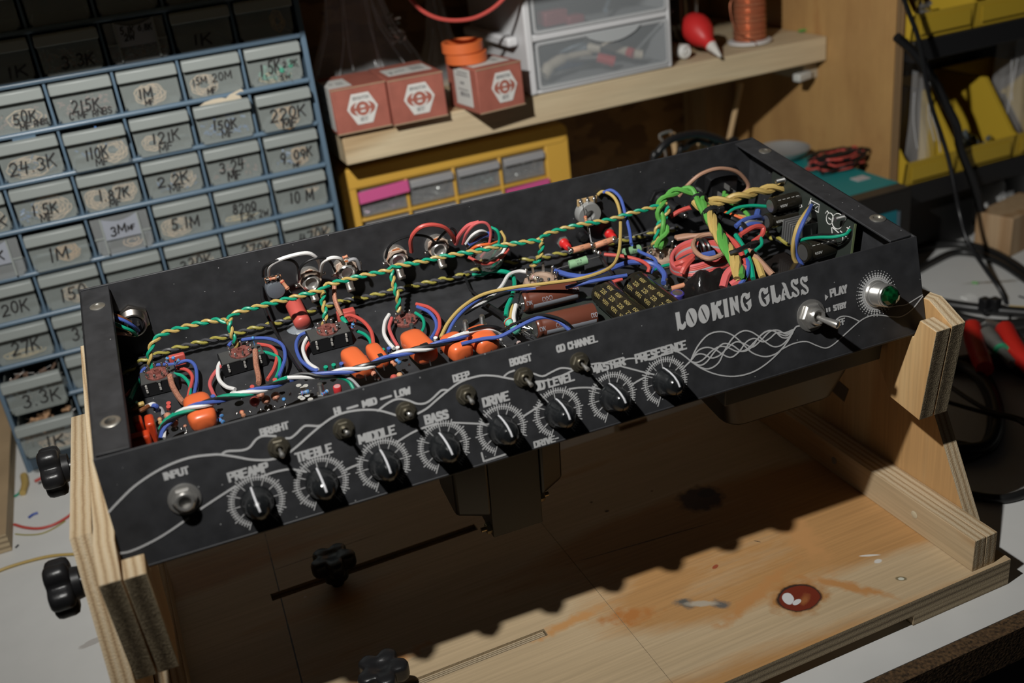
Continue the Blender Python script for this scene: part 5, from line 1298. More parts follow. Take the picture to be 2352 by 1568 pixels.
# ================================================================ inside the chassis
def W3(pts): return [onf(a, b, h) for a, b, h in pts]
def wire(col, pts, r=.0011, n=6, name='wire', m=None):
    mb = MB(); P = smooth(W3(pts), n)
    mb.tube(P, r, 8)
    return obj(name, mb, m or WIRE[col], amp)
def twist(cols, pts, r=.00115, pitch=.0135, n=9, ph=0, name='twisted_wire'):
    P = smooth(W3(pts), n)
    # resample evenly
    L = [0]
    for i in range(1, len(P)): L.append(L[-1] + (P[i] - P[i - 1]).length)
    N = max(8, int(L[-1] / (pitch / 9))); Q = []; k = 0
    for i in range(N + 1):
        s = L[-1] * i / N
        while k < len(P) - 2 and L[k + 1] < s: k += 1
        f = (s - L[k]) / max(1e-9, L[k + 1] - L[k]); Q.append(P[k].lerp(P[k + 1], min(1, f)))
    out = []
    for w_, c in enumerate(cols):
        pth = []; x = None
        for i in range(N + 1):
            d = (Q[min(i + 1, N)] - Q[max(i - 1, 0)]).normalized()
            if x is None: x, y = perp(d)
            else: x = (x - d * x.dot(d)).normalized(); y = d.cross(x)
            a = 2 * PI * (L[-1] * i / N) / pitch + 2 * PI * w_ / len(cols) + ph
            pth.append(Q[i] + x * (r * 1.02 * math.cos(a)) + y * (r * 1.02 * math.sin(a)))
        mb = MB(); mb.tube(pth, r, 7); out.append(obj(name, mb, WIRE[c], amp))
    return out
GY = ('green', 'yellow')
# heater harness along the rear
twist(GY, [(347, 845, .012), (343, 815, .022), (350, 790, .028), (372, 768, .031), (420, 752, .032), (460, 742, .033), (500, 735, .033), (524, 738, .033)])
twist(GY, [(524, 738, .033), (530, 728, .035), (548, 717, .035), (600, 702, .035), (660, 687, .035), (720, 671, .035), (742, 664, .035), (752, 654, .036), (775, 648, .037), (830, 634, .037), (893, 621, .037), (905, 612, .038), (960, 603, .038), (1010, 591, .038), (1060, 582, .038), (1100, 576, .038), (1150, 564, .038), (1200, 557, .038), (1241, 551, .038)])
twist(GY, [(1241, 551, .038), (1252, 540, .039), (1285, 528, .040), (1340, 515, .040), (1400, 505, .040), (1450, 490, .041), (1500, 476, .042), (1530, 466, .043)])
for br in ([(526, 738, .033), (530, 758, .028), (537, 778, .022), (546, 800, .012)], [(744, 668, .034), (741, 690, .027), (747, 720, .02), (743, 755, .011)], [(899, 622, .036), (905, 655, .028), (915, 690, .018), (914, 716, .010)], [(1245, 555, .037), (1243, 575, .030), (1236, 596, .022), (1222, 612, .014)]):
    twist(GY, br, pitch=.011)
# yellow and black pair in the corner
twist(('olive', 'darkgrey'), [(285, 862, .003), (320, 832, .004), (345, 820, .006), (400, 801, .006), (460, 786, .006), (520, 772, .006), (590, 752, .006), (650, 737, .006), (690, 723, .006), (730, 708, .006), (790, 691, .006), (850, 680, .006), (905, 667, .006), (960, 654, .006), (1010, 643, .006), (1060, 632, .006), (1120, 612, .006), (1200, 598, .006), (1280, 584, .006), (1350, 570, .006), (1440, 550, .006), (1500, 537, .006), (1560, 524, .006)])
# ---------------------------------------------------------------- lead helpers
CER = mat('green_cement', (.20, .36, .20), .6); FLESH = mat('tan_resistor_body', (.52, .23, .13), .5); BLU = mat('blue_film', (.07, .22, .48), .45); TURQ = mat('turquoise_resistor', (.10, .42, .30), .45)
BANDS = [mat('band_red', (.45, .04, .03), .5), mat('band_brown', (.16, .06, .03), .5), mat('band_gold', (.45, .3, .08), .4), mat('band_dark', (.03, .03, .05), .5)]
def resistor(a, b, r, L, body, bands=0, dog=True, name='resistor', leads=True, txt=None):
    a, b = V(a), V(b); d = (b - a).normalized(); c = (a + b) / 2; s = c - d * L / 2
    mb = MB()
    if dog: mb.lathe(s, d, [(r * .45, 0), (r * .95, L * .05), (r * 1.05, L * .14), (r * .95, L * .24), (r * .82, L * .32), (r * .82, L * .68), (r * .95, L * .76), (r * 1.05, L * .86), (r * .95, L * .95), (r * .45, L)], 14)
    else: mb.lathe(s, d, [(r * .85, 0), (r, L * .03), (r, L * .97), (r * .85, L)], 16)
    o = obj(name, mb, body, amp)
    if bands:
        for i in range(bands):
            mb = MB(); z = L * (.16 + .68 * i / max(1, bands - 1)) if bands > 1 else L * .3
            rr = r * (1.10 if (i == 0 or i == bands - 1) and dog else .88 if dog else 1.03)
            mb.tube([s + d * (z - L * .03), s + d * (z + L * .03)], rr, 14); obj('colour_band', mb, BANDS[i % 4], o)
    if leads:
        mb = MB(); mb.tube([a, s], .00032, 6); obj('lead', mb, SOLDER, o)
        mb = MB(); mb.tube([s + d * L, b], .00032, 6); obj('lead', mb, SOLDER, o)
    if txt:
        n = (CP - c); n = (n - d * n.dot(d)).normalized(); up = n.cross(d)
        for k, (t, off, hg, ln) in enumerate(txt):
            mb = MB(); fr = lambda x, y, q: c + d * x + (n * math.cos(y / r) + up * math.sin(y / r)) * (r + .00004 + q)
            put_text(mb, t, fr, -ln / 2, off, ln, hg, pen_round(.00011, 5), th=.00004); obj('body_print', mb, mat('dark_print', (.05, .06, .05), .6), o, sm=0)
    return o
def blob(c, r, m=SOLDER, name='solder_joint', par=None):
    mb = MB(); rnd = random.Random(int(c[0] * 1e6) % 9999); c = V(c)
    for k in range(3): mb.ball(c + V((rnd.uniform(-1, 1), rnd.uniform(-1, 1), rnd.uniform(-1, 1))) * r * .4, r * rnd.uniform(.55, .85), 8)
    return obj(name, mb, m, par or amp)
# ---------------------------------------------------------------- shielded preamp sockets (black bodies)
SB = mat('socket_black', (.010, .010, .011), .35); PHEN = mat('phenolic_brown', (.17, .055, .045), .55, noise=.4, nscale=500)
CERAM = mat('beige_ceramic', (.33, .23, .17), .55)
def socket_block(bl, br, hgt, seed):
    """bl, br pixels of the front lower corners on the chassis floor"""
    rnd = random.Random(seed)
    a = onf(*bl, .0022); b = onf(*br, .0022); ax = b - a; L = ax.length; ax.normalize(); bk = RN.cross(ax); dp = .0165
    mb = MB(); mb.box(a, ax * L, bk * dp, RN * hgt); o = obj('tube_socket', mb, SB, amp, bevel=.0005, origin=a)
    tp = a + RN * hgt
    mb = MB(); mb.box(tp + ax * .0008 - bk * .0002, ax * (L - .0016), bk * (dp - .001), RN * .0006)
    mb.prism([tp + ax * (L * .42), tp + ax * (L * .45) - bk * .0014, tp + ax * (L * .55) - bk * .0014, tp + ax * (L * .58)], RN * .0006)
    obj('top_plate', mb, mat('grey_plate', (.10, .10, .098), .45, .5), o)
    c = tp + ax * L / 2 + bk * dp * .52 + RN * .0006
    mb = MB(); mb.lathe(c, RN, [(.0078, 0), (.0078, .0010), (.0060, .0014), (.0028, .0012), (.0026, .003), (.0016, .003), (.0015, .0008)], 22); obj('contact_wafer', mb, PHEN, o)
    for k in range(9):
        an = 2 * PI * k / 9 + seed; p = c + (ax * math.cos(an) + bk * math.sin(an)) * .0066
        out = (ax * math.cos(an) + bk * math.sin(an))
        mb = MB(); mb.tube([p, p + RN * .003 + out * .0006, p + RN * rnd.uniform(.004, .006) + out * .0016], [.0008, .0008, .0005], 5); mb.ball(p + RN * .0036 + out * .0009, .0011, 6); obj('contact', mb, SOLDER, o)
    nc = 3 if L > .022 else 2
    for k in range(nc):
        p = a + ax * (L * (.14 + .72 * k / max(1, nc - 1))) + RN * (hgt * .30) - bk * .0005
        mb = MB(); mb.cb(p + RN * hgt * .18, ax * .0013, bk * .0012, RN * hgt * .22); mb.cb(p + RN * hgt * .52, ax * .0013, bk * .0014, RN * hgt * .22); mb.cb(p + RN * hgt * .36 , ax * .0008, bk * .0008, RN * hgt * .6)
        obj('spring_clip', mb, mat('clip_silver', (.50, .48, .45), .4, .35), o)
    return c, ax, bk, o
s1 = socket_block((331, 914), (415, 893), .0100, 1)
s2 = socket_block((516, 867), (616, 838), .0100, 2)
s3 = socket_block((718, 815), (812, 790), .0108, 3)
def round_socket(px, py, h, R, ceramic, seed, npin):
    c = onf(px, py, h); rnd = random.Random(seed)
    mb = MB()
    if ceramic: mb.lathe(c - RN * h, RN, [(R * .92, .0018), (R, .003), (R * 1.02, h * .5), (R * .92, h * .8), (R * .62, h * .92), (R * .45, h * .8), (R * .40, h * .35), (0, h * .3)], 36)
    else: mb.lathe(c - RN * h, RN, [(R * .9, .0017), (R, h * .5), (R, h), (R * .8, h + .0004), (R * .35, h), (R * .33, h * .4), (0, h * .4)], 30)
    o = obj('tube_socket', mb, CERAM if ceramic else PHEN, amp, origin=c - RN * h)
    if ceramic:
        mb = MB(); mb.lathe(c - RN * h * .7, RN, [(R * .17, 0), (R * .17, h * .45), (R * .13, h * .55), (0, h * .56)], 10); obj('centre_screw', mb, DULL, o)
    for k in range(npin):
        an = 2 * PI * k / npin + .2; out = EX * math.cos(an) + DV * math.sin(an); p = c + out * (R * (.74 if ceramic else .80)) - RN * (.001)
        hh = rnd.uniform(.005, .0085) * (1 if ceramic else .8)
        mb = MB(); mb.prism([p - out.cross(RN) * .0011, p + out.cross(RN) * .0011, p + out.cross(RN) * .0008 + RN * hh + out * .0012, p - out.cross(RN) * .0008 + RN * hh + out * .0012], out * .0005)
        mb.ball(p + RN * hh * .8 + out * .001, .0012 if ceramic else .0009, 7); obj('contact', mb, SOLDER, o)
    return c, o
rs4 = round_socket(932, 733, .0035, .0088, False, 4, 9)
mb = MB(); q = onf(946, 752, .004); mb.lathe(q - RN * .002, RN, [(.0016, 0), (.0016, .005), (0, .0051)], 10); obj('standoff', mb, DULL, amp)
rs5 = round_socket(1242, 636, .0105, .0135, True, 5, 8)
rs6 = round_socket(1520, 578, .0105, .0130, True, 6, 8)
# ---------------------------------------------------------------- rear panel hardware
IN = -DV
def wallp(px, py, d): return onw(px, py, T + d)
def jack(px, py, tongue=True):
    c = wallp(px, py, .0); cc = wallp(px, py, .012); o0 = cc - IN * .012
    mb = MB(); mb.lathe(o0, IN, [(.0088, .0002), (.0088, .0016), (.0078, .0020), (.005, .002)], 28); mb.lathe(o0 + IN * .002, IN, [(.0062, 0), (.0062, .004)], 20)
    o = obj('output_jack', mb, STEEL, amp, origin=o0)
    mb = MB()
    for k, (r, z, a0) in enumerate(((.0092, .0050, 20), (.0088, .0078, 60))):
        pts = [(r * math.cos(math.radians(a0 + 60 * q)) * (1.12 if q == 0 else .95), r * math.sin(math.radians(a0 + 60 * q))) for q in range(6)]
        mb.prism([o0 + IN * z + EX * x + RN * y for x, y in pts], IN * .0011)
    obj('contact_wafer', mb, mat('jack_wafer', (.43, .33, .26), .5), o, bevel=.0003)
    mb = MB(); mb.prism([o0 + IN * .0064 + EX * x + RN * y for x, y in ((-.0075, .001), (-.002, .0082), (.003, .0080), (.001, -.001))], IN * .001); obj('insulator', mb, mat('paxolin', (.40, .11, .03), .5), o)
    mb = MB(); mb.lathe(o0 + IN * .009, IN, [(.0064, 0), (.0066, .0012), (.0060, .0022), (.0050, .0030), (.0046, .0026), (.0040, .0010), (.0036, -.004), (0, -.0042)], 28); obj('bushing', mb, STEEL, o)
    mb = MB(); mb.lathe(o0 + IN * .0062, IN, [(.0034, 0), (0, .0001)], 16); obj('bore', mb, mat('bore_brown', (.05, .03, .02), .4), o)
    if tongue:
        P = [o0 + IN * z + RN * y for z, y in ((.0090, -.0060), (.0105, -.0085), (.0125, -.0120), (.0150, -.0135), (.0165, -.0120), (.0160, -.0100))]
        mb = MB(); b = mb.add([p - EX * .0028 + IN * 0 for p in P]); mb.add([p + EX * .0028 for p in P]); n = len(P)
        for k in range(n - 1): mb.face((b + k, b + k + 1, b + n + k + 1, b + n + k))
        t = obj('spring_tongue', mb, mat('silver_tongue', (.52, .49, .44), .3, .9), o); m_ = t.modifiers.new('solid', 'SOLIDIFY'); m_.thickness = .0008
    for sx, sy in ((-.0095, -.001), (.0098, .004)):
        mb = MB(); mb.cb(o0 + IN * .0075 + EX * sx + RN * sy, EX * .004, RN * .003, IN * .0006); mb.ball(o0 + IN * .008 + EX * sx * 1.1 + RN * sy, .0013, 7); obj('solder_lug', mb, SOLDER, o)
    return o0
jk = [jack(*q) for q in ((716, 652), (799, 629), (916, 601), (1011, 576))]
# bias pot at the left, speaker pot with hole at the right
def pot(px, py, R, facecol, hole, plate):
    cc = wallp(px, py, .011); o0 = cc - IN * .011
    mb = MB(); mb.lathe(o0, IN, [(R * .6, .0002), (R * .6, .003), (R, .0034), (R, .0104), (R * .96, .0112), (R * (.42 if hole else .90), .0114)] + ([(R * .40, .0108), (R * .38, .0060), (0, .0058)] if hole else [(0, .0112)]), 34)
    o = obj('potentiometer', mb, mat('pot_' + facecol[0], facecol[1], .42, .55), amp, origin=o0)
    mb = MB(); mb.box(o0 + IN * .0050 - EX * R * .85 + RN * R * .70, EX * R * 1.75, IN * .0013, RN * R * .62); obj('terminal_plate', mb, mat('plate_' + plate[0], plate[1], .5), o, bevel=.0004)
    for k in (-1, 0, 1):
        p = o0 + IN * .0068 + EX * (R * .6 * k) + RN * (R * 1.12)
        mb = MB(); mb.ball(p, .0017, 8); mb.tube([p - RN * .003, p + RN * .0028], .0009, 6); obj('solder_lug', mb, SOLDER, o)
    return o0
p1 = pot(634, 667, .0068, ('slate', (.20, .22, .25)), False, ('brown', (.34, .16, .08)))
p2 = pot(1355, 494, .0098, ('silver', (.42, .42, .41)), True, ('tan', (.40, .27, .13)))
# red test jacks
for q in ((1297, 560), (1401, 538)):
    cc = wallp(*q, .004); o0 = cc - IN * .004
    mb = MB(); mb.nut(o0 + IN * .0001, IN, .0052, .0018); o = obj('test_jack', mb, STEEL, amp, origin=o0)
    mb = MB(); mb.lathe(o0 + IN * .0018, IN, [(.0040, 0), (.0040, .0022), (.0032, .003), (.0030, .009), (.0024, .0098), (0, .0099)], 20); obj('red_sleeve', mb, mat('sleeve_red', (.55, .02, .02), .35), o)
    mb = MB(); mb.tube([o0 + IN * .0115, o0 + IN * .0175 - RN * .001], [.0014, .0010], 8); mb.ball(o0 + IN * .0165, .0019, 8); obj('terminal', mb, SOLDER, o)
cc = wallp(1338, 543, .004); o0 = cc - IN * .004; mb = MB(); mb.nut(o0, IN, .0052, .0018); mb.lathe(o0 + IN * .0018, IN, [(.0036, 0), (.0034, .006), (0, .0062)], 18); obj('test_jack', mb, BLACKP, amp, label='black test jack')
# footswitch connector at far left
cc = wallp(306, 744, .008); o0 = cc - IN * .008
mb = MB(); mb.lathe(o0, IN, [(.0118, .0001), (.0120, .0008), (.0120, .0030), (.0108, .0036), (.008, .0036)], 6, xd=RN)
pr = []
for k in range(7): pr += [(.0092, .0036 + .001 * k), (.0086, .0041 + .001 * k)]
mb.lathe(o0, IN, pr + [(.0088, .0108), (.0078, .0112), (.0074, .0098), (.0070, .0080), (0, .0078)], 34); dn = obj('multipin_connector', mb, mat('connector_nickel', (.50, .46, .42), .28, 1.0), amp, sm=30, origin=o0)
mb = MB(); mb.lathe(o0 + IN * .0079, IN, [(.0066, 0), (.0064, .003), (0, .0031)], 24); obj('insert', mb, BLACKP, dn)
for k in range(5): 
    an = .6 + k * 1.1; mb = MB(); mb.cyl(o0 + IN * .0105 + (EX * math.cos(an) + RN * math.sin(an)) * .0042, o0 + IN * .0150 + (EX * math.cos(an) + RN * math.sin(an)) * .0042, .0009, 7); obj('solder_cup', mb, SOLDER, dn)
def wall_pts(l): return [wallp(a, b, d) for a, b, d in l]
def wwire(col, l, r=.0011, n=6, name='wire'):
    mb = MB(); mb.tube(smooth(wall_pts(l), n), r, 8); return obj(name, mb, WIRE[col], amp)
wwire('blue', [(262, 728, .020), (285, 736, .021), (305, 748, .019), (318, 760, .013)], .0012); wwire('green', [(262, 742, .019), (285, 752, .021), (303, 760, .019), (314, 770, .013)], .0012)
wwire('brown', [(262, 722, .018), (282, 730, .018), (300, 740, .014)], .0011); wwire('tan', [(258, 765, .018), (280, 766, .019), (300, 768, .014)], .0013); wwire('yellow', [(262, 748, .016), (285, 756, .017), (308, 766, .013)], .0007)
# IEC inlet with brown loop
cc = wallp(1652, 425, .006); o0 = cc - IN * .006
mb = MB(); mb.prism([o0 + EX * x + RN * z for x, z in ((-.0225, .004), (-.017, .0125), (.017, .0125), (.0225, .004), (.0225, -.004), (.017, -.0125), (-.017, -.0125), (-.0225, -.004))], IN * .003)
mb.prism([o0 + IN * .003 + EX * x + RN * z for x, z in ((-.0125, .0095), (-.009, .0115), (.009, .0115), (.0125, .0095), (.0125, -.0105), (-.0125, -.0105))], IN * .011); iec = obj('mains_inlet', mb, BLACKP, amp, bevel=.001, origin=o0)
for x, z in ((-.006, -.003), (0, .003), (.006, -.003)):
    mb = MB(); mb.cb(o0 + IN * .0175 + EX * x + RN * z, EX * .0009, RN * .0042, IN * .008); obj('blade_terminal', mb, STEEL, iec)
for x in (-.0188, .0188):
    mb = MB(); p = o0 + IN * .003 + EX * x; mb.cyl(p, p + IN * .010, .0016, 10); obj('mounting_screw', mb, DULL, iec)
wwire('tan', [(1560, 450, .016), (1580, 425, .020), (1610, 400, .022), (1650, 387, .022), (1690, 393, .022), (1714, 415, .022), (1718, 432, .022), (1703, 446, .022), (1680, 450, .018)], .0016)
# fuse holder
a = wallp(1512, 455, .002); d = (onf(1562, 487, .030) - a).normalized(); d = (IN * .8 + EX * .25 - RN * .15).normalized()
mb = MB(); mb.nut(a - IN * .001, IN, .0088, .003); mb.lathe(a + IN * .002, d, [(.0066, 0), (.0066, .010), (.0050, .0105), (.0050, .020), (.0034, .0204), (.0030, .026), (.0030, .029)], 24); fh = obj('fuse_holder', mb, BLACKP, amp, sm=30)
mb = MB(); e = a + IN * .002 + d * .0285; mb.ball(e, .0022, 8); mb.tube([e, e + d * .004], .001, 6); obj('terminal', mb, SOLDER, fh)
# rotary control with clear ring and wires at (1115, 575)
cc = wallp(1115, 580, .012); o0 = cc - IN * .012
mb = MB(); mb.lathe(o0, IN, [(.0115, .0002), (.0118, .001), (.0118, .0145), (.0112, .016), (.0108, .016), (.0106, .010), (.0060, .009), (0, .009)], 34); ro_ = obj('rotary_switch', mb, mat('switch_body', (.20, .20, .19), .35, .4), amp, origin=o0)
mb = MB(); mb.lathe(o0 + IN * .0162, IN, [(.0100, 0), (.0104, .0010), (.0104, .0080), (.0098, .0085)], 34); obj('clear_collar', mb, mat('collar_clear', (.3, .3, .29), .1, alpha=.35), ro_)
for k in range(12):
    an = 2 * PI * k / 12; p = o0 + IN * .0162 + (EX * math.cos(an) + RN * math.sin(an)) * .0112; mb = MB(); mb.tube([p, p + IN * .004], .0008, 6); mb.ball(p + IN * .0035, .0012, 6); obj('contact', mb, SOLDER, ro_)
mb = MB(); mb.tube(smooth(wall_pts([(1078, 560, .02), (1090, 552, .022), (1110, 540, .023), (1132, 536, .021)]), 5), .0022, 8); obj('heat_shrink_sleeve', mb, WIRE['blue'], amp)
for col, l in (('white', [(1070, 560, .018), (1085, 540, .024), (1105, 530, .024), (1128, 538, .019)]), ('black', [(1072, 566, .018), (1090, 546, .025), (1112, 536, .025), (1132, 545, .019)]), ('pink', [(1063, 560, .014), (1072, 535, .022), (1092, 514, .026), (1115, 512, .027), (1127, 530, .027), (1122, 565, .025), (1105, 590, .02)]),
               ('green', [(1128, 522, .02), (1142, 530, .024), (1147, 550, .024), (1138, 575, .022), (1120, 600, .016)]), ('yellow', [(1150, 530, .02), (1160, 550, .024), (1150, 570, .022), (1120, 585, .02), (1098, 605, .016)]),
               ('white', [(1165, 560, .022), (1150, 585, .025), (1120, 602, .025), (1092, 605, .02)]), ('red', [(1168, 572, .022), (1150, 592, .027), (1115, 606, .027), (1075, 590, .02)]), ('orange', [(1074, 580, .018), (1095, 565, .025), (1125, 560, .026), (1150, 552, .02)]),
               ('green', [(1085, 630, .010), (1105, 632, .014), (1125, 622, .016), (1140, 600, .018)])): wwire(col, l, .00115)
# pairs between the jacks
wwire('black', [(886, 592, .012), (893, 568, .016), (915, 550, .018), (955, 540, .018), (985, 545, .016), (998, 556, .012)], .0010); wwire('red', [(945, 578, .012), (944, 548, .018), (962, 524, .022), (990, 516, .023), (1020, 522, .022), (1038, 540, .018), (1046, 557, .012)], .0016)
wwire('pink', [(1047, 560, .012), (1055, 540, .018), (1075, 518, .022), (1100, 510, .024)], .0016); wwire('black', [(1005, 552, .012), (1020, 535, .018), (1035, 524, .02), (1046, 532, .018), (1048, 552, .012)], .0010)
wwire('white', [(616, 632, .012), (620, 610, .018), (650, 593, .02), (700, 581, .021), (722, 588, .02), (734, 605, .016), (736, 622, .012)], .0014); wwire('black', [(604, 635, .012), (608, 612, .018), (640, 597, .02), (670, 598, .018), (684, 612, .015), (687, 640, .012)], .0010)
wwire('black', [(687, 642, .012), (690, 615, .018), (712, 597, .02), (742, 592, .02), (760, 602, .018), (770, 622, .012)], .0010); wwire('white', [(736, 622, .012), (742, 602, .018), (762, 592, .021), (780, 594, .02), (790, 606, .016)], .0014)
wwire('grey', [(800, 598, .014), (815, 595, .015), (824, 606, .014), (828, 618, .012)], .0013)
mb = MB(); a = wallp(788, 592, .014); b = wallp(798, 588, .014); resistor(a, b, .0012, .004, FLESH, 2)
resistor(wallp(640, 636, .010), onf(668, 672, .030), .0016, .0085, FLESH, 2); resistor(wallp(612, 642, .012), wallp(640, 636, .012), .0014, .005, FLESH, 2)
resistor(wallp(1339, 472, .014), onf(1352, 535, .036), .0013, .006, FLESH, 4)
# black lead from the pot down to the board, braided lead, red capacitor with glue
wire('black', [(600, 645, .034), (606, 700, .026), (625, 748, .014), (650, 790, .008), (672, 825, .010), (690, 850, .014)], .0011)
wire('copper', [(768, 652, .030), (768, 680, .024), (775, 705, .018), (785, 726, .014)], .0017, name='shielded_wire')
REDCAP = mat('red_film_cap', (.44, .075, .06), .42, noise=.06, nscale=40)
def capsule(a, b, r, m, flat=1.0, name='capacitor', seg=22, end=.35):
    a, b = V(a), V(b); d = b - a; L = d.length; d.normalize(); n = 5
    pr = [(r * math.sin(PI / 2 * k / n), L * 0 + r * end * (1 - math.cos(PI / 2 * k / n))) for k in range(n + 1)] + [(r * math.cos(PI / 2 * k / n), L - r * end * (1 - math.sin(PI / 2 * k / n))) for k in range(n + 1)]
    mb = MB(); mb.lathe(a, d, pr, seg); return obj(name, mb, m, amp)
capsule(onf(668, 684, .016), onf(698, 748, .0075), .0062, REDCAP, end=.5)
mb = MB(); mb.lathe(onf(688, 752, .0018), RN, [(.0095, 0), (.0085, .001), (.006, .0022), (0, .003)], 16); obj('glue_patch', mb, mat('hot_glue', (.30, .33, .36), .2, alpha=.55, bump=.5, nscale=500), amp)
mb = MB(); q = onf(796, 728, .006); mb.cb(q, EX * .0135, DV * .006, RN * .012); rc = obj('capacitor', mb, REDCAP, amp, bevel=.001)
mb = MB(); F = lambda x, y, o: q - DV * (.00305 + o) + EX * x + RN * y; put_text(mb, '225K', F, -.004, -.001, .008, .003, pen_round(.0002), th=.00004); obj('body_print', mb, mat('dark_print2', (.10, .01, .01), .6), rc, sm=0)
# ---------------------------------------------------------------- wires round the preamp sockets
wire('blue', [(322, 870, .010), (330, 848, .010), (360, 838, .011), (400, 836, .012), (430, 828, .012), (448, 840, .011), (452, 870, .010), (446, 905, .010)], .00125)
wire('red', [(408, 845, .012), (430, 850, .012), (442, 866, .011), (436, 895, .010), (430, 920, .010)], .00125); wire('green', [(400, 858, .012), (420, 864, .011), (436, 885, .010), (436, 915, .010)], .0012)
wire('copper', [(390, 862, .013), (396, 885, .011), (410, 910, .010), (422, 925, .010)], .0019, name='shielded_wire'); wire('green', [(322, 872, .010), (310, 890, .009), (298, 918, .010)], .0016); wire('red', [(300, 895, .008), (288, 910, .008)], .001)
wire('blue', [(524, 795, .010), (536, 785, .011), (580, 777, .012), (620, 778, .012), (648, 792, .012), (655, 818, .012), (648, 845, .011), (640, 865, .010)], .0013)
wire('red', [(592, 790, .012), (622, 796, .012), (636, 815, .011), (630, 845, .010), (614, 872, .010)], .0013); wire('green', [(592, 808, .012), (615, 810, .011), (640, 822, .011), (642, 845, .010), (634, 868, .010)], .0012)
wire('copper', [(586, 804, .014), (588, 835, .011), (594, 865, .010), (594, 880, .010)], .0019, name='shielded_wire'); wire('white', [(514, 824, .011), (502, 840, .010), (502, 868, .009), (518, 887, .009), (540, 894, .010)], .0014); wire('pink', [(520, 830, .010), (494, 855, .009), (482, 880, .009), (488, 900, .009), (494, 912, .010)], .0013)
wire('blue', [(706, 762, .010), (688, 772, .009), (680, 795, .009), (690, 825, .009), (712, 845, .010), (728, 852, .011)], .0013); wire('white', [(712, 768, .011), (700, 785, .010), (696, 805, .010), (708, 832, .010), (730, 848, .011)], .0013); wire('red', [(712, 785, .009), (700, 805, .008), (702, 820, .008)], .0012)
wire('red', [(786, 728, .012), (806, 724, .013), (832, 736, .013), (852, 760, .012), (858, 790, .011), (858, 808, .010)], .0014); wire('green', [(820, 760, .010), (838, 768, .010), (850, 782, .010), (852, 798, .010)], .0012)
wire('white', [(894, 722, .011), (884, 740, .010), (882, 765, .010), (892, 785, .010), (905, 800, .010)], .0014); wire('pink', [(900, 730, .011), (894, 752, .010), (902, 775, .010), (914, 795, .010)], .0013)
wire('red', [(956, 698, .012), (985, 706, .012), (1006, 725, .012), (1010, 750, .011), (1002, 772, .010)], .0014); wire('blue', [(958, 704, .012), (985, 716, .012), (1000, 735, .011), (1002, 755, .010), (990, 778, .010)], .0013); wire('green', [(954, 718, .011), (970, 730, .010), (974, 748, .010), (966, 768, .010)], .0012)
wire('green', [(786, 730, .014), (792, 738, .013), (796, 744, .012)], .0018)
resistor(onf(383, 835, .022), onf(385, 818, .028), .0012, .0045, BLU, 3); resistor(onf(400, 836, .018), onf(414, 824, .022), .0012, .0045, BLU, 3); resistor(onf(808, 760, .012), onf(812, 736, .022), .0012, .0045, BLU, 2)
mb = MB(); mb.cb(onf(408, 826, .010), EX * .011, DV * .004, RN * .009); obj('capacitor', mb, REDCAP, amp, bevel=.001)
for q in ((398, 822), (581, 776)):
    mb = MB(); c = onf(*q, .024); mb.ball(c, .0013, 8); mb.tube([c, c - RN * .006], .0003, 5); obj('bead_capacitor', mb, BLU, amp)
# ---------------------------------------------------------------- long front circuit board
PCB = mat('black_green_board', (.028, .034, .029), .4)
pa, pb = onf(292, 1015, .012), onf(1215, 770, .012)
u0 = (pa - AO).dot(EX); 
mb = MB(); mb.prism([ch(.010, -.010, .0105), ch(.010, .0335, .0105), ch(.283, .0335, .0105), ch(.283, -.010, .0105)], RN * .0015); obj('circuit_board', mb, PCB, amp)
mb = MB()
for px, py in ((1145, 785), (1152, 797), (1103, 788)): mb.ring(onf(px, py, .0122), RN, .0030, .00022, 18, 4)
mb.tube([onf(1128, 788, .0122), onf(1140, 805, .0122)], .0002, 4); obj('silkscreen', mb, WHITEINK, amp)
HB = .0122
ORC = mat('orange_drop_cap', (.64, .125, .038), .32)
def dropcap(pts, ra, rb, base, label_=None):
    """orange dipped capacitor: spine px points with heights, half widths"""
    P = smooth(W3(pts), 5); n = len(P)
    rs = [max(.0004, (ra + (rb - ra) * i / (n - 1)) * min(1, (math.sin(PI * min(.5, (i + .25) / n * 3.2))) * (1 if i < n * .8 else .55 + .45 * math.cos((i - n * .8) / (n * .2) * PI / 2)))) for i in range(n)]
    mb = MB(); mb.tube(P, rs, 22); o = obj('capacitor', mb, ORC, amp, sm=70); return o
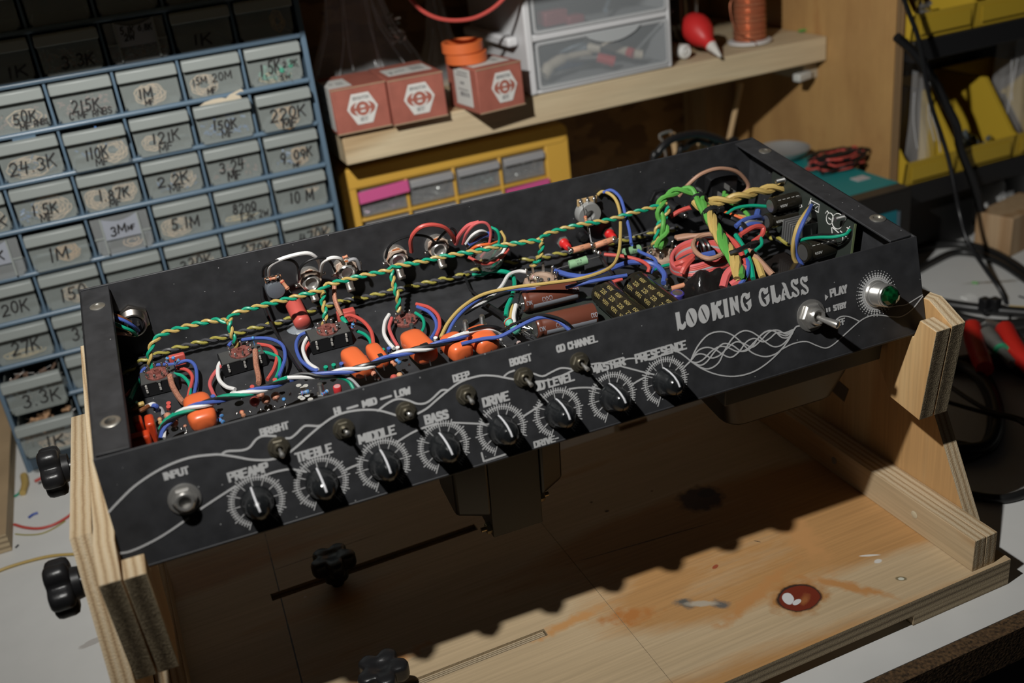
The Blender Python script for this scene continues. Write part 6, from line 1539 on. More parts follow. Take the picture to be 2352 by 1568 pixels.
def film(px, py, L, wd, hh, ang, mark=False):
    c = onf(px, py, HB + hh / 2); ca, sa = math.cos(ang), math.sin(ang)
    ax = EX * ca + DV * sa; bx_ = -EX * sa + DV * ca
    mb = MB(); seg = 28; prof = [(.55, -.5), (.82, -.46), (.96, -.36), (1, -.2), (1, .2), (.96, .36), (.82, .46), (.55, .5)]
    for s, t in prof:
        for k in range(seg):
            a = 2 * PI * k / seg; e = 3.2
            cx_ = abs(math.cos(a)) ** (2 / e) * (1 if math.cos(a) > 0 else -1); cy_ = abs(math.sin(a)) ** (2 / e) * (1 if math.sin(a) > 0 else -1)
            mb.v.append(c + ax * (cx_ * wd / 2 * s) + RN * (cy_ * hh / 2 * s) + bx_ * (t * L))
    for i in range(len(prof) - 1):
        for k in range(seg):
            l = (k + 1) % seg; mb.face((i * seg + k, i * seg + l, (i + 1) * seg + l, (i + 1) * seg + k))
    mb.face(range(seg)); mb.face(range((len(prof) - 1) * seg, len(prof) * seg))
    o = obj('capacitor', mb, ORC, amp, sm=60, label='orange dipped film capacitor')
    if mark:
        mb = MB(); mb.cb(c - bx_ * (L * .37) + RN * (hh * .30), ax * wd * .34, bx_ * L * .24, RN * hh * .42); obj('black_mark', mb, BLACKINK, o, bevel=.0008)
    mb = MB(); e = c - bx_ * (L * .46); mb.tube([e, e - bx_ * .002 - RN * (hh * .5)], .0005, 6); obj('lead', mb, SOLDER, o)
    return o
film(460, 945, .030, .0175, .0135, .06); film(818, 832, .027, .0140, .0125, .16); film(866, 816, .022, .0105, .0100, .10, True); film(962, 795, .031, .0170, .0135, .16, True); film(1048, 796, .023, .0165, .0135, .18); film(1108, 780, .024, .0170, .0135, .14)
RDC = mat('red_orange_cap', (.48, .045, .012), .3)
for q, wd in (((322, 985), .009), ((349, 985), .0115)):
    c = onf(*q, HB + .008); mb = MB(); mb.cb(c, EX * .0055, DV * wd, RN * .016); obj('capacitor', mb, RDC, amp, bevel=.0016, label='red box capacitor by the left end')
mb = MB(); mb.cb(onf(325, 1015, HB + .006), EX * .012, DV * .008, RN * .012); obj('capacitor', mb, RDC, amp, bevel=.0016, label='red box capacitor by the left end')
# small parts on the board
TANC = mat('tan_disc_cap', (.44, .20, .13), .4)
def bead(px, py, h, r, m, stretch=1.3, name='bead_capacitor', lead=(4, 12)):
    c = onf(px, py, HB + h); d = (RN * .3 - DV).normalized()
    mb = MB(); mb.lathe(c - d * r * stretch, d, [(r * .2, 0), (r * .7, r * .3), (r, r * stretch * .9), (r * .8, r * stretch * 1.6), (r * .2, r * stretch * 2)], 14); o = obj(name, mb, m, amp)
    e = onf(px + lead[0], py + lead[1], HB + .0002); mb = MB(); mb.tube([c, (c + e) / 2 + RN * .001, e], .0003, 5); mb.ball(e, .0008, 6); obj('lead', mb, SOLDER, o)
for px, py, h, r, m in ((400, 972, .003, .0026, TANC), (385, 955, .004, .0024, TANC), (425, 978, .002, .0012, TANC), (598, 905, .005, .0028, TANC), (611, 918, .0035, .0030, TANC), (633, 910, .0045, .0030, TANC), (585, 922, .0035, .0033, REDCAP), (854, 848, .002, .0020, TANC), (905, 868, .002, .0026, REDCAP), (918, 862, .002, .0022, mat('peach_cap', (.50, .28, .15), .45)), (858, 858, .002, .002, TANC), (652, 917, .003, .0013, BLU), (1192, 788, .002, .0018, mat('grey_pink_cap', (.36, .27, .25), .5))): bead(px, py, h, r, m)
for (a, b, m, n_) in (((500, 945), (512, 958), BLU, 2), ((502, 962), (514, 970), BLU, 2), ((686, 904), (715, 897), BLU, 4), ((740, 905), (752, 898), BLU, 3), ((908, 824), (920, 834), BLU, 2), ((897, 828), (910, 840), FLESH, 2), ((553, 942), (562, 958), FLESH, 2), ((366, 958), (370, 975), mat('straw_res', (.46, .30, .15), .5), 2)):
    resistor(onf(*a, HB + .0022), onf(*b, HB + .0022), .0014, .0055, m, n_)
for px, py, c in ((388, 928, 'red'), (388, 936, 'red'), (580, 890, 'red'), (632, 874, 'red'), (838, 822, 'red'), (490, 912, 'blue'), (727, 852, 'blue'), (785, 837, 'blue'), (894, 802, 'blue'), (1035, 770, 'blue'), (767, 840, 'green'), (749, 845, 'green'), (880, 805, 'green'), (914, 800, 'white'), (1001, 778, 'white'), (1018, 775, 'yellow')):
    c0 = onf(px, py + 8, HB); c1 = onf(px, py + 3, HB + .0030); c2 = onf(px - 1, py - 3, HB + .0055); o = obj('wire_end', MB().tube([c1, c2], .0015, 8), WIRE[c], amp); obj('solder_joint', MB().tube([c0, c1], [.0012, .0006], 7), SOLDER, o)
for px, py in ((418, 985), (427, 995), (655, 935), (663, 938), (600, 940), (617, 942), (632, 935), (575, 945), (667, 905), (705, 925), (870, 870), (940, 838), (1000, 790), (1170, 770), (1180, 775), (440, 1000), (515, 985), (545, 950)): blob(onf(px, py, HB + .0006), .0011)
def lug(px, py, R=.0035, Lr=.007):
    c = onf(px, py, HB); mb = MB(); mb.nut(c, RN, R, .0022); pr = []
    for k in range(9): pr += [(R * .56, .0022 + k * Lr / 9), (R * .50, .0022 + (k + .5) * Lr / 9)]
    mb.lathe(c, RN, pr + [(R * .45, Lr + .0024), (0, Lr + .0026)], 14); obj('mounting_bolt', mb, DULL, amp, sm=30)
lug(740, 908); lug(1071, 762); lug(1109, 750)
mb = MB(); c = onf(777, 903, HB); mb.lathe(c, RN, [(.0026, 0), (.0027, .0004), (.0027, .0052), (.0024, .0057), (.001, .0057)], 18); o = obj('electrolytic_capacitor', mb, mat('cap_red_sleeve', (.50, .03, .035), .35), amp)
mb = MB(); mb.lathe(c + RN * .0057, RN, [(.0021, 0), (0, .0001)], 16); obj('cap_top', mb, mat('cap_top_pink', (.50, .25, .25), .4), o)
mb = MB(); c = onf(537, 906, HB); mb.lathe(c, RN, [(.0028, 0), (.0030, .0004), (.0026, .0012), (.0016, .0012), (.0014, .0005), (0, .0004)], 20); obj('board_screw', mb, mat('white_nylon', (.55, .54, .52), .4), amp)
# white printed component pads (flower shapes)
mb = MB()
for px, py in ((695, 891), (702, 886), (686, 885), (695, 915), (706, 908), (713, 917), (690, 912)):
    c = onf(px, py, HB + .0001); mb.lathe(c, RN, [(.0018, 0), (.0018, .0002), (0, .0002)], 10)
obj('solder_pads', mb, mat('pad_silver', (.55, .54, .50), .4, .3), amp)
# ---------------------------------------------------------------- wire bundle laid over the front board
bun = [(372, 1008, .016), (374, 985, .019), (392, 963, .022), (425, 943, .026), (470, 927, .028), (520, 913, .027), (570, 902, .027), (620, 888, .027), (660, 870, .027), (700, 862, .027), (740, 862, .026), (790, 852, .026), (840, 842, .027), (890, 822, .027), (935, 808, .028), (985, 797, .028), (1030, 783, .028), (1075, 765, .028)]
twist(('blue', 'white', 'green', 'black'), bun[:9], .0013, .036, ph=1.2)
twist(('white', 'blue', 'black'), bun[8:], .0013, .040, ph=2.0)
wire('white', [(1075, 764, .027), (1105, 756, .026), (1130, 756, .025), (1148, 765, .020), (1150, 780, .015)], .0013); wire('black', [(1075, 760, .028), (1110, 750, .028), (1140, 752, .026), (1160, 762, .020), (1180, 778, .014)], .0013)
wire('blue', [(1060, 790, .026), (1110, 778, .026), (1150, 772, .028), (1195, 748, .033), (1230, 732, .035), (1258, 728, .035), (1285, 738, .033), (1308, 758, .028)], .0014); wire('black', [(1150, 760, .026), (1200, 735, .033), (1240, 723, .037), (1275, 728, .037), (1300, 740, .034), (1318, 756, .028)], .0010)
wire('grey', [(740, 868, .024), (770, 862, .022), (805, 870, .020), (828, 892, .016)], .0010); wire('green', [(735, 868, .024), (775, 866, .022), (800, 875, .018), (812, 893, .014)], .0012)
wire('green', [(370, 1012, .014), (366, 990, .017), (380, 965, .02), (400, 950, .022)], .0012)
for c, l in (('yellow', [(305, 940, .020), (318, 930, .024), (330, 926, .024)]), ('green', [(300, 930, .020), (315, 925, .022)]), ('white', [(335, 935, .022), (352, 928, .022), (358, 938, .018)]), ('blue', [(340, 932, .020), (358, 932, .022), (362, 942, .017)]), ('brown', [(296, 948, .020), (320, 944, .023), (345, 930, .022)]), ('grey', [(355, 945, .016), (368, 938, .017), (376, 952, .014)])): wire(c, l, .0015)
# diagonal runs between front board and output sockets
wire('yellow', [(1012, 775, .014), (1030, 740, .018), (1062, 705, .022), (1110, 676, .025), (1180, 660, .028), (1260, 650, .030), (1340, 638, .031), (1400, 615, .031), (1420, 585, .031), (1425, 540, .033), (1424, 490, .038), (1415, 460, .043), (1400, 445, .046), (1383, 440, .046), (1372, 448, .044)], .0013)
wire('blue', [(1024, 775, .013), (1045, 735, .018), (1080, 700, .021), (1130, 672, .023), (1180, 664, .023), (1230, 664, .021)], .0012); wire('white', [(1020, 770, .012), (1042, 738, .015), (1075, 710, .018), (1115, 690, .018), (1150, 660, .018), (1168, 632, .018), (1190, 623, .017), (1208, 624, .016)], .0014)
wire('blue', [(1300, 660, .022), (1340, 650, .026), (1390, 640, .028), (1440, 632, .028)], .0014); wire('blue', [(1450, 560, .026), (1446, 530, .030), (1436, 490, .038), (1425, 455, .045), (1405, 437, .048), (1385, 442, .046)], .0013)
wire('blue', [(1276, 622, .012), (1310, 632, .014), (1350, 634, .015), (1400, 618, .017), (1450, 602, .017), (1500, 606, .016), (1525, 628, .014), (1524, 650, .012)], .0021); wire('blue', [(1450, 560, .020), (1470, 578, .017), (1500, 592, .016), (1508, 608, .015), (1495, 625, .014)], .0013)
wire('green', [(1105, 625, .010), (1140, 622, .010), (1172, 628, .012), (1182, 650, .014), (1176, 680, .016), (1165, 705, .014), (1162, 725, .012)], .0017); wire('green', [(1490, 625, .014), (1520, 612, .014), (1545, 606, .014)], .0013); wire('yellow', [(1176, 700, .012), (1172, 730, .010), (1164, 752, .010)], .0015)
wire('white', [(1185, 700, .014), (1180, 725, .012), (1182, 745, .011)], .0016); wire('black', [(1100, 690, .010), (1130, 708, .010), (1155, 725, .010), (1165, 745, .010)], .0022); wire('black', [(1066, 720, .003), (1120, 690, .003), (1180, 668, .004), (1240, 672, .004)], .0009)
wire('red', [(1388, 584, .020), (1430, 588, .020), (1470, 598, .019), (1490, 612, .018), (1488, 625, .015)], .0014); wire('red', [(1405, 648, .020), (1430, 640, .022)], .0014); wire('black', [(1380, 590, .018), (1395, 615, .018), (1408, 634, .018)], .0016); wire('black', [(1400, 570, .016), (1440, 590, .015), (1468, 610, .014)], .0013)
# star ground / terminal and resistors
resistor(onf(1308, 577, .030), onf(1360, 563, .030), .0024, .0155, FLESH, 0, False, txt=[('1K', .0004, .0009, .003), ('1W', -.0013, .0009, .003)]); resistor(onf(1362, 566, .029), onf(1414, 548, .031), .0024, .0150, FLESH, 0, False, txt=[('1K', .0004, .0009, .003), ('1W', -.0013, .0009, .003)])
resistor(onf(1278, 617, .016), onf(1378, 588, .020), .0034, .0145, CER, 0, False, txt=[('1K5', .0006, .0012, .005), ('5W', -.0014, .0012, .0035)]); resistor(onf(1400, 590, .018), onf(1502, 562, .016), .0034, .0145, CER, 0, False, txt=[('5W', -.0014, .0012, .0035)])
for q in ((1360, 562, .030), (1366, 574, .025), (1376, 582, .022), (1412, 550, .031), (1310, 577, .030)): blob(onf(*q), .0024)
wire('grey', [(1353, 520, .036), (1356, 545, .033), (1360, 562, .030)], .0005, name='lead'); wire('grey', [(1420, 548, .030), (1460, 540, .026), (1490, 531, .020)], .0005, name='lead')
resistor(onf(1222, 635, .013), onf(1240, 643, .012), .0017, .0072, mat('grey_res', (.42, .40, .36), .5), 4); resistor(onf(1500, 572, .012), onf(1520, 566, .013), .0014, .0055, mat('mint_res', (.38, .46, .38), .5), 2)
resistor(onf(1158, 730, .018), onf(1196, 768, .016), .0031, .0150, TURQ, 3)
mb = MB(); mb.prism([ch(.330, .150, .0017), ch(.352, .150, .0017), ch(.352, .146, .0017), ch(.330, .146, .0017)], RN * .012); obj('terminal_strip', mb, SB, amp)
for k in range(3):
    p = ch(.334 + .007 * k, .1458, .006); mb = MB(); mb.cb(p, EX * .0014, DV * .001, RN * .007); obj('terminal_lug', mb, STEEL, amp)
mb = MB(); p = onf(1168, 640, .005); mb.tube([onf(1066, 632, .010), onf(1080, 665, .008), onf(1110, 690, .005)], .0011, 7); obj('wire', mb, WIRE['black'], amp)
# ---------------------------------------------------------------- filter capacitors and their board
mb = MB(); mb.prism([ch(.286, .055, .0030), ch(.286, .118, .0030), ch(.402, .118, .0030), ch(.402, .050, .0030)], RN * .0015); obj('circuit_board', mb, PCB, amp)
BRN = mat('brown_cap_sleeve', (.115, .036, .022), .28); GRB = mat('grey_stripe', (.30, .31, .35), .4); BKC = mat('black_cap_sleeve', (.016, .014, .010), .16)
def canned(a, b, r, m, name='electrolytic_capacitor', rim=True):
    a, b = V(a), V(b); d = b - a; L = d.length; d.normalize()
    pr = [(r * .80, 0), (r * .92, .0002), (r * .99, .0012), (r, .0024), (r * .95, .0034), (r * .94, .0040), (r, .0050), (r, L - .001), (r * .97, L - .0002), (r * .84, L)]
    mb = MB(); mb.lathe(a, d, pr, 34); o = obj(name, mb, m, amp)
    mb = MB(); mb.lathe(a, d, [(r * .78, -.0002), (.0001, -.0003)], 30); obj('can_end', mb, mat('can_aluminium', (.40, .40, .40), .35, .9), o)
    return o, d, L
def wraptext(o, a, d, r, items, m, flip=False):
    """items: (text, along, around angle offset, length, height, vertical)"""
    n = (CP - V(a)); n = (n - d * n.dot(d)).normalized(); up = n.cross(d) * (-1 if flip else 1)
    mb = MB()
    for t, s, off, ln, hg, vert in items:
        if vert: fr = lambda x, y, q: V(a) + d * (s + y) + (n * math.cos(off + x / r) + up * math.sin(off + x / r)) * (r + .00005 + q)
        else: fr = lambda x, y, q: V(a) + d * (s + x) + (n * math.cos(off + y / r) + up * math.sin(off + y / r)) * (r + .00005 + q)
        put_text(mb, t, fr, 0, 0, ln, hg, pen_round(.00016, 6), th=.00004)
    return obj('body_print', mb, m, o, sm=0)
RB = .0080
for (pa_, pb_, hh) in (((1199, 693), (1322, 663), .0135), ((1199 + 30, 752), (1365, 720), .0135)):
    a, b = onf(*pa_, hh), onf(*pb_, hh); o, d, L = canned(a, b, RB, BRN)
    n = (CP - a); n = (n - d * n.dot(d)).normalized(); up = n.cross(d)
    mb = MB(); w0 = -.95
    for k in range(4):
        an0, an1 = w0 + .11 * k, w0 + .11 * (k + 1)
        q = [a + d * s + (n * math.cos(t) + up * math.sin(t)) * (RB + .00006) for s, t in ((.006, an0), (L - .0015, an0), (L - .0015, an1), (.006, an1))]
        mb.prism(q, (n * math.cos(an0) + up * math.sin(an0)) * .00004)
    obj('stripe', mb, GRB, o)
    wraptext(o, a, d, RB, [('CY(MD)'.replace('(', '').replace(')', ''), .013, -.42, .0075, .0030, False), ('CYMD', L - .0050, -.30, .0045, .0030, False), ('CYM', .001, -.45, .0040, .0030, False)], GRB)
mb = MB(); mb.cb(onf(1262, 728, .0032), EX * .001, DV * .001, RN * .001); obj('solder_joint', mb, SOLDER, amp)
for (pa_, pb_) in (((1384, 668), (1440, 740)), ((1458, 650), (1522, 716))):
    a = onf(*pa_, .0150); v0 = (a - AO).dot(DV); u0 = (a - AO).dot(EX)
    b = ch(u0 + .004, v0 - .050, .0145); o, d, L = canned(a, b, .0102, BKC)
    its = []
    for k in range(4):
        its += [('450V', .0050 + .0115 * k, -.62, .0072, .0028, False), ('220', .0095 + .0115 * k, -.12, .0058, .0028, False), ('450V', .0105 + .0115 * k, .38, .0066, .0026, False)]
    wraptext(o, a, d, .0102, its, GOLDINK)
a = onf(1556, 672, .016); mb = MB(); mb.lathe(a - RN * .010, RN, [(.0048, 0), (.0050, .0005), (.0050, .0095), (.0042, .0102), (.0034, .0100)], 26); o = obj('electrolytic_capacitor', mb, mat('violet_sleeve', (.05, .04, .22), .3), amp)
mb = MB(); mb.lathe(a + RN * .0001, RN, [(.0037, 0), (.003, .0002), (0, .0002)], 24); obj('can_end', mb, mat('can_aluminium', (.40, .40, .40), .35, .9), o)
mb = MB(); c = onf(1529, 662, .006); mb.nut(c, RN, .003, .003); mb.cyl(c, c + RN * .008, .0016, 10); obj('mounting_bolt', mb, DULL, amp)
resistor(onf(1535, 665, .010), onf(1580, 652, .012), .0019, .010, FLESH, 0, False)
# jumble of clipped leads by the brown capacitors
rnd = random.Random(9)
for k in range(12):
    c = onf(1205 + rnd.uniform(-12, 20), 765 + rnd.uniform(-22, 8), .008); d = V((rnd.uniform(-1, 1), rnd.uniform(-1, 1), rnd.uniform(0, 1))).normalized()
    mb = MB(); mb.tube([c - d * .003, c + d * .003 + RN * .001], .00035, 5); obj('lead', mb, SOLDER, amp)
for k in range(7):
    c = onf(1190 + rnd.uniform(-6, 10), 705 + rnd.uniform(-15, 20), .010); d = V((rnd.uniform(-1, 1), rnd.uniform(-1, .3), rnd.uniform(0, 1))).normalized()
    mb = MB(); mb.tube([c - d * .003, c + d * .003 + RN * .001], .0004, 5); obj('lead', mb, SOLDER, amp)
# ---------------------------------------------------------------- mains transformer top inside the chassis
TAPEB = mat('black_tape', (.010, .009, .009), .22, bump=.6, nscale=160)
mb = MB(); seg, rg = 26, 8
c0 = onf(1625, 655, .010)
for i in range(rg + 1):
    t = i / rg; r = math.sin(PI * (.12 + .5 * (1 - t)))
    for k in range(seg):
        a = 2 * PI * k / seg; wv = 1 + .12 * math.sin(3 * a + t * 3) + .06 * math.sin(7 * a)
        mb.v.append(c0 + EX * (.019 * r * wv * math.cos(a)) + DV * (.016 * r * wv * math.sin(a)) + RN * (-.008 + .021 * t * (1 + .12 * math.cos(2 * a))))
for i in range(rg):
    for k in range(seg):
        l = (k + 1) % seg; mb.face((i * seg + k, i * seg + l, (i + 1) * seg + l, (i + 1) * seg + k))
mb.face(range(rg * seg, rg * seg + seg)); obj('tape_wrapped_coil', mb, TAPEB, amp, sub=1)
mb = MB(); mb.prism([ch(.438, .020, .0016), ch(.438, .100, .0016), ch(.500, .100, .0016), ch(.500, .020, .0016)], RN * .010); obj('transformer_cover', mb, mat('transformer_varnish', (.014, .011, .010), .2, coat=.6), amp, bevel=.003)
# ---------------------------------------------------------------- bundle of transformer leads
twist(('lime', 'lime'), [(1512, 568, .016), (1520, 545, .022), (1528, 525, .028), (1518, 500, .034), (1512, 480, .040), (1524, 458, .046), (1550, 440, .050), (1580, 436, .051), (1604, 450, .048), (1620, 472, .045)], .0019, .024)
twist(GY, [(1500, 566, .014), (1508, 545, .022), (1510, 522, .028), (1528, 498, .034), (1536, 475, .040)], .0012, .012)
wire('lime', [(1500, 560, .014), (1516, 545, .016), (1530, 552, .015), (1522, 565, .013)], .0019)
twist(('yellow', 'yellow'), [(1628, 462, .044), (1660, 462, .044), (1700, 452, .045), (1740, 440, .045), (1780, 432, .045), (1815, 429, .044), (1838, 432, .042)], .0022, .030)
main = [(1600, 462, .046), (1618, 478, .046), (1632, 500, .045), (1644, 525, .043), (1660, 555, .041), (1680, 585, .040), (1692, 610, .037), (1700, 640, .034)]
twist(('lime', 'lime', 'yellow', 'yellow'), main, .0024, .052)
wire('red', [(1590, 462, .042), (1625, 490, .040), (1660, 535, .038), (1690, 560, .038), (1706, 590, .036), (1716, 620, .034)], .0022); wire('tan', [(1720, 575, .036), (1745, 600, .034), (1775, 632, .030)], .0023); wire('yellow', [(1725, 582, .034), (1740, 605, .033), (1752, 638, .030)], .0026)
wire('green', [(1690, 540, .038), (1712, 575, .037), (1725, 610, .035), (1730, 640, .032)], .0018); wire('yellow', [(1694, 540, .0365), (1715, 576, .0355), (1727, 612, .0335), (1733, 642, .031)], .0010)
wire('pink', [(1660, 660, .026), (1670, 630, .032), (1690, 615, .035), (1712, 618, .034), (1700, 640, .032), (1680, 655, .028)], .0030); wire('blue', [(1700, 655, .030), (1715, 630, .034), (1718, 605, .036), (1708, 590, .035)], .0018)
wire('pink', [(1704, 655, .029), (1720, 628, .033), (1721, 604, .035)], .0013)
wire('lime', [(1686, 600, .038), (1690, 622, .034), (1700, 630, .031)], .0026)
for a_, b_, r in (((1596, 470), (1612, 455), .0062), ((1622, 497), (1648, 490), .0070)):
    P = [onf(a_[0] + 12, a_[1], .040)]; c = (onf(*a_, .044) + onf(*b_, .044)) / 2; d = (W3(main)[3] - W3(main)[1]).normalized()
    mb = MB(); mb.ring(c, d, r, .0014, 22, 8); mb.ring(c + d * .002, d, r, .0012, 22, 8); obj('cable_tie', mb, BLACKP, amp)
mb = MB(); p = onf(1655, 480, .050); mb.cb(p, EX * .005, DV * .004, RN * .004); obj('cable_tie_head', mb, BLACKP, amp, bevel=.0006)
mb = MB(); mb.tube(smooth(W3([(1676, 582, .044), (1700, 573, .046), (1722, 562, .045), (1738, 556, .041)]), 4), .0018, 6); mb.cb(onf(1728, 562, .046), EX * .005, DV * .004, RN * .0035); obj('cable_tie', mb, BLACKP, amp)
# folded lead loops left of the bundle
rnd = random.Random(4)
cols = ['pink', 'red', 'red', 'grey', 'pink', 'red', 'darkgrey']
for k, c in enumerate(cols):
    dy = k * 5.0; h = .022 - .0012 * k
    wire(c, [(1672, 560 + dy * .9, h + .004), (1635, 552 + dy, h + .006), (1595, 552 + dy, h + .006), (1560, 566 + dy, h + .003), (1543, 590 + dy * .8, h), (1552, 612 + dy * .6, h), (1590, 612 + dy * .8, h + .003), (1640, 598 + dy * .9, h + .006), (1676, 588 + dy * .8, h + .006)], .0016)
wire('tan', [(1555, 548, .026), (1600, 541, .030), (1640, 538, .032), (1662, 545, .034), (1674, 562, .034), (1660, 582, .034), (1630, 594, .034), (1602, 582, .034), (1592, 562, .034), (1604, 545, .034), (1630, 538, .035), (1660, 541, .035)], .0018)
wire('red', [(1552, 607, .024), (1570, 600, .027), (1592, 588, .028)], .0024); wire('red', [(1566, 628, .022), (1574, 612, .026), (1590, 595, .027)], .0024)
for px in (1608, 1619):
    mb = MB(); mb.ring(onf(px, 573, .029), EX, .0075, .0013, 18, 6); obj('cable_tie', mb, BLACKP, amp)
mb = MB(); mb.tube([onf(1612, 588, .034), onf(1640, 582, .034)], .0026, 8); obj('heat_shrink_sleeve', mb, WIRE['blue'], amp)
wire('tan', [(1552, 545, .018), (1575, 541, .022), (1600, 541, .026)], .0018)
# leads sweeping to the right board
for c, l, r in (('blue', [(1690, 520, .036), (1710, 505, .038), (1740, 498, .036), (1752, 503, .030)], .0019), ('blue', [(1700, 530, .033), (1722, 515, .036), (1745, 516, .034), (1752, 528, .028)], .0017), ('grey', [(1698, 524, .034), (1720, 510, .036), (1748, 510, .030)], .0016), ('red', [(1700, 540, .034), (1730, 522, .036), (1752, 522, .034), (1750, 540, .030), (1730, 555, .028)], .0020),
                ('green', [(1668, 492, .036), (1690, 478, .038), (1725, 472, .038), (1765, 474, .036)], .0013), ('lime', [(1665, 460, .034), (1690, 470, .034), (1715, 490, .032), (1722, 505, .030)], .0017), ('black', [(1640, 490, .040), (1680, 500, .038), (1710, 520, .036), (1712, 545, .032)], .0020), ('orange', [(1630, 475, .032), (1680, 492, .032), (1715, 505, .03)], .0012),
                ('red', [(1540, 498, .030), (1560, 485, .034), (1590, 476, .036), (1620, 480, .034)], .0018), ('yellow', [(1660, 492, .030), (1700, 496, .030), (1725, 500, .028)], .0012), ('green', [(1745, 540, .030), (1750, 560, .028), (1735, 575, .026)], .0013)): wire(c, l, r)
mb = MB(); mb.tube([onf(1741, 486, .034), onf(1738, 498, .034)], .0026, 8); obj('heat_shrink_sleeve', mb, WIRE['blue'], amp)
twist(('olive', 'black'), [(1755, 530, .012), (1785, 550, .012), (1810, 556, .012), (1822, 562, .010)], .0015, .016)
for q in ((1664, 441), (1670, 448)):
    wire('lime', [(q[0], q[1], .040), (q[0] - 2, q[1] + 12, .038)], .0016)
# ---------------------------------------------------------------- upright board on the right end wall
UB = CL - .0125
def onu(px, py, d=0): return hit(px, py, ch(UB - d, 0, 0), EX)
def uvh(p): q = p - AO; return q.dot(DV), q.dot(RN) + FL
v0, h0 = uvh(onu(1962, 520)); 
mb = MB(); mb.prism([ch(UB, .048, .006), ch(UB, .150, .006), ch(UB, .150, .0525), ch(UB, .048, .0525)], EX * .0016); ub = obj('power_board', mb, [PCB], amp)
mb = MB(); mb.prism([ch(UB - .0001, .0478, .006), ch(UB + .0017, .0478, .006), ch(UB + .0017, .0478, .0525), ch(UB - .0001, .0478, .0525)], -DV * .0003); obj('board_edge', mb, mat('fibreglass_edge', (.16, .20, .10), .5), ub)
mb = MB()
def uline(pts, wd=.00035):
    P = [onu(a, b, .0002) for a, b in pts]; mb.tube(P, wd, 5)
for (cx_, cy_, rx, ry) in ((1906, 502, 8, 13), (1924, 508, 13, 18), (1926, 548, 10, 12)): uline([(cx_ + rx * math.cos(2 * PI * k / 18), cy_ + ry * math.sin(2 * PI * k / 18)) for k in range(19)])
for l in ([(1862, 460), (1882, 470), (1880, 488), (1862, 477), (1862, 460)], [(1866, 474), (1872, 469)], [(1873, 478), (1878, 474)], [(1838, 460), (1842, 475), (1835, 478)], [(1910, 522), (1912, 540)], [(1912, 522), (1930, 538)], [(1930, 530), (1948, 548)], [(1896, 490), (1900, 484), (1904, 490)], [(1903, 500), (1909, 505)], [(1945, 522), (1955, 530)], [(1945, 532), (1952, 520)], [(1863, 455), (1858, 470)]): uline(l)
obj('silkscreen', mb, WHITEINK, ub)
def ucap(pend, pbase, r, m, stripe=True):
    """capacitor standing out of the upright board toward the left"""
    b = onu(*pbase); v_, h_ = uvh(b)
    a0 = hit(*pend, ch(0, 0, h_), RN); L = max(.010, min(.030, UB - (a0 - AO).dot(EX)))
    a = ch(UB - L, v_, h_); o, d, L = canned(a, b, r, m)
    if stripe: wraptext(o, a, d, r, [('-----', .004, .25, L - .006, .002, False), ('450V', .005, -.55, .006, .0018, False)], WHITEINK)
    return o
ucap((1768, 472), (1832, 457), .0062, BKC); ucap((1762, 510), (1825, 492), .0062, BKC); ucap((1842, 578), (1910, 562), .0078, BKC)
# heat sink
c = onu(1862, 522); v_, h_ = uvh(c)
mb = MB()
mb.prism([ch(UB - .0045, v_ - .008, h_ - .008), ch(UB - .0045, v_ + .008, h_ - .008), ch(UB - .0045, v_ + .008, h_ + .008), ch(UB - .0045, v_ - .008, h_ + .008)], EX * .0042)
for k in range(6):
    vv = v_ - .0078 + .0029 * k; mb.prism([ch(UB - .020, vv, h_ - .008), ch(UB - .020, vv + .0012, h_ - .008), ch(UB - .020, vv + .0012, h_ + .008), ch(UB - .020, vv, h_ + .008)], EX * .0160)
obj('heat_sink', mb, mat('anodised_grey', (.20, .20, .20), .4, .5), ub, bevel=.0002)
def uwire(col, pts, r=.0011):
    mb = MB(); mb.tube(smooth([onu(a, b, d) for a, b, d in pts], 6), r, 8); return obj('wire', mb, WIRE[col], amp)
uwire('yellow', [(1863, 474, .001), (1850, 490, .012), (1832, 520, .022), (1822, 560, .026), (1823, 590, .024), (1834, 612, .020)], .0016); uwire('blue', [(1864, 472, .001), (1858, 485, .010), (1845, 510, .019), (1832, 545, .024), (1830, 580, .022), (1843, 610, .018)], .0016)
uwire('green', [(1952, 528, .001), (1942, 538, .006), (1915, 544, .012), (1880, 545, .017), (1848, 549, .02), (1828, 560, .022), (1825, 580, .022)], .0012); uwire('black', [(1952, 534, .001), (1920, 538, .010), (1880, 539, .015), (1835, 550, .02)], .0009)
for q in ((1802, 412), (1940, 498)):
    c = onu(*q, 0); mb = MB(); pr = []
    for k in range(8): pr += [(.0020, .0012 + k * .0008), (.0018, .0016 + k * .0008)]
    mb.nut(c, -EX, .0032, .0012); mb.lathe(c, -EX, pr + [(.0015, .0080), (0, .0081)], 12); obj('mounting_bolt', mb, DULL, ub)
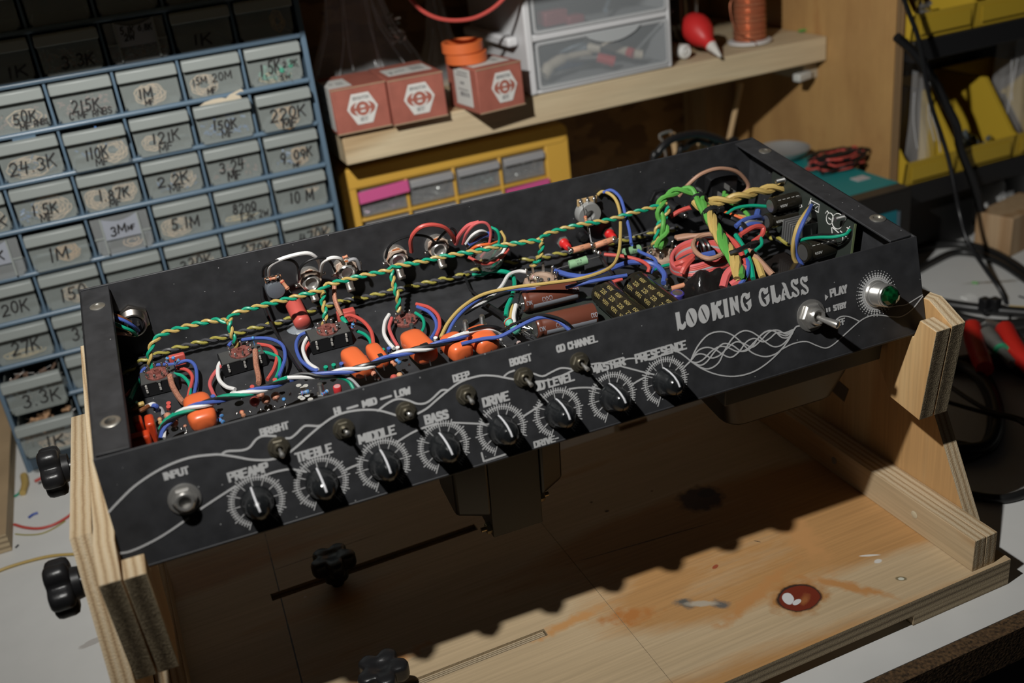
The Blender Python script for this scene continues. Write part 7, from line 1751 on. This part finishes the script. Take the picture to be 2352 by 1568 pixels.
for (v_, h_) in ((.158, .052), (.045, .052)):
    mb = MB(); mb.lathe(ch(CL - .010, v_, FL - .0022), -RN, [(.0040, 0), (.0042, .001), (.0030, .004), (0, .0042)], 14); obj('screw_nut', mb, DULL, amp)
# ---------------------------------------------------------------- transformers hanging below the chassis
LAM = mat('laminations', (.035, .032, .025), .5, .1); BELL = mat('bell_black', (.010, .010, .009), .38, 0)
def under(u, v, d): return ch(u, v, -d)
def ot(u0, u1, ua, ub_, v0_, v1_, dl, db):
    mb = MB(); mb.prism([under(u0, v0_, .0003), under(u1, v0_, .0003), under(u1, v0_, dl), under(u0, v0_, dl)], DV * (v1_ - v0_)); o = obj('output_transformer', mb, LAM, amp, bevel=.0008)
    for (p, q, dd) in ((ua, u0 - .0002, db), (u1 + .0002, ub_, db * .95)):
        mb = MB(); sgn = 1 if q > u1 else -1
        inn, outr = (q, p) if sgn < 0 else (p, q)
        ring0 = rrect(v0_ - .002, v1_ + .002, -dd, -.0004, .008, 4); ring1 = rrect(v0_ + .004, v1_ - .004, -dd + .005, -.003, .007, 4)
        mb.hex8([ch(inn, a, b) for a, b in ring0], [ch(outr, a, b) for a, b in ring1]); b = obj('end_bell', mb, BELL, o, sm=50, bevel=.002)
    for (uu, dd) in ((u0, dl - .006), (u1, dl - .020)):
        sgn = -1 if uu == u0 else 1; mb = MB(); mb.nut(under(uu, v0_ + .005, dd), EX * sgn, .0042, .0035); mb.cyl(under(uu, v0_ + .005, dd), under(uu, v0_ + .005, dd) + EX * sgn * .007, .0018, 10); obj('clamp_bolt', mb, mat('brass_nut', (.42, .32, .18), .35, 1.0), o)
ot(.222, .259, .199, .277, .022, .070, .106, .088)
mb = MB(); mb.prism([under(.385, -.004, .0003), under(.512, -.004, .0003), under(.512, -.004, .030), under(.385, -.004, .030)], DV * .10); o = obj('mains_transformer', mb, LAM, amp, bevel=.001)
mb = MB(); r0 = rrect(.390, .498, .002, .090, .010, 4); r1 = rrect(.398, .490, .008, .084, .014, 4)
mb.hex8([ch(a, b, -.0302) for a, b in r0], [ch(a, b, -.063) for a, b in r1]); obj('end_bell', mb, BELL, o, sm=50, bevel=.003)
